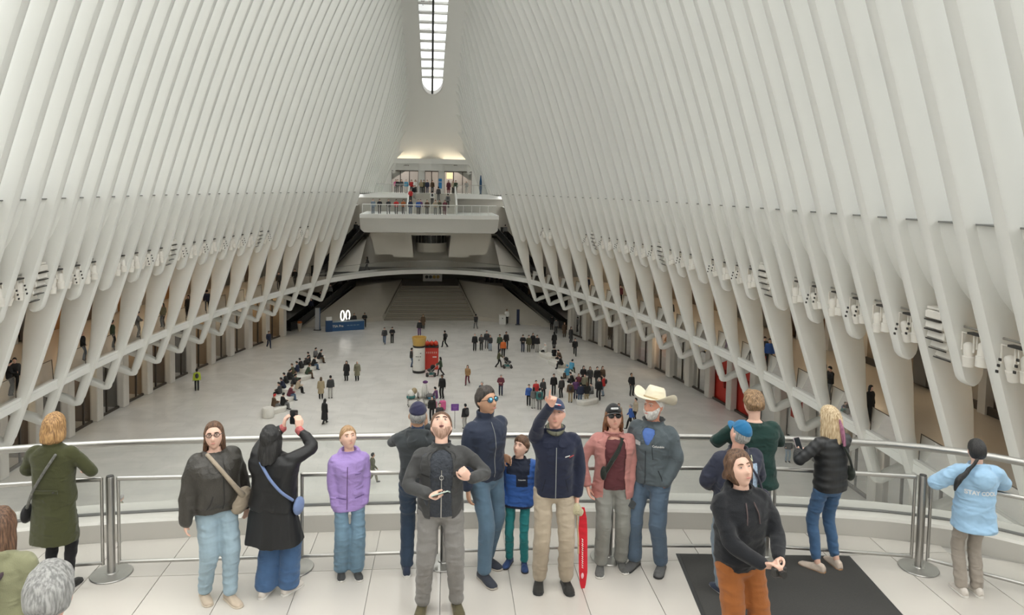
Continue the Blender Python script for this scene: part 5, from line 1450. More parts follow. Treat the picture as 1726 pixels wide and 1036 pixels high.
# 8 boy
b = foot(872, 950); h = HD(-.25, -.97)
f = Fig(b, h, 1.29, hands=[(-.16, .09, .90), (.16, .09, .90)], poles=[(-1, -.5, 0), (1, -.5, 0)], head=(.40, -.42, -.05), feet=[(-.10, .05, .2), (.11, 0, -.25)], headk=1.04, finger_pose=('pocket', 'pocket'))
f.skin(SK['fair']); f.face('brown'); f.hair('short', 'brown', .020, 12, front=.050)
blu = C_('bright_blue', (.030, .10, .34), .6, .1); nvy = C_('boy_navy', (.012, .017, .035), .7, .1)
jk = f.top([blu, nvy], 'jacket', hem=-.11, wid=1.12, hem_w=(.178, .135), puff=.08, arm_r=(.086, .080, .062), collar=.05, neck_r=.088, seed=19, wrinkle=.002)
me = jk.data; pz = f.pelvis[2]
idx = np.array([(1 if ((p.center.z > pz + .36 and abs(p.center.x) < .155) or (p.center.z > pz + .2 and .02 > p.center.x > -.135 and p.center.y > .05) or p.center.z < pz - .07) else 0) for p in me.polygons], np.int32); me.polygons.foreach_set('material_index', idx)
f.trousers(C_('teal_trousers', (.020, .19, .20)), r=(.088, .07, .058), seed=20); f.shoes(C_('blue_trainer', (.03, .06, .16), var=.6, scale=20), dark_sole)
V, Fc = text_mesh('Columbia', .026, .0004); decal(V, Fc, jk, f.at((-.06, .2, .30)), (-1, 0, 0), f.up, (0, -1, 0), C_('print_white', (.75, .75, .73)), 'chest_print', f.root)
f.tag('small person in a two tone blue jacket and teal trousers')

# 9 old man pointing
b = foot(930, 986); h = HD(-.06, -1)
f = Fig(b, h, 1.80, hands=[hand_px(b, h, 1.80, 973, 836, -.06), hand_px(b, h, 1.80, 935, 672, -.40)], poles=[(-1, -.3, 0), (1, -.4, -.3)], head=(.32, -.12, 0), feet=[(-.13, 0, .12), (.12, -.02, -.12)], build=1.04,
        hand_dir=[None, (-.10, .35, 1)], hand_n=[None, (0.2, 1, 0)], curl=(1.0, .6), finger_pose=(None, 'point'))
f.skin(SK['pink']); f.face('white'); f.hair('short', 'white', .006, 13)
fl = C_('navy_fleece', (.016, .020, .042), .85, .3)
jk = f.top(fl, 'jacket', hem=-.07, wid=1.06, collar=.065, neck_r=.086, arm_r=(.070, .064, .054), seed=21, wrinkle=.006, sleeve=.95, collar_flare=1.25)
mb = MB(); mb.tube([tuple(f.neck + f.up * (.02 - .03 * math.cos(a)) + f.side * (.066 * math.sin(a)) + f.fwd * (.066 * math.cos(a) + .005)) for a in np.linspace(0, 2 * PI, 17)], .021, 8); mb.build('scarf', mat('cloth_patterned_scarf', (.14, .14, .10), .9, var=.6, scale=40), f.root, 70)
mb = MB(); mb.tube([tuple(f.at((.0, .152, q))) for q in (-.05, .1, .25, .42)], .004, 5); mb.build('zip', C_('zip_grey', (.25, .26, .26)), f.root)
f.cap(C_('slate_blue_cap', (.035, .048, .10)), name='cap')
mb = MB(); limb(mb, [f.hp((-.045, .088, .070)), f.hp((0, .106, .076)), f.hp((.03, .10, .074))], [.005, .007, .005], 6); mb.build('cap_badge', C_('print_white', (.75, .75, .73)), f.root)
mb = MB(); limb(mb, [f.hp((-.02, .107, .070)), f.hp((-.04, .096, .068))], [.005, .005], 6); mb.build('cap_badge', C_('print_red', (.6, .05, .06)), f.root)
for u0, mm in ((-.105, 'print_white'), (-.145, 'print_red')):
    decal([(-.022, -.007), (.022, .001), (.022, .010), (-.022, .004)], [(0, 1, 2, 3)], jk, f.at((u0, .2, .33 - (.008 if mm == 'print_red' else 0))), (-1, 0, 0), f.up, (0, -1, 0), MATS['cloth_' + mm], 'chest_badge', f.root)
seam(f, jk, [(.09, .12), (.12, .0)], .006, C_('navy_dark', (.006, .008, .016)), 'pocket'); seam(f, jk, [(-.09, .12), (-.12, .0)], .006, C_('navy_dark', (.006, .008, .016)), 'pocket'); lapels(f, jk, fl, .49, .8)
f.trousers(C_('khaki_chino', (.40, .335, .255)), r=(.104, .086, .074), seed=22); f.shoes(C_('black_slipon', (.025, .024, .022), .6), dark_sole)
f.tag('person in a blue cap and navy fleece pointing upward')
fw = f.world(f.wri[0] + f.hdir[0] * .10)
fg = empty('guide_flag', tuple(fw)); tag(fg, 'narrow red pennant with white writing hanging from the pointing person\'s hand', 'flag')
mb = MB(); secs = []
for t, w_ in ((0, .012), (.1, .034), (.22, .042), (.62, .040), (.75, .028), (.84, .004)):
    wob = .012 * math.sin(t * 9); secs.append([(-w_ + .07 + .02 * t, wob - .004, -t), (w_ + .07 + .02 * t, wob - .010, -t), (w_ + .07 + .02 * t, wob - .002, -t), (-w_ + .07 + .02 * t, wob + .004, -t)])
fix_normals(mb.loft(secs).build('pennant', C_('pennant_red', (.60, .015, .03), .6), fg, 60))
MB().tube([(.0, 0, .03), (.03, 0, -.3), (.035, .0, -.45)], .008, 6).build('stick', C_('pole_wood', (.55, .45, .3)), fg)
for j in range(7):
    z = -.30 - j * .042; MB().tube([(.055 + .02 * -z, -.013, z), (.068 + .02 * -z, -.014, z - .012), (.057 + .02 * -z, -.014, z - .024), (.070 + .02 * -z, -.014, z - .034)], .0035, 4).build('script_stroke', C_('print_white', (.75, .75, .73)), fg)
mb = MB(); blob(mb, (.075, -.015, -.66), (.014, .003, .030), 10, 6); mb.build('emblem', C_('print_pink', (.75, .45, .5)), fg, 70)
gv = empty('knit_gloves', tuple(fw)); tag(gv, 'pale cream knitted gloves bunched in the pointing person\'s lowered hand', 'gloves')
mb = MB(); blob(mb, (0, -.03, .0), (.055, .05, .06)); blob(mb, (.04, -.03, -.03), (.04, .04, .045)); mesh_obj('bundle', remesh(mb, .008, 1, .5, .004, 3, (25, 25, 25)), C_('cream_knit', (.55, .50, .33), .95, .9, 120), gv)

# 10 woman in the pink jacket
b = foot(1029, 954); h = HD(-.08, -1)
f = Fig(b, h, 1.65, hands=[hand_px(b, h, 1.65, 1060, 833, -.08), hand_px(b, h, 1.65, 990, 818, -.05)], poles=[(-1, -.4, 0), (1, -.4, 0)], head=(.30, -.03, .04), feet=[(-.11, -.02, .12), (.12, .06, -.2)], build=1.10)
f.skin(SK['pink']); f.face('auburn', eyes=False); f.hair('long', 'auburn', .013, 14, length=.26, width=1.06)
f.top(C_('maroon_top', (.105, .030, .035), .8), 'top', hem=-.06, wid=.97, arms=False, collar=0, neckdrop=.06, wrinkle=.004)
pk = f.top(C_('pink_shirt', (.46, .205, .185), .8), 'overshirt', hem=-.16, wid=1.14, hem_w=(.19, .135), open_front=.52, collar=.04, neck_r=.09, arm_r=(.068, .064, .056), seed=23, wrinkle=.007, collar_flare=1.35)
lapels(f, pk, MATS['cloth_pink_shirt'], .49, 1.1)
f.trousers(C_('grey_joggers', (.235, .235, .215)), r=(.104, .086, .078), seed=24); f.shoes(C_('grey_trainer', (.12, .12, .115), var=.4, scale=25), white_sole)
c = f.cap(C_('black_cap', (.020, .020, .021)), name='cap')
mb = MB(); limb(mb, [f.hp((-.03, .094, .078)), f.hp((.03, .094, .078))], [.012, .012], 6); mb.build('cap_badge', mat('cap_badge_white', (.6, .6, .58), .6, var=.8, scale=90), f.root)
f.glasses(mat('dark_lens', (.01, .01, .011), .08), M_DARK, .027)
f.tag('person in sunglasses, black cap and open pink overshirt looking up')
bag = empty('crossbody_bag', b, h); bag.scale = f.root.scale; tag(bag, 'black pouch on a wide black strap over the maroon top', 'bag')
mb = MB(); limb(mb, [f.at((-.08, .07, .47)), f.at((-.02, .145, .36)), f.at((.07, .16, .22)), f.at((.12, .145, .12))], [.024] * 4, 8); mb.build('strap', C_('strap_black', (.02, .025, .02)), bag, 70)
mb = MB(); blob(mb, f.at((.125, .155, .14)), (.035, .03, .075), 12, 8); mb.build('pouch', C_('strap_black', (.02, .025, .02)), bag, 70)
phone('dark phone in the lowered hand of the person in pink', f.world(f.wri[0] + f.hdir[0] * .09 + V3(.0, .03, -.02)), (.75, -.3, -.45), (0, -.8, .6))

# 11 man in the cowboy hat
b = foot(1094, 955); h = HD(-.62, -.8)
f = Fig(b, h, 1.78, hands=[(-.165, .08, .90), (.165, .08, .90)], poles=[(-1, -.5, 0), (1, -.5, 0)], head=(.16, -.32, 0), feet=[(-.12, -.02, .15), (.13, .06, -.15)], build=1.12, finger_pose=('pocket', 'pocket'))
f.skin(mat('skin_ruddy', (.56, .25, .17), .5)); f.face('white'); f.hair('short', 'white', .007, 15); f.beard('white', .015)
f.top(C_('blue_tee', (.10, .19, .50)), 'tee', hem=0, wid=.93, arms=False, collar=0, neckdrop=.03)
jk = f.top(C_('slate_softshell', (.085, .105, .118), .75, .15), 'jacket', hem=-.07, wid=1.08, open_front=.26, vneck=True, collar=.055, neck_r=.094, arm_r=(.072, .066, .056), seed=25, wrinkle=.006, collar_flare=1.35)
f.trousers(DEN('faded', (.085, .125, .18)), r=(.104, .084, .076), seed=26); f.shoes(C_('grey_moccasin', (.11, .11, .11)), dark_sole)
lapels(f, jk, MATS['cloth_slate_softshell'], s_=1.3); dk2 = C_('slate_dark', (.02, .025, .03))
seam(f, jk, [(-.05, .36), (-.055, .25), (-.06, .2)], .006, dk2, 'pocket'); seam(f, jk, [(.11, .10), (.15, .0)], .008, dk2, 'pocket'); seam(f, jk, [(-.11, .10), (-.15, .0)], .008, dk2, 'pocket'); seam(f, jk, [(.012, .28), (.012, .1), (.012, -.06)], .008, dk2, 'zip')
V, Fc = text_mesh('Columbia', .027, .0004); decal(V, Fc, jk, f.at((-.105, .2, .335)), (-1, 0, 0), f.up, (0, -1, 0), MATS['cloth_print_white'], 'chest_print', f.root)
decal([(-.03, -.022), (.03, -.022), (.03, .022), (-.03, .022)], [(0, 1, 2, 3)], jk, f.at((.10, .2, .34)), (-1, 0, 0), f.up, (0, -1, 0), mat('grey_badge', (.45, .47, .48), .6), 'name_badge', f.root)
hat_hp = lambda q: f.hp((q[0], q[1] - .01, q[2] + .16 * q[1] + .010))
straw = C_('cream_felt', (.72, .66, .52), .85, .1)
secs = []
for z, rx, ry in ((.046, .092, .108), (.08, .088, .104), (.115, .082, .098), (.150, .073, .087), (.168, .058, .072), (.164, .03, .05), (.156, .01, .03)):
    secs.append([tuple(hat_hp((rx * math.cos(a) * (1 - .18 * max(0, math.sin(a)) * (z > .14)), ry * math.sin(a), z - .012 * (abs(math.cos(a)) < .5) * (z > .16)))) for a in np.linspace(0, 2 * PI, 24, endpoint=False)])
ht = fix_normals(MB().loft(secs).build('cowboy_hat', straw, f.root, 60))
secs = []
for q in (0, .35, .7, 1, 1.0, .7, .35, 0):
    i_ = len(secs); low = i_ >= 4
    ring = []
    for a in np.linspace(0, 2 * PI, 32, endpoint=False):
        rx, ry = .085 + q * .115, .100 + q * .075
        lift = q ** 2 * (.085 * math.cos(a) ** 4) - q * .012 * abs(math.sin(a)) ** 3
        ring.append(tuple(hat_hp((rx * math.cos(a), ry * math.sin(a), .050 + lift - (.006 if low else 0)))))
    secs.append(ring)
fix_normals(MB().loft(secs, (False, False)).build('hat_brim', straw, ht, 60))
ring = [tuple(hat_hp((.0925 * math.cos(a), .1095 * math.sin(a), .060))) for a in np.linspace(0, 2 * PI, 25)]; MB().tube(ring, .006, 6).build('hat_band', C_('hat_band', (.45, .34, .2)), ht)
f.tag('person in a cream cowboy hat and slate jacket')

# 12 man in the dark green sweater, seen from behind
b = foot(1262, 950); h = HD(.05, 1)
f = Fig(b, h, 1.78, hands=[(-.15, .30, 1.20), (.15, .30, 1.20)], poles=[(-1, -.3, -.4), (1, -.3, -.4)], head=(-.15, .12, 0), build=1.18)
f.skin(SK['fair']); f.hair('curly', 'sandy', .024, 16); 
f.top(C_('bottle_green', (.012, .040, .034), .9, .3), 'sweater', hem=-.12, wid=1.16, hem_w=(.19, .14), arm_r=(.080, .072, .056), collar=.03, neck_r=.085, seed=27, wrinkle=.008)
f.trousers(DEN('grey', (.18, .21, .25)), r=(.104, .086, .078)); f.shoes(C_('black_shoe', (.015, .014, .013), .5), dark_sole)
f.tag('broad person in a bottle green sweater, back turned')

# 13 person in the blue cap and patterned navy jacket, seen from behind
b = foot(1234, 1000); h = HD(-.12, 1)
f = Fig(b, h, 1.66, hands=[(-.16, .24, 1.02), (.16, .24, 1.02)], poles=[(-1, -.6, -.2), (1, -.6, -.2)], head=(.30, .15, .15), build=1.14)
f.skin(SK['pink']); f.hair('short', 'grey', .006, 17)
nj = C_('ink_navy', (.022, .026, .048), .6, .15)
jk = f.top(nj, 'jacket', hem=-.10, wid=1.16, hem_w=(.185, .14), puff=.02, arm_r=(.084, .078, .062), collar=.055, neck_r=.095, seed=28, wrinkle=.006)
pat = mat('pale_blue_motif', (.34, .44, .62), .7, var=.75, scale=45)
for sg in (-1, 1):
    V = []; Fc = []; n_ = 12
    for i in range(n_ + 1):
        t = i / n_; V += [(sg * (.105 + .03 * t) - .03, .15 - .42 * t), (sg * (.105 + .03 * t) + .03, .15 - .42 * t)]
    Fc = [(2 * i, 2 * i + 1, 2 * i + 3, 2 * i + 2) for i in range(n_)]
    decal(V, Fc, jk, f.at((0, -.2, .28)), (1, 0, 0), f.up, (0, 1, 0), pat, 'motif_strip', f.root)
V, Fc = text_mesh('EVIEN', .072, .002); decal(V, Fc, jk, f.at((0, -.2, .475)), (1, 0, 0), f.up, (0, 1, 0), mat('collar_letters', (.55, .55, .38), .7, var=.4, scale=60), 'collar_print', f.root, .008)
f.cap(C_('azure_cap', (.020, .14, .30), .8), name='cap', tall=1.6)
f.trousers(DEN('grey2', (.20, .25, .30)), r=(.104, .084, .076)); f.shoes(C_('navy_sneaker', (.03, .04, .07)), white_sole)
f.tag('person in a bright blue cap and navy jacket with pale blue motifs')
bag = empty('crossbody_bag', b, h); bag.scale = f.root.scale; tag(bag, 'dark round bag at the hip beside the navy motif jacket', 'bag')
mb = MB(); blob(mb, f.at((.30, -.02, -.02)), (.075, .09, .13), 14, 10); mb.build('pouch', C_('bag_ink', (.03, .03, .05), .6), bag, 70)
mb = MB(); limb(mb, [f.at((.02, -.13, .46)), f.at((.14, -.17, .3)), f.at((.27, -.06, .06))], [.012] * 3, 6); mb.build('strap', C_('bag_ink', (.03, .03, .05), .6), bag, 70)

# 14 young man in the black hoodie, closest to the stairs
p = at_y(1243, 1010, 5.25); b = (float(p[0]), 5.25, ZB); h = HD(.22, -.97)
f = Fig(b, h, 1.80, hands=[(-.09, .33, 1.08), (.05, .33, 1.06)], poles=[(-1, -.5, -.5), (1, -.5, -.5)], head=(.40, -.08, .10), feet=[(-.10, .05, .1), (.12, 0, -.1)], build=1.06, hand_dir=[(.8, .5, .1), (-.8, .5, .1)], hand_n=[(.3, .8, -.3), (-.3, .8, -.3)], curl=(.9, .9))
f.skin(SK['fair']); f.face('brown'); f.hair('bob', 'brown', .020, 18, length=.10, width=1.02)
bh = C_('black_fleece', (.014, .015, .018), .9, .35)
f.top(bh, 'hoodie', hem=-.06, wid=1.12, band=.10, hood=True, collar=.05, neck_r=.088, arm_r=(.078, .072, .054), seed=29, wrinkle=.008)
for sg in (-1, 1):
    mb = MB(); limb(mb, [f.at((sg * .035, .105, .47)), f.at((sg * .05, .148, .40)), f.at((sg * .055, .155, .33))], [.005] * 3, 5); mb.build('drawstring', C_('drawstring', (.10, .07, .07)), f.root)
f.trousers(C_('rust_trousers', (.30, .10, .025)), r=(.104, .09, .08)); f.shoes(C_('grey_trainer', (.12, .12, .115)), white_sole)
f.tag('person in a black hoodie and rust trousers holding a camera')
cw = f.world((f.wri[0] + f.wri[1]) / 2 + V3(.0, .085, -.02))
cm = empty('camera_compact', tuple(cw), h); tag(cm, 'small black camera held in both hands by the person in a hoodie', 'camera')
fix_normals(MB().cbox((0, 0, 0), (.11, .045, .07), bevel=.008).build('camera_body', M_BLK, cm, 30)); mb = MB(); mb.tube([(0, .02, 0), (0, .06, 0)], .026, 14); fix_normals(mb.build('camera_lens', M_DARK, cm, 40))

# 15 blonde woman with a phone, seen from behind
b = foot(1393, 958); h = HD(-.30, .95)
f = Fig(b, h, 1.66, hands=[(-.19, .27, 1.20), (.08, .30, 1.16)], poles=[(-1, -.3, -.5), (1, -.4, -.5)], head=(-.22, .12, 0), feet=[(-.13, 0, .35), (.12, -.02, -.25)], build=1.02, curl=(.6, .8))
f.skin(SK['fair']); f.face('light'); f.hair('long', 'blonde', .020, 19, length=.36, width=1.16)
mb = MB(); limb(mb, [f.hp((-.01, -.112, .0)), f.hp((-.005, -.122, -.10)), f.hp((.0, -.115, -.24))], [.012, .024, .018], 8); mb.build('dyed_lock', HM['purple'], f.root, 70)
f.top(mat('black_puffer_nylon', (.015, .016, .018), .45, var=.1), 'jacket', hem=-.07, wid=1.02, puff=.085, arm_r=(.066, .060, .052), collar=.05, neck_r=.082, seed=30, wrinkle=.002)
f.trousers(DEN('skinny', (.060, .125, .24)), r=(.094, .072, .056), hem=.10); f.shoes(C_('sand_trainer', (.58, .48, .40), var=.35, scale=18), C_('gum_rubber', (.55, .30, .14)))
f.tag('person in a black puffer jacket and blue jeans holding a pale phone')
bag = empty('crossbody_bag', b, h); bag.scale = f.root.scale; tag(bag, 'black shoulder bag at the elbow of the black puffer jacket', 'bag')
mb = MB(); limb(mb, [f.at((.0, -.13, .46)), f.at((.08, -.16, .32)), f.at((.17, -.13, .16))], [.013] * 3, 6); mb.build('strap', C_('strap_black', (.02, .025, .02)), bag, 70)
mb = MB(); blob(mb, f.at((.20, -.07, .10)), (.05, .06, .08), 12, 8); mb.build('pouch', C_('strap_black', (.02, .025, .02)), bag, 70)
phone('pale phone in the hand of the person in a black puffer jacket', f.world(f.wri[0] + f.hdir[0] * .10 + V3(.0, .0, .05)), (-.2, .4, 1), (.2, -1, .4), mat('pink_case', (.50, .42, .44), .4))

# 16 girl in the light blue puffer jacket, seen from behind
b = foot(1634, 1001); h = HD(.12, 1)
f = Fig(b, h, 1.50, hands=[(-.22, .30, 1.18), (.22, .30, 1.18)], poles=[(-1, -.5, -.2), (1, -.5, -.2)], head=(-.05, -.2, 0), feet=[(-.085, 0, .02), (.085, 0, -.02)], headk=1.02)
f.skin(SK['fair']); f.hair('tied', 'black', .013, 20)
mb = MB(); limb(mb, [f.hp((-.03, -.125, -.05)), f.at((-.17, -.12, .50)), f.at((-.275, -.12, .40)), f.at((-.295, -.11, .28))], [.020, .026, .040, .016], 10); mesh_obj('ponytail', remesh(mb, .009, 1, .5, .004, 4, (30, 30, 8)), HM['black'], f.root)
sky_ = C_('light_blue_nylon', (.33, .52, .72), .55, .1)
jk = f.top(sky_, 'jacket', hem=-.19, wid=1.28, hem_w=(.172, .15), puff=.045, arm_r=(.098, .094, .072), collar=.05, neck_r=.095, seed=31, wrinkle=.008, hood=True, extra=lambda mb: blob(mb, f.at((0, -.14, .42)), (.15, .095, .125), 16, 10))
V, Fc = text_mesh('STAY COOL', .060, .0025); decal(V, Fc, jk, f.at((-.02, -.3, .265)), (.99, 0, -.05), f.up, (0, 1, 0), mat('print_silver', (.70, .72, .74), .5), 'back_print', f.root, .006)
f.trousers(C_('taupe_trousers', (.33, .29, .25)), r=(.094, .078, .072)); f.shoes(C_('white_sneaker', (.62, .57, .52)), white_sole)
f.tag('person in a light blue puffer jacket with lettering on the back')

# 17 woman in the sage parka at the corner, 18 grey haired man on the steps
p = at_y(-2, 905, 4.9); b = (float(p[0]), 4.9, ZB); h = HD(.1, 1)
f = Fig(b, h, 1.68, head=(0, .2, 0), build=1.06)
f.skin(SK['fair']); f.hair('long', 'brown', .015, 21, length=.30)
f.top(C_('sage_parka', (.235, .235, .14), .85), 'parka', hem=-.22, wid=1.16, hem_w=(.20, .16), arm_r=(.084, .076, .06), hood=True, collar=.05, neck_r=.09, seed=33, wrinkle=.007)
f.trousers(C_('black_leggings', (.012, .012, .013))); f.shoes(C_('black_shoe', (.015, .014, .013), .5), dark_sole)
mb = MB(); limb(mb, [f.at((.12, .02, .49)), f.at((.09, -.15, .42)), f.at((.0, -.18, .2)), f.at((-.15, -.16, 0))], [.016] * 4, 8); mb.build('strap', C_('plum_strap', (.06, .04, .05)), f.root, 70)
f.tag('person in a sage green hooded parka, back turned, by the steps')
p = at_y(80, 985, 3.3); b = (float(p[0]), 3.3, ZB + .33); h = HD(-.08, 1)
f = Fig(b, h, 1.77, head=(-.05, .1, 0), build=1.06, feet=[(-.1, 0, .1), (.1, 0, -.1)])
f.skin(SK['pink']); f.hair('short', 'grey', .020, 22, front=.05)
f.top(C_('shirt_white', (.62, .64, .68)), 'shirt', hem=.2, wid=.9, arms=False, collar=.045, neck_r=.072)
f.top(C_('navy_suit', (.018, .018, .040), .8), 'jacket', hem=-.14, wid=1.06, collar=.018, neck_r=.085, seed=35)
f.trousers(C_('navy_suit', (.018, .018, .040), .8)); f.shoes(C_('black_shoe', (.015, .014, .013), .5), dark_sole)
f.tag('person in a navy suit on the steps, back turned')
# ------------------------------------------------------------ people further away: a few figures built once, then copied with their own clothes
def plain(name, c, rough=.8): return mat('far_' + name, c, rough, var=.15, scale=8)
CC = {k: plain(k, v) for k, v in dict(black=(.014, .014, .015), charcoal=(.045, .045, .047), navy=(.02, .027, .06), grey=(.16, .16, .16), lgrey=(.42, .41, .39), white=(.72, .71, .68), beige=(.46, .38, .28), tan=(.34, .20, .09), olive=(.085, .085, .045), green=(.05, .075, .045), brown=(.10, .06, .035), red=(.50, .03, .03), orange=(.62, .14, .03), blue=(.04, .11, .38), maroon=(.14, .03, .045), denim=(.09, .14, .22), ldenim=(.25, .32, .40), khaki=(.36, .29, .18), camo=(.20, .19, .13), pink=(.62, .12, .28), purple=(.13, .05, .16), hivis=(.45, .55, .05), rust=(.42, .13, .04), sky=(.08, .32, .5), teal=(.05, .18, .18)).items()}
HC = {'k': CC['black'], 'b': CC['brown'], 'l': plain('blond', (.38, .26, .13)), 'g': plain('grey_hair', (.35, .34, .33)), 'w': CC['white'], 'r': CC['red'], 's': CC['sky']}
TEMPL = {}
def template(key, top=None, skirt=None, hair='short', pack=False, **pose):
    f = Fig((0, 0, 0), 0, 1.75, **pose)
    f.skin(SK['fair'], .026, hands=False, nu=20, nv=14)
    f.hair(hair, 'brown', .018, 3, voxel=.016, length=.22 if hair == 'long' else 0)
    f.top(CC['black'], 'jacket', voxel=.024, wrinkle=0, collar=.03, **{'wid': 1.14, 'arm_r': (.070, .062, .052), **(top or {})})
    if skirt: f.skirt(CC['black'], 'coat_skirt', skirt, (.19, .155), (.25, .205), voxel=.026, wrinkle=0)
    f.trousers(CC['black'], voxel=.024, wrinkle=0)
    mb = MB()
    for i in (0, 1):
        a = f.ank[i]; t = f.feet[i][2]; d = V3(-math.sin(t), math.cos(t), 0); limb(mb, [a - V3(0, 0, .045) - d * .03, a + d * .14 - V3(0, 0, .055)], [.045, .035], 8)
    mb.build('shoes', CC['black'], f.root, 70)
    if pack:
        mb = MB(); blob(mb, f.at((0, -.20, .28)), (.14, .10, .20), 10, 8); mb.build('backpack', CC['black'], f.root, 70)
    parts = [(o.name.split('.')[0], o.data) for o in f.root.children]
    for o in list(f.root.children): bpy.data.objects.remove(o)
    bpy.data.objects.remove(f.root)
    TEMPL[key] = parts
sitk = dict(hip_h=.52, feet=[(-.11, .44, .05), (.11, .48, -.05)], sit=True)
template('stand')
template('look', hands=[(-.10, .30, 1.12), (.10, .30, 1.12)], head=(-.35, .1, 0), poles=[(-1, -.4, -.5), (1, -.4, -.5)])
template('gaze', hands=[(-.22, .05, .84), (.20, .15, .95)], head=(.45, .2, 0), feet=[(-.12, 0, .1), (.14, .08, -.2)])
template('walk', feet=[(-.08, .30, .05), (.08, -.32, -.05, .16)], hands=[(-.24, -.20, .86), (.24, .24, .90)], hip_h=.91, lean=.06)
template('walkb', feet=[(-.08, -.30, .05, .15), (.08, .30, -.05)], hands=[(-.24, .24, .92), (.24, -.18, .86)], hip_h=.91, lean=.05, hair='long')
template('lady', hair='long', hands=[(-.20, .12, .90), (.20, .16, 1.0)])
template('coat', top=dict(wid=1.2), skirt=.45, hair='long')
template('coatwalk', top=dict(wid=1.16), skirt=.30, hair='long', feet=[(-.10, .26, .05), (.09, -.26, -.05, .14)], hip_h=.92, lean=.05)
template('pack', pack=True)
template('packwalk', pack=True, feet=[(-.08, .28, .05), (.08, -.28, -.05, .15)], hip_h=.91, lean=.08)
template('sit', lean=.10, hands=[(-.10, .36, .70), (.10, .36, .70)], head=(-.3, .1, 0), knees=[(0, 1, .6), (0, 1, .6)], **sitk)
template('sitf', lean=.38, hands=[(-.08, .42, .66), (.08, .42, .66)], head=(-.35, -.1, 0), knees=[(0, 1, .6), (0, 1, .6)], **sitk)
template('push', hands=[(-.18, .42, 1.02), (.18, .42, 1.02)], feet=[(-.08, .28, .05), (.08, -.30, -.05, .14)], hip_h=.91, lean=.10, hair='long')
def crowd(loc, tm, deg, H, top, legs, hair, label, skin='fair', group='people in the hall', shoe='black', skirt=None, pack=None, noshoes=False):
    r = empty('person', tuple(float(v) for v in loc), math.radians(deg)); k = H / 1.75; r.scale = (k, k, k)
    for nm, me in TEMPL[tm]:
        o = bpy.data.objects.new(nm, me); COL.objects.link(o); o.parent = r
        m_ = {'body': SK[skin], 'hair': HC[hair], 'jacket': CC[top], 'coat_skirt': CC[skirt or top], 'trousers': CC[legs], 'shoes': CC[shoe], 'backpack': CC[pack or 'charcoal']}[nm]
        o.material_slots[0].link = 'OBJECT'; o.material_slots[0].material = m_
    tag(r, label, 'person', group); return r
def fl(px, py, z=0.0): return at_z(px, py, z)
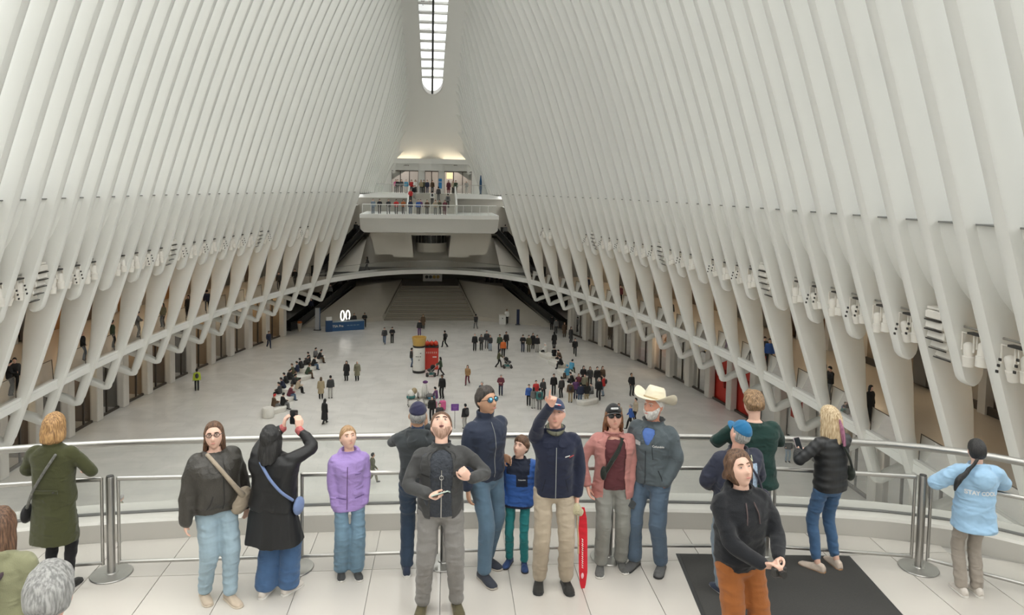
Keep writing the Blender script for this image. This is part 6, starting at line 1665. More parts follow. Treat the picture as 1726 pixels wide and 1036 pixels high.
# facing: 0 = away down the hall, 180 = towards the stairs we stand on, 90 = to the blue-desk side, -90 = to the red-hoarding side
FLOOR = [
    (332, 658, 'pack', 20, 1.75, 'hivis', 'black', 'k', 'person in a yellow hi-vis vest alone near the shop pillars', 'brown'),
    (453, 586, 'walk', -150, 1.75, 'navy', 'navy', 'k', 'person in dark navy walking past the warm shop windows', 'tan'),
    (541, 672, 'coat', 10, 1.70, 'khaki', 'black', 'b', 'person in a khaki trench coat, back turned, in a pair', 'fair'),
    (557, 671, 'stand', 15, 1.78, 'charcoal', 'lgrey', 'k', 'person in dark jacket and pale trousers beside the khaki trench coat', 'fair'),
    (547, 714, 'coatwalk', -40, 1.76, 'black', 'black', 'k', 'person striding in a flapping long black coat', 'fair'),
    (584, 641, 'coat', 170, 1.68, 'black', 'black', 'k', 'person in a long black coat walking beside a white hat', 'fair'),
    (602, 641, 'coat', 175, 1.68, 'camo', 'black', 'w', 'person in a mottled green coat and white hat', 'fair'),
    (648, 579, 'walk', 180, 1.75, 'charcoal', 'denim', 'k', 'person in dark top and jeans, paired, before the great stairs', 'fair'),
    (661, 578, 'look', 180, 1.72, 'black', 'black', 'k', 'person all in black, paired, before the great stairs', 'fair'),
    (693, 618, 'look', -90, 1.75, 'charcoal', 'denim', 'k', 'person in jeans standing behind the white pillar kiosk', 'fair'),
    (707, 566, 'stand', 170, 1.80, 'black', 'purple', 'k', 'person in black with violet trousers beyond the yellow kiosk top', 'fair'),
    (713, 554, 'coat', 180, 1.68, 'brown', 'black', 'b', 'person in a brown coat at the foot of the great stairs', 'fair'),
    (750, 585, 'packwalk', 60, 1.76, 'black', 'black', 'k', 'person in black with a rucksack striding across the open floor', 'fair'),
    (802, 554, 'walk', 20, 1.75, 'charcoal', 'grey', 'k', 'person in grey walking by the stair handrail', 'fair'),
    (854, 545, 'stand', 170, 1.76, 'white', 'black', 'k', 'person in a white shirt behind the white lectern', 'brown'),
    (800, 591, 'stand', 180, 1.76, 'black', 'black', 'g', 'person in black in a row of four', 'fair'),
    (811, 590, 'lady', 180, 1.62, 'charcoal', 'black', 'k', 'short person in charcoal in a row of four', 'fair'),
    (820, 587, 'stand', 180, 1.84, 'charcoal', 'grey', 'k', 'tallest person of a row of four, charcoal jacket', 'fair'),
    (826, 591, 'lady', 175, 1.62, 'charcoal', 'ldenim', 'b', 'person in pale jeans at the end of a row of four', 'fair'),
    (842, 592, 'stand', 170, 1.74, 'green', 'black', 'k', 'person in dark green beside the orange-red jacket', 'tan'),
    (848, 601, 'stand', 180, 1.74, 'orange', 'black', 'k', 'person in a bright orange-red jacket in a small group', 'tan'),
    (853, 588, 'stand', 190, 1.80, 'black', 'black', 'k', 'person in black standing behind the orange-red jacket', 'tan'),
    (840, 619, 'push', -90, 1.70, 'olive', 'black', 'k', 'person in olive pushing the black stroller, back half turned', 'fair'),
    (881, 593, 'look', 180, 1.78, 'black', 'navy', 'k', 'person in black looking at his phone in a second foursome', 'fair'),
    (891, 593, 'stand', 178, 1.72, 'olive', 'olive', 'k', 'person all in olive in the second foursome', 'fair'),
    (898, 588, 'coat', 178, 1.66, 'black', 'black', 'k', 'person in a black coat behind the second foursome', 'fair'),
    (905, 593, 'stand', 182, 1.72, 'black', 'lgrey', 'k', 'person in black with light trousers in the second foursome', 'fair'),
    (934, 587, 'coat', 10, 1.72, 'black', 'black', 'k', 'person in a long black coat near the white hooded sitter', 'fair'),
    (937, 562, 'stand', 0, 1.74, 'grey', 'charcoal', 'k', 'person in grey stepping onto the black escalator', 'fair'),
    (930, 556, 'stand', 0, 1.74, 'black', 'black', 'k', 'person in black waiting at the escalator foot', 'fair'),
    (951, 568, 'coat', 180, 1.68, 'brown', 'brown', 'b', 'person in brown walking away from the escalator foot', 'fair'),
    (962, 577, 'coat', 200, 1.70, 'charcoal', 'black', 'k', 'person in a charcoal coat by the grey shop pane', 'fair'),
    (969, 599, 'walk', 170, 1.75, 'black', 'black', 'k', 'person in black walking towards the seated crowd', 'fair'),
    (1064, 666, 'gaze', 190, 1.80, 'black', 'charcoal', 'k', 'person in black standing alone with legs apart, looking up', 'tan'),
    (812, 683, 'stand', 150, 1.82, 'navy', 'navy', 'g', 'person in a navy suit on the open floor', 'pink'),
    (844, 666, 'look', 170, 1.70, 'maroon', 'navy', 'g', 'person in dark maroon clasping her hands', 'pink'),
    (788, 648, 'walkb', 160, 1.68, 'tan', 'maroon', 'b', 'person in a tan jacket walking with a grey bag', 'fair'),
    (1042, 719, 'coat', 175, 1.66, 'beige', 'black', 'b', 'person in a beige coat with black tights', 'fair'),
    (1063, 722, 'walk', 80, 1.74, 'blue', 'black', 'g', 'person in a blue jacket and black trousers beside a taller friend', 'fair'),
    (1071, 712, 'stand', 100, 1.78, 'beige', 'black', 'k', 'person in beige behind the blue jacket', 'fair'),
    (743, 633, 'push', 90, 1.68, 'green', 'black', 'k', 'person in a dark green coat pushing a stroller past the red kiosk', 'fair'),
    (745, 671, 'stand', 150, 1.88, 'black', 'black', 'k', 'big person in a black jacket beside the pink suitcase', 'brown'),
    (735, 680, 'sit', 60, 1.70, 'purple', 'denim', 'k', 'person in purple stooping over a blue cart', 'fair'),
    (741, 722, 'gaze', 180, 1.76, 'charcoal', 'charcoal', 'k', 'person in charcoal behind the person looking straight up', 'fair'),
    (728, 708, 'stand', 170, 1.74, 'black', 'black', 'k', 'person in black behind the navy cap', 'fair'),
    (784, 722, 'pack', 30, 1.72, 'black', 'lgrey', 'k', 'person in black with a rucksack beside the purple placard', 'fair'),
    (891, 683, 'pack', 170, 1.62, 'blue', 'black', 'k', 'person in a blue jacket in a knot of pupils', 'fair'),
    (899, 688, 'lady', 10, 1.60, 'grey', 'lgrey', 'k', 'person in grey in a knot of pupils', 'fair'),
    (909, 690, 'pack', -10, 1.62, 'teal', 'grey', 'k', 'person with a teal rucksack in a knot of pupils', 'fair'),
    (915, 673, 'lady', 200, 1.66, 'charcoal', 'black', 'k', 'person in charcoal watching the knot of pupils', 'fair'),
    (903, 675, 'stand', 180, 1.60, 'red', 'navy', 'k', 'person in a red hood in a knot of pupils', 'fair'),
    (933, 665, 'stand', 175, 1.70, 'black', 'black', 'k', 'person in black standing beyond the pointing arm', 'fair'),
    (946, 670, 'stand', 20, 1.68, 'charcoal', 'black', 'k', 'person in charcoal at the end of the white bench', 'fair'),
    (961, 678, 'pack', -20, 1.68, 'brown', 'khaki', 'k', 'person in khaki trousers with a rucksack in the big group', 'fair'),
    (970, 672, 'lady', 170, 1.62, 'purple', 'navy', 'k', 'person in purple in the big group by the bench', 'fair'),
    (978, 682, 'stand', 10, 1.74, 'navy', 'denim', 'k', 'person in navy and blue jeans in the big group by the bench', 'fair'),
    (989, 681, 'lady', 10, 1.72, 'black', 'khaki', 'b', 'person in black and khaki in the big group', 'fair'),
    (997, 672, 'sit', 120, 1.72, 'grey', 'grey', 'k', 'person in grey seated on the low bench in the big group', 'fair'),
    (1009, 674, 'stand', 150, 1.78, 'black', 'black', 'g', 'tall person in black in the big group', 'fair'),
    (1017, 667, 'pack', 60, 1.70, 'red', 'ldenim', 'k', 'person with a bright red rucksack and pale jeans', 'fair'),
    (983, 650, 'lady', 180, 1.70, 'black', 'black', 'k', 'person in black at the back of the big group', 'fair'),
    (994, 652, 'lady', 170, 1.72, 'charcoal', 'black', 'b', 'person in charcoal at the back of the big group', 'fair'),
    (1006, 653, 'stand', 180, 1.76, 'black', 'black', 'k', 'person in black holding papers at the back of the big group', 'fair'),
    (1015, 651, 'lady', 190, 1.72, 'brown', 'black', 'b', 'person in brown at the back of the big group', 'fair'),
    (975, 663, 'lady', 175, 1.64, 'maroon', 'black', 'b', 'person in maroon within the big group', 'fair'),
    (985, 664, 'stand', 160, 1.66, 'camo', 'black', 'k', 'person in mottled green within the big group', 'fair'),
    (627, 814, 'walk', -80, 1.74, 'olive', 'camo', 'k', 'person in olive walking with a phone below the balcony', 'tan'),
    (1327, 778, 'lady', 170, 1.70, 'black', 'ldenim', 'k', 'person in a black jacket and pale jeans below the balcony', 'fair'),
    (1382, 745, 'look', 150, 1.72, 'black', 'black', 'k', 'person in black under the ribs beside the red sign', 'fair'),
]
for row in FLOOR:
    px, py, tm, deg, H, tp, lg, hr, lb, sk = row
    crowd(fl(px, py), tm, deg, H, tp, lg, hr, lb, sk)
# seated along the two winding benches
SEAT = [(531, 609, 'sit', -120, 'grey', 'grey', 'k', 'person in grey at the far tip of the winding bench'), (537, 612, 'sitf', -70, 'black', 'brown', 'k', 'person in black and brown trousers near the bench tip'), (515, 622, 'sitf', -100, 'charcoal', 'black', 'k', 'sitter in charcoal bent over beyond the big bench curve'),
        (527, 624, 'sitf', -60, 'black', 'denim', 'k', 'sitter in black jacket and blue jeans facing the open floor'), (502, 634, 'sit', 90, 'navy', 'navy', 'k', 'broad sitter in navy with back to the floor'), (517, 638, 'sitf', -75, 'green', 'brown', 'b', 'sitter in dark green looking at the floor'), (494, 638, 'sit', 100, 'olive', 'black', 'b', 'sitter in olive behind the navy back'),
        (484, 654, 'sitf', 90, 'black', 'black', 'k', 'hunched sitter in black in the middle of the bench'), (493, 656, 'sitf', -90, 'charcoal', 'black', 'k', 'sitter in charcoal holding a white paper'), (500, 664, 'sitf', -60, 'beige', 'black', 'k', 'sitter in a beige jacket with legs stretched out'),
        (472, 672, 'sit', 80, 'charcoal', 'black', 'k', 'sitter in charcoal behind the red cap'), (487, 676, 'sitf', -60, 'maroon', 'denim', 'b', 'sitter in maroon and blue jeans'), (461, 694, 'sit', -60, 'brown', 'grey', 'r', 'sitter in a red cap at the near end of the bench'), (476, 692, 'sit', -50, 'black', 'grey', 'k', 'sitter in black and grey beside the red cap'),
        (509, 628, 'sitf', 60, 'black', 'black', 'k', 'sitter in black with head down beyond the navy back'), (488, 648, 'sit', -100, 'black', 'charcoal', 'k', 'sitter in black turned to the shops'), (479, 662, 'sitf', 120, 'navy', 'black', 'k', 'sitter in navy bending towards the shops'), (496, 652, 'sit', -80, 'green', 'black', 'b', 'sitter in dark green beside the white paper'), (521, 617, 'sit', 80, 'black', 'black', 'k', 'sitter in black with back to the blue jeans'),
        (920, 600, 'sit', 60, 'white', 'black', 'w', 'sitter in a white hooded coat at the bench tip'), (934, 607, 'sit', 0, 'black', 'ldenim', 'k', 'sitter in black showing a broad back near the white hood'), (944, 611, 'sitf', 120, 'brown', 'black', 'k', 'sitter in brown between two dark coats'), (947, 622, 'sitf', 70, 'black', 'black', 'k', 'sitter in black with one leg stretched forward'),
        (962, 630, 'sitf', -40, 'sky', 'green', 'k', 'sitter in a turquoise blue jacket leaning over the bench'), (957, 640, 'sit', 30, 'sky', 'brown', 's', 'person in a bright turquoise hat on the bench'), (966, 652, 'sitf', 90, 'black', 'black', 'k', 'sitter in black beside the crowd at the bench'), (202, 880, 'sit', -60, 'camo', 'grey', 'g', 'sitter in mottled grey beside the pale blue box')]
for px, py, tm, deg, tp, lg, hr, lb in SEAT:
    crowd(fl(px, py), tm, deg, 1.74, tp, lg, hr, lb, 'fair', 'people seated on the winding benches')
# gallery walkway on both sides
def px_of(P):
    d = np.asarray(P, float) - EYE; return 863 + F * (d @ _r) / (d @ _f)
def gal_pos(px, py, back=.75):
    """a spot on the gallery just behind its glass, in the direction of a pixel column"""
    s = -1 if px < 726 else 1; lo, hi = 16.0, 81.0
    for _ in range(40):
        Y = (lo + hi) / 2; x = px_of((s * (slab_edge(Y) + back), Y, Z_M))
        if (x - px) * s > 0: lo = Y
        else: hi = Y
    return (s * (slab_edge(Y) + back), Y, Z_M + .01)
GAL = [(16, 610, 'look', -60, 'black', 'black', 'person in black leaning out by the near gallery glass'), (26, 600, 'stand', 200, 'charcoal', 'black', 'person in charcoal leaning on the near gallery glass'), (140, 598, 'gaze', -70, 'black', 'denim', 'person in black reaching out over the gallery glass'), (190, 572, 'stand', -60, 'green', 'black', 'person in a dark green jacket standing at the gallery glass'), (232, 556, 'look', -80, 'grey', 'grey', 'person in grey bent over the gallery glass'),
       (275, 537, 'lady', 160, 'camo', 'black', 'person in mottled green on the gallery by the gold lights'), (318, 523, 'coat', 180, 'black', 'black', 'person in a black coat on the gallery by the orange lights'), (349, 512, 'stand', 10, 'navy', 'black', 'person in navy on the gallery behind a rib'), (470, 477, 'stand', 180, 'charcoal', 'black', 'person in charcoal on the gallery near the bridge'), (497, 466, 'walk', 180, 'black', 'black', 'person in black on the gallery beside the last ribs'),
       (1465, 660, 'coat', 200, 'black', 'black', 'person in a long black coat strolling on the tan gallery floor'), (1398, 668, 'look', 100, 'black', 'grey', 'person in black reading his phone at the gallery glass'), (1388, 635, 'lady', 110, 'beige', 'black', 'person in beige on the gallery'), (1287, 612, 'look', 170, 'charcoal', 'black', 'person in charcoal with a red bag on the gallery'), (1296, 618, 'stand', 150, 'blue', 'black', 'person in blue on the gallery beside the red bag'),
       (1160, 545, 'coat', 180, 'black', 'black', 'person in black on the gallery between two ribs'), (1130, 528, 'stand', 170, 'charcoal', 'black', 'person in charcoal on the gallery between two ribs'), (1045, 495, 'lady', 180, 'maroon', 'black', 'person in maroon on the gallery near the far ribs'), (1068, 503, 'stand', 180, 'black', 'black', 'person in black on the gallery near the far ribs'), (990, 474, 'walk', 170, 'navy', 'black', 'person in navy on the gallery close to the bridge'), (1012, 481, 'stand', 170, 'grey', 'black', 'person in grey on the gallery close to the bridge')]
for px, py, tm, deg, tp, lg, lb in GAL: crowd(gal_pos(px, py), tm, deg, 1.72, tp, lg, 'k', lb, 'fair', 'people on the gallery')
p = at_y(618, 455, 88.6); crowd((p[0], 89.6, 6.03), 'walkb', 90, 1.72, 'charcoal', 'charcoal', 'k', 'figure crossing the curved bridge', 'tan', 'people on the gallery')
# far balcony, its steps, and the landing above
def atx(px, Y, z): p = at_y(px, 330, Y); return (float(p[0]), Y, z)
UP = [(667, 96, 'lady', 'pink', 'black', 'b', 'pink'), (670, 95, 'stand', 'black', 'black', 'k', 'black'), (676.5, 94, 'lady', 'charcoal', 'charcoal', 'k', 'charcoal'), (684.5, 94, 'stand', 'sky', 'lgrey', 'g', 'pale blue'), (693.5, 96.5, 'stand', 'red', 'black', 'k', 'red'), (700, 96, 'lady', 'white', 'black', 'k', 'white'), (709.5, 96, 'lady', 'khaki', 'black', 'b', 'mustard'), (714, 97, 'stand', 'olive', 'black', 'k', 'olive'), (720, 96, 'stand', 'navy', 'navy', 'k', 'navy'), (728.6, 97, 'stand', 'brown', 'black', 'k', 'dark brown'), (756, 96, 'coat', 'maroon', 'maroon', 'k', 'maroon'), (763.6, 95, 'lady', 'beige', 'charcoal', 'b', 'beige'), (768, 94, 'stand', 'green', 'olive', 'k', 'dark green'), (786, 97, 'lady', 'lgrey', 'lgrey', 'w', 'pale grey')]
for px, Y, tm, tp, lg, hr, word in UP: crowd(atx(px, Y, Z_UP), tm, 180, 1.72, tp, lg, hr, 'person in %s on the street-level landing before the doors' % word, 'fair', 'people on the far landing')
def step_z(Y): return Z_B2 + (math.floor((Y - 87.6) / .46) + 1) * (Z_UP - Z_B2) / 14
for px, Y, tm, deg, tp, lg, word in ((728.6, 90.0, 'packwalk', 0, 'white', 'black', 'white top climbing the middle of the far steps'), (739, 91.5, 'stand', 0, 'charcoal', 'grey', 'charcoal with a red bag on the far steps'), (755, 89.0, 'pack', 0, 'grey', 'black', 'grey climbing beside the step parapet'), (692, 90.6, 'lady', 180, 'red', 'black', 'red coming down the far steps'), (699, 92.0, 'walk', 180, 'black', 'lgrey', 'black coming down the far steps')):
    crowd(atx(px, Y, step_z(Y)), tm, deg, 1.72, tp, lg, 'k', 'person in ' + word, 'fair', 'people on the far steps')
LOW = [(629, 'pack', 'ldenim', 'denim', 'k', 'faded blue with a pale rucksack'), (640, 'look', 'black', 'black', 'k', 'black'), (655, 'gaze', 'charcoal', 'grey', 'k', 'charcoal'), (668, 'look', 'red', 'black', 'k', 'dark red'), (680, 'lady', 'rust', 'black', 'k', 'rust orange'), (692, 'stand', 'navy', 'denim', 'k', 'navy'), (705, 'pack', 'blue', 'black', 'k', 'royal blue'), (709, 'stand', 'purple', 'black', 'k', 'dark purple'), (720, 'pack', 'brown', 'black', 'k', 'dark brown'), (734, 'look', 'beige', 'grey', 'b', 'beige'), (741, 'lady', 'olive', 'black', 'k', 'olive'), (750, 'coat', 'maroon', 'maroon', 'k', 'maroon')]
for i, (px, tm, tp, lg, hr, word) in enumerate(LOW): crowd(atx(px, 84.75 + .35 * (i % 3 == 1) + .8 * (px in (692, 709)), Z_B2 + .01), tm, 180, 1.72, tp, lg, hr, 'person in %s leaning at the far balcony glass' % word, 'fair', 'people on the far balcony')
for s_, lst in ((-1, ((12.9, 88.6, 'black'), (11.9, 90.4, 'grey'), (13.8, 87.0, 'navy'), (11.1, 92.2, 'charcoal'))), (1, ((13.4, 87.8, 'charcoal'), (11.4, 91.8, 'black'), (12.3, 89.8, 'brown')))):
    for x, y, c_ in lst:
        t_ = (y - 84.0) / 9.4; crowd((s_ * (15.4 - 4.8 * t_), y, .02 + 3.48 * t_ + .15), 'stand', 0 if s_ > 0 else 180, 1.72, c_, 'black', 'k', 'person in %s riding the lower escalator, %s' % (c_, 'blue desk side' if s_ < 0 else 'white lectern side'), 'fair', 'people on the escalators')
for s_, x, y, z, c_ in ((-1, 9.3, 92.4, 9.95, 'black'), (1, 9.4, 92.2, 9.85, 'grey')):
    crowd((s_ * x, y, z + .1), 'stand', 0, 1.72, c_, 'black', 'k', 'person in %s riding the upper escalator, %s' % (c_, 'blue desk side' if s_ < 0 else 'white lectern side'), 'fair', 'people on the escalators')
for px, c_ in ((821, 'charcoal'), (829, 'navy'), (838, 'brown'), (844, 'green')):
    p = at_y(px, 475, 97.8); crowd((p[0], 97.8, 3.26), 'stand', 180, 1.70, c_, 'black', 'k', 'person in %s waiting at the head of the great stairs' % c_, 'fair', 'people above the great stairs')
# ------------------------------------------------------------ things on the concourse floor
M_BENCH = mat('bench_white', (.74, .72, .67), .4)
def bench(px0, py0, px1, py1, label):
    a, b_ = fl(px0, py0), fl(px1, py1); c = (a + b_) / 2; d = b_ - a; L = max(np.hypot(d[0], d[1]), 1.2)
    t = empty('bench', (float(c[0]), float(c[1]), 0), math.atan2(d[1], d[0])); tag(t, label, 'bench', 'winding white benches')
    secs = []
    for z, k in ((0, .86), (.06, .92), (.27, .98), (.34, 1.0), (.38, .97), (.40, .86)):
        secs.append([(math.copysign(abs(math.cos(q)) ** .6, math.cos(q)) * (L / 2 + .3) * (1 - (1 - k) * .6), math.copysign(abs(math.sin(q)) ** .6, math.sin(q)) * .5 * k, z) for q in np.linspace(0, 2 * PI, 28, endpoint=False)])
    fix_normals(MB().loft(secs).build('seat_block', M_BENCH, t, 50))
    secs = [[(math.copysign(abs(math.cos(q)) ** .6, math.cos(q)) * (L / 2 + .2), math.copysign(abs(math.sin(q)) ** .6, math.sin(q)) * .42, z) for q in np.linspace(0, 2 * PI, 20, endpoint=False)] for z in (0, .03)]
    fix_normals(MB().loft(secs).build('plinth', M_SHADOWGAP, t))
for q, lb in (((450, 698, 474, 692), 'white rounded bench with a drum end under the red cap sitter'), ((470, 680, 488, 673), 'white rounded bench under the maroon sitter'), ((480, 662, 500, 655), 'white rounded bench under the hunched sitters in black'), ((496, 643, 518, 637), 'white rounded bench under the broad navy back'), ((512, 627, 526, 622), 'white rounded bench under the blue jeans sitter'), ((528, 613, 541, 607), 'white rounded bench at the tip near the blue desk'),
              ((915, 599, 930, 605), 'white rounded bench under the white hooded sitter'), ((930, 612, 946, 619), 'white rounded bench under the sitter with a stretched leg'), ((946, 629, 962, 637), 'white rounded bench under the turquoise jacket'), ((955, 652, 964, 662), 'white rounded bench beside the crowd'), ((980, 682, 999, 678), 'white rounded bench inside the big group')):
    bench(*q, lb)
fix_normals(MB().lathe([(.36, 0), (.40, .04), (.40, .62), (.36, .70), (0, .72)], tuple(fl(452, 703)), 20).build('bench_drum', M_BENCH, None, 50)); o = bpy.data.objects['bench_drum']; tag(o, 'white drum shaped stool at the near end of the winding bench', 'stool')
# blue desk
a, b_ = fl(550, 559), fl(614, 555)
d = b_ - a; L = float(np.hypot(d[0], d[1])); desk = empty('service_desk', tuple(a), math.atan2(d[1], d[0])); tag(desk, 'long dark blue service desk with white lettering before the stone wedge', 'desk')
mb = MB(); mb.box(0, 0, 0, L, .7, 1.0); fix_normals(mb.build('counter_body', M_BLUE, desk))
mb = MB(); mb.box(-.03, -.05, 1.0, L + .03, .75, 1.05); fix_normals(mb.build('counter_top', mat('desk_top', (.35, .40, .42), .4), desk))
mb = MB(); mb.box(-.06, -.12, 0, .66, .3, 1.25); fix_normals(mb.build('end_pillar', mat('desk_blue_dark', (.012, .05, .14), .4), desk))
mb = MB(); mb.box(0, -.05, 1.25, .6, .25, 1.65); fix_normals(mb.build('white_box', M_WSIGN, desk))
V, Fc = text_mesh('TSA Pre', .36, .006); mk('lettering', [(u + L * .30, -.006, v + .55) for u, v in V], Fc, M_WSIGN, desk)
for j in range(4): mb = MB(); mb.box(L * .54 + j * .36, -.008, .55, L * .54 + j * .36 + .28, 0, .61); fix_normals(mb.build('small_print', mat('pale_blue_print', (.25, .35, .45), .5), desk))
for j, (x, arc_) in enumerate(((1.75, 2 * PI), (2.35, 1.6 * PI))):
    t = empty('oval_lamp', tuple(a + (d / L) * x + V3(0, .3, 1.05)), math.atan2(d[1], d[0])); tag(t, ('closed white oval lamp standing on the blue desk', 'open hooked white oval lamp standing on the blue desk')[j], 'lamp')
    MB().tube([(.2 * math.sin(q), 0, .62 + .55 * -math.cos(q)) for q in np.linspace(PI - arc_ / 2, PI + arc_ / 2, 24)], .07, 8).build('tube', mat('lit_oval', (1, .96, .9), .5, emit=1.6), t, 60)
    MB().lathe([(.1, 0), (.1, .04), (.02, .06)], n=10).build('foot', M_DARK, t)
for x, tm, lb in ((2.75, 'stand', 'clerk in black standing behind the lit ovals'), (3.35, 'stand', 'clerk in dark grey standing behind the blue desk'), (4.55, 'look', 'clerk in black bending at the end of the blue desk')):
    q = a + (d / L) * x + V3(-(d[1] / L), d[0] / L, 0) * 1.25; crowd((q[0], q[1], 0), tm, 180, 1.72, 'black', 'black', 'k', lb, 'tan')
# kiosks
p = fl(706, 627)
t = empty('pillar_kiosk', tuple(p)); tag(t, 'white advertising column with a yellow crown', 'kiosk')
fix_normals(MB().lathe([(.55, 0), (.56, .05), (.56, .22)], n=28).build('base_ring', M_DARK, t, 40)); fix_normals(MB().lathe([(.53, .22), (.53, 2.25)], n=28).build('column', M_WSIGN, t, 40))
fix_normals(MB().lathe([(.54, 2.25), (.54, 2.42)], n=28).build('band', M_DARK, t, 40)); fix_normals(MB().lathe([(.52, 2.42), (.58, 2.8), (.64, 3.15), (.58, 3.15), (.45, 2.6)], n=28).build('crown', mat('crown_yellow', (.50, .32, .08), .5), t, 40))
for j, (a_, z) in enumerate(((-2.0, 1.5), (-1.7, 1.5), (-1.35, 1.5), (-1.3, 1.8), (-1.55, 1.2))):
    fix_normals(MB().cbox((.535 * math.cos(a_), .535 * math.sin(a_), z), (.12, .03, .05), a_ + PI / 2).build('print_mark', M_DARK, t))
p = fl(727, 623); t = empty('red_kiosk', (float(p[0]), float(p[1]) + .5, 0)); tag(t, 'red booth with round red pumpkins on top beside the advertising column', 'kiosk')
fix_normals(MB().cbox((0, 0, 1.0), (1.25, .9, 2.0), bevel=.04).build('booth_body', M_RED, t, 30)); fix_normals(MB().cbox((0, 0, 2.03), (1.3, .95, .08)).build('roof_plate', M_DARK, t))
for j in range(3): mb = MB(); blob(mb, ((j - 1) * .38, -.1, 2.30), (.22, .22, .24), 12, 8); l_ = mb.build('pumpkin', mat('pumpkin_red', (.55, .05, .02), .35), t, 70); MB().tube([((j - 1) * .38, -.1, 2.5), ((j - 1) * .38, -.1, 2.62)], .03, 5).build('stem', M_DARK, l_)  # round red pumpkins with stems on the booth roof
for j in range(6): fix_normals(MB().cbox((-.42 + j * .17, -.46, 1.55), (.10, .02, .16)).build('front_letter', mat('front_letter', (.6, .3, .25), .6), t))
fix_normals(MB().cbox((.28, -.46, 1.15), (.36, .02, .08)).build('front_tag', M_WSIGN, t))
# strollers, suitcase, carts
def stroller(loc, rz, label):
    t = empty('stroller', tuple(loc), rz); tag(t, label, 'stroller')
    for x, y in ((-.25, .35), (.25, .35), (-.25, -.3), (.25, -.3)):
        MB().tube([(x - .02, y, .13), (x + .02, y, .13)], .13, 12).build('wheel', M_BLK, t)
    for x in (-.24, .24): MB().tube([(x, .35, .13), (x, .0, .55), (x, -.5, 1.02)], .018, 6).build('frame_tube', M_STEEL, t); MB().tube([(x, -.3, .13), (x, .1, .6)], .018, 6).build('frame_leg', M_STEEL, t)
    MB().tube([(-.24, -.5, 1.02), (.24, -.5, 1.02)], .02, 6).build('handle', M_BLK, t)
    mb = MB(); blob(mb, (0, .05, .55), (.24, .32, .16), 12, 8); mb.build('seat_pod', CC['charcoal'], t, 70); mb = MB(); blob(mb, (0, -.12, .82), (.25, .22, .2), 12, 8); mb.build('hood', CC['black'], t, 70); mb = MB(); mb.box(-.2, -.25, .18, .2, .2, .32); fix_normals(mb.build('basket', CC['teal'], t))
stroller(fl(727, 634), math.radians(90), 'stroller with a black hood being pushed past the red kiosk'); stroller(fl(855, 620), math.radians(-90), 'black stroller standing on the open floor')
p = fl(746, 692); t = empty('suitcase', tuple(p), .2); tag(t, 'bright pink upright suitcase beside the big person in black', 'suitcase')
fix_normals(MB().cbox((0, 0, .42), (.46, .30, .68), bevel=.06).build('shell', CC['pink'], t, 40)); MB().tube([(-.12, .1, .74), (-.12, .1, 1.05), (.12, .1, 1.05), (.12, .1, .74)], .015, 6).build('pull_handle', M_DARK, t)
for x in (-.16, .16): MB().tube([(x - .02, 0, .05), (x + .02, 0, .05)], .05, 10).build('caster', M_BLK, t)
p = fl(732, 688); t = empty('shopping_bag', tuple(p), .1); tag(t, 'pink carrier bag standing beside the pink suitcase', 'bag'); fix_normals(MB().cbox((0, 0, .25), (.4, .2, .5)).build('bag_body', plain('bag_pink', (.55, .22, .30)), t)); MB().tube([(-.1, 0, .5), (-.08, 0, .66), (.08, 0, .66), (.1, 0, .5)], .012, 5).build('bag_handle', M_DARK, t)
def cart(loc, rz, label, load):
    t = empty('cleaning_cart', tuple(loc), rz); tag(t, label, 'cart')
    fix_normals(MB().cbox((0, 0, .55), (.9, .5, .08)).build('deck', M_STEEL, t))
    for x in (-.4, .4):
        for y in (-.2, .2): MB().tube([(x, y, .05), (x, y, 1.0)], .02, 6).build('upright', M_STEEL, t); MB().tube([(x - .02, y, .06), (x + .02, y, .06)], .06, 8).build('caster', M_BLK, t)
    for nm, c_, d_, z in load:
        mb = MB(); blob(mb, (c_[0], c_[1], z), d_, 12, 8); mb.build('load_bag', CC[nm] if nm in CC else M_WSIGN, t, 70)
cart(fl(697, 684), .2, 'trolley piled with white and yellow bags', [('white', (-.2, 0), (.3, .26, .3), .95), ('teal', (-.2, 0), (.34, .28, .2), .72), ('khaki', (.05, 0), (.22, .2, .24), 1.15)])
cart(fl(713, 682), .1, 'trolley with a tall white panel and blue bins', [('white', (.1, 0), (.22, .16, .75), 1.0), ('purple', (.15, -.05), (.2, .1, .12), 1.75)])
cart(fl(724, 684), .1, 'low trolley with blue boxes beside the white panel trolley', [('grey', (0, 0), (.3, .2, .18), .8), ('sky', (.1, 0), (.3, .22, .12), .64)])
p = at_y(766.5, 712, fl(775, 722)[1]); t = empty('placard', (float(p[0]), float(p[1]), 0)); tag(t, 'purple square placard on a thin stick', 'placard')
zc_ = float(at_y(766.5, 686, p[1])[2]); MB().tube([(0, 0, 0), (0, 0, zc_)], .015, 6).build('stick', M_DARK, t); fix_normals(MB().cbox((0, -.02, zc_), (.52, .03, .46)).build('board', mat('placard_purple', (.14, .04, .26), .5), t))
for j in range(3): fix_normals(MB().cbox((0, -.04, zc_ + .1 - j * .1), (.36 - .06 * j, .01, .035)).build('placard_line', mat('placard_line', (.3, .15, .42), .5), t))
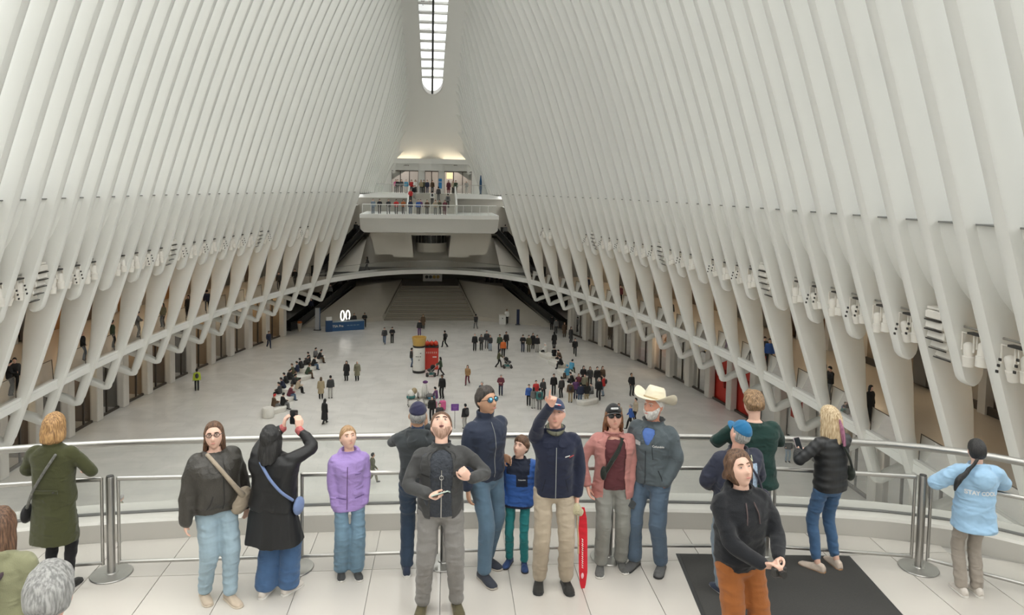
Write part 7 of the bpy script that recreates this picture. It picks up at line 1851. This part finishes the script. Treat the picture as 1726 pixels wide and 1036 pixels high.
# lectern, sign posts, planters by the escalators
p = fl(846.5, 546); t = empty('lectern', tuple(p)); tag(t, 'white box lectern in front of the stone wedge', 'lectern'); fix_normals(MB().cbox((0, 0, .55), (.8, .6, 1.1), bevel=.03).build('lectern_body', M_WSIGN, t)); fix_normals(MB().cbox((0, -.31, .75), (.10, .02, .12)).build('emblem', M_DARK, t)); fix_normals(MB().cbox((0, 0, 1.12), (.84, .64, .05)).build('lectern_top', M_PILLAR, t))
def sign_post(px, py, w, h, m_, label, edge):
    p = fl(px, py); t = empty('sign_post', tuple(p)); tag(t, label, 'sign'); fix_normals(MB().cbox((0, 0, h / 2), (w, .16, h)).build('panel', m_, t)); fix_normals(MB().cbox((w / 2 + .03, 0, h / 2), (.06, .18, h)).build('side_edge', edge, t)); fix_normals(MB().cbox((0, 0, .03), (w + .3, .5, .06)).build('foot_plate', M_DARK, t))
sign_post(872.5, 547, .28, 1.85, mat('sign_dark_blue', (.012, .02, .06), .4), 'narrow dark blue sign post by the white lectern', M_DARK)
sign_post(535, 556, .48, 2.5, mat('sign_grey', (.45, .46, .48), .4), 'tall grey sign slab between escalator and blue desk', M_BLUE)
p = fl(505, 558); t = empty('planter', tuple(p)); tag(t, 'cream tapered pot with red flowers by the escalator foot', 'planter'); fix_normals(MB().lathe([(.16, 0), (.28, .9), (.24, .9), (.2, .8)], n=16).build('pot', M_CREAM, t, 50)); mb = MB(); blob(mb, (0, 0, 1.0), (.3, .3, .2), 10, 8); mesh_obj('flowers', remesh(mb, .05, 0, .5, .05, 2, (14, 14, 14)), CC['rust'], t)
p = at_y(810, 325, 92.6); t = empty('banner_pole', (float(p[0]), 92.6, Z_UP)); tag(t, 'slim blue feather banner on the far landing', 'banner'); secs = [[(w_ * q, 0 + .02 * e, z) for q, e in ((-1, -1), (1, -1), (1, 1), (-1, 1))] for z, w_ in ((0, .10), (.8, .17), (1.6, .15), (2.4, .05))]; fix_normals(MB().loft(secs).build('banner_cloth', mat('banner_blue', (.02, .09, .22), .6), t)); MB().lathe([(.2, 0), (.2, .04), (.03, .06)], n=12).build('foot', M_DARK, t)
p = at_y(742, 306, 98.8); t = empty('info_sign', (float(p[0]), 98.8, Z_UP)); tag(t, 'blue and white information sign by the middle door', 'sign'); fix_normals(MB().cbox((0, 0, 1.0), (.5, .1, 2.3)).build('panel', M_WSIGN, t))
for z, h_ in ((1.75, .4), (1.05, .85)): fix_normals(MB().cbox((0, -.06, z), (.44, .02, h_)).build('blue_field', mat('sign_blue', (.02, .2, .5), .5), t))
p = fl(232, 884); t = empty('storage_box', tuple(p), .1); tag(t, 'pale blue plastic box on the floor below the balcony', 'box'); fix_normals(MB().cbox((0, 0, .2), (.95, .5, .4), bevel=.04).build('tub', mat('pale_blue_plastic', (.20, .36, .55), .5), t, 30)); fix_normals(MB().cbox((0, 0, .42), (1.0, .55, .05)).build('lid', mat('pale_blue_plastic', (.20, .36, .55), .5), t))
# red bag on the gallery, yellow shop sign, gallery flags
g_ = gal_pos(1291, 622); t = empty('shopping_bag', g_, .3); tag(t, 'red carrier bag on the gallery floor beside the person in charcoal', 'bag'); fix_normals(MB().cbox((0, 0, .28), (.4, .2, .56)).build('bag_body', CC['red'], t)); MB().tube([(-.1, 0, .56), (-.08, 0, .75), (.08, 0, .75), (.1, 0, .56)], .012, 5).build('bag_handle', M_DARK, t)
k = 6; Yc = (rib_y(k - .5) + rib_y(k + .5)) / 2; Xc = shop_x(Yc) - .12; ang = math.atan2(rib_y(k + .5) - rib_y(k - .5), shop_x(rib_y(k + .5)) - shop_x(rib_y(k - .5)))
t = empty('shop_sign', (Xc, Yc, 3.75), ang + PI); tag(t, 'glowing yellow letters over a dark shop window', 'sign')
V, Fc = text_mesh('OVAITT', .62, .02); mk('letters', [(u, .02, v) for u, v in V], Fc, M_YELLOW, t); mk('letter_backs', [(u, .04, v) for u, v in V], Fc, M_FRAME, t)

bpy.data.scenes.remove(WORK)
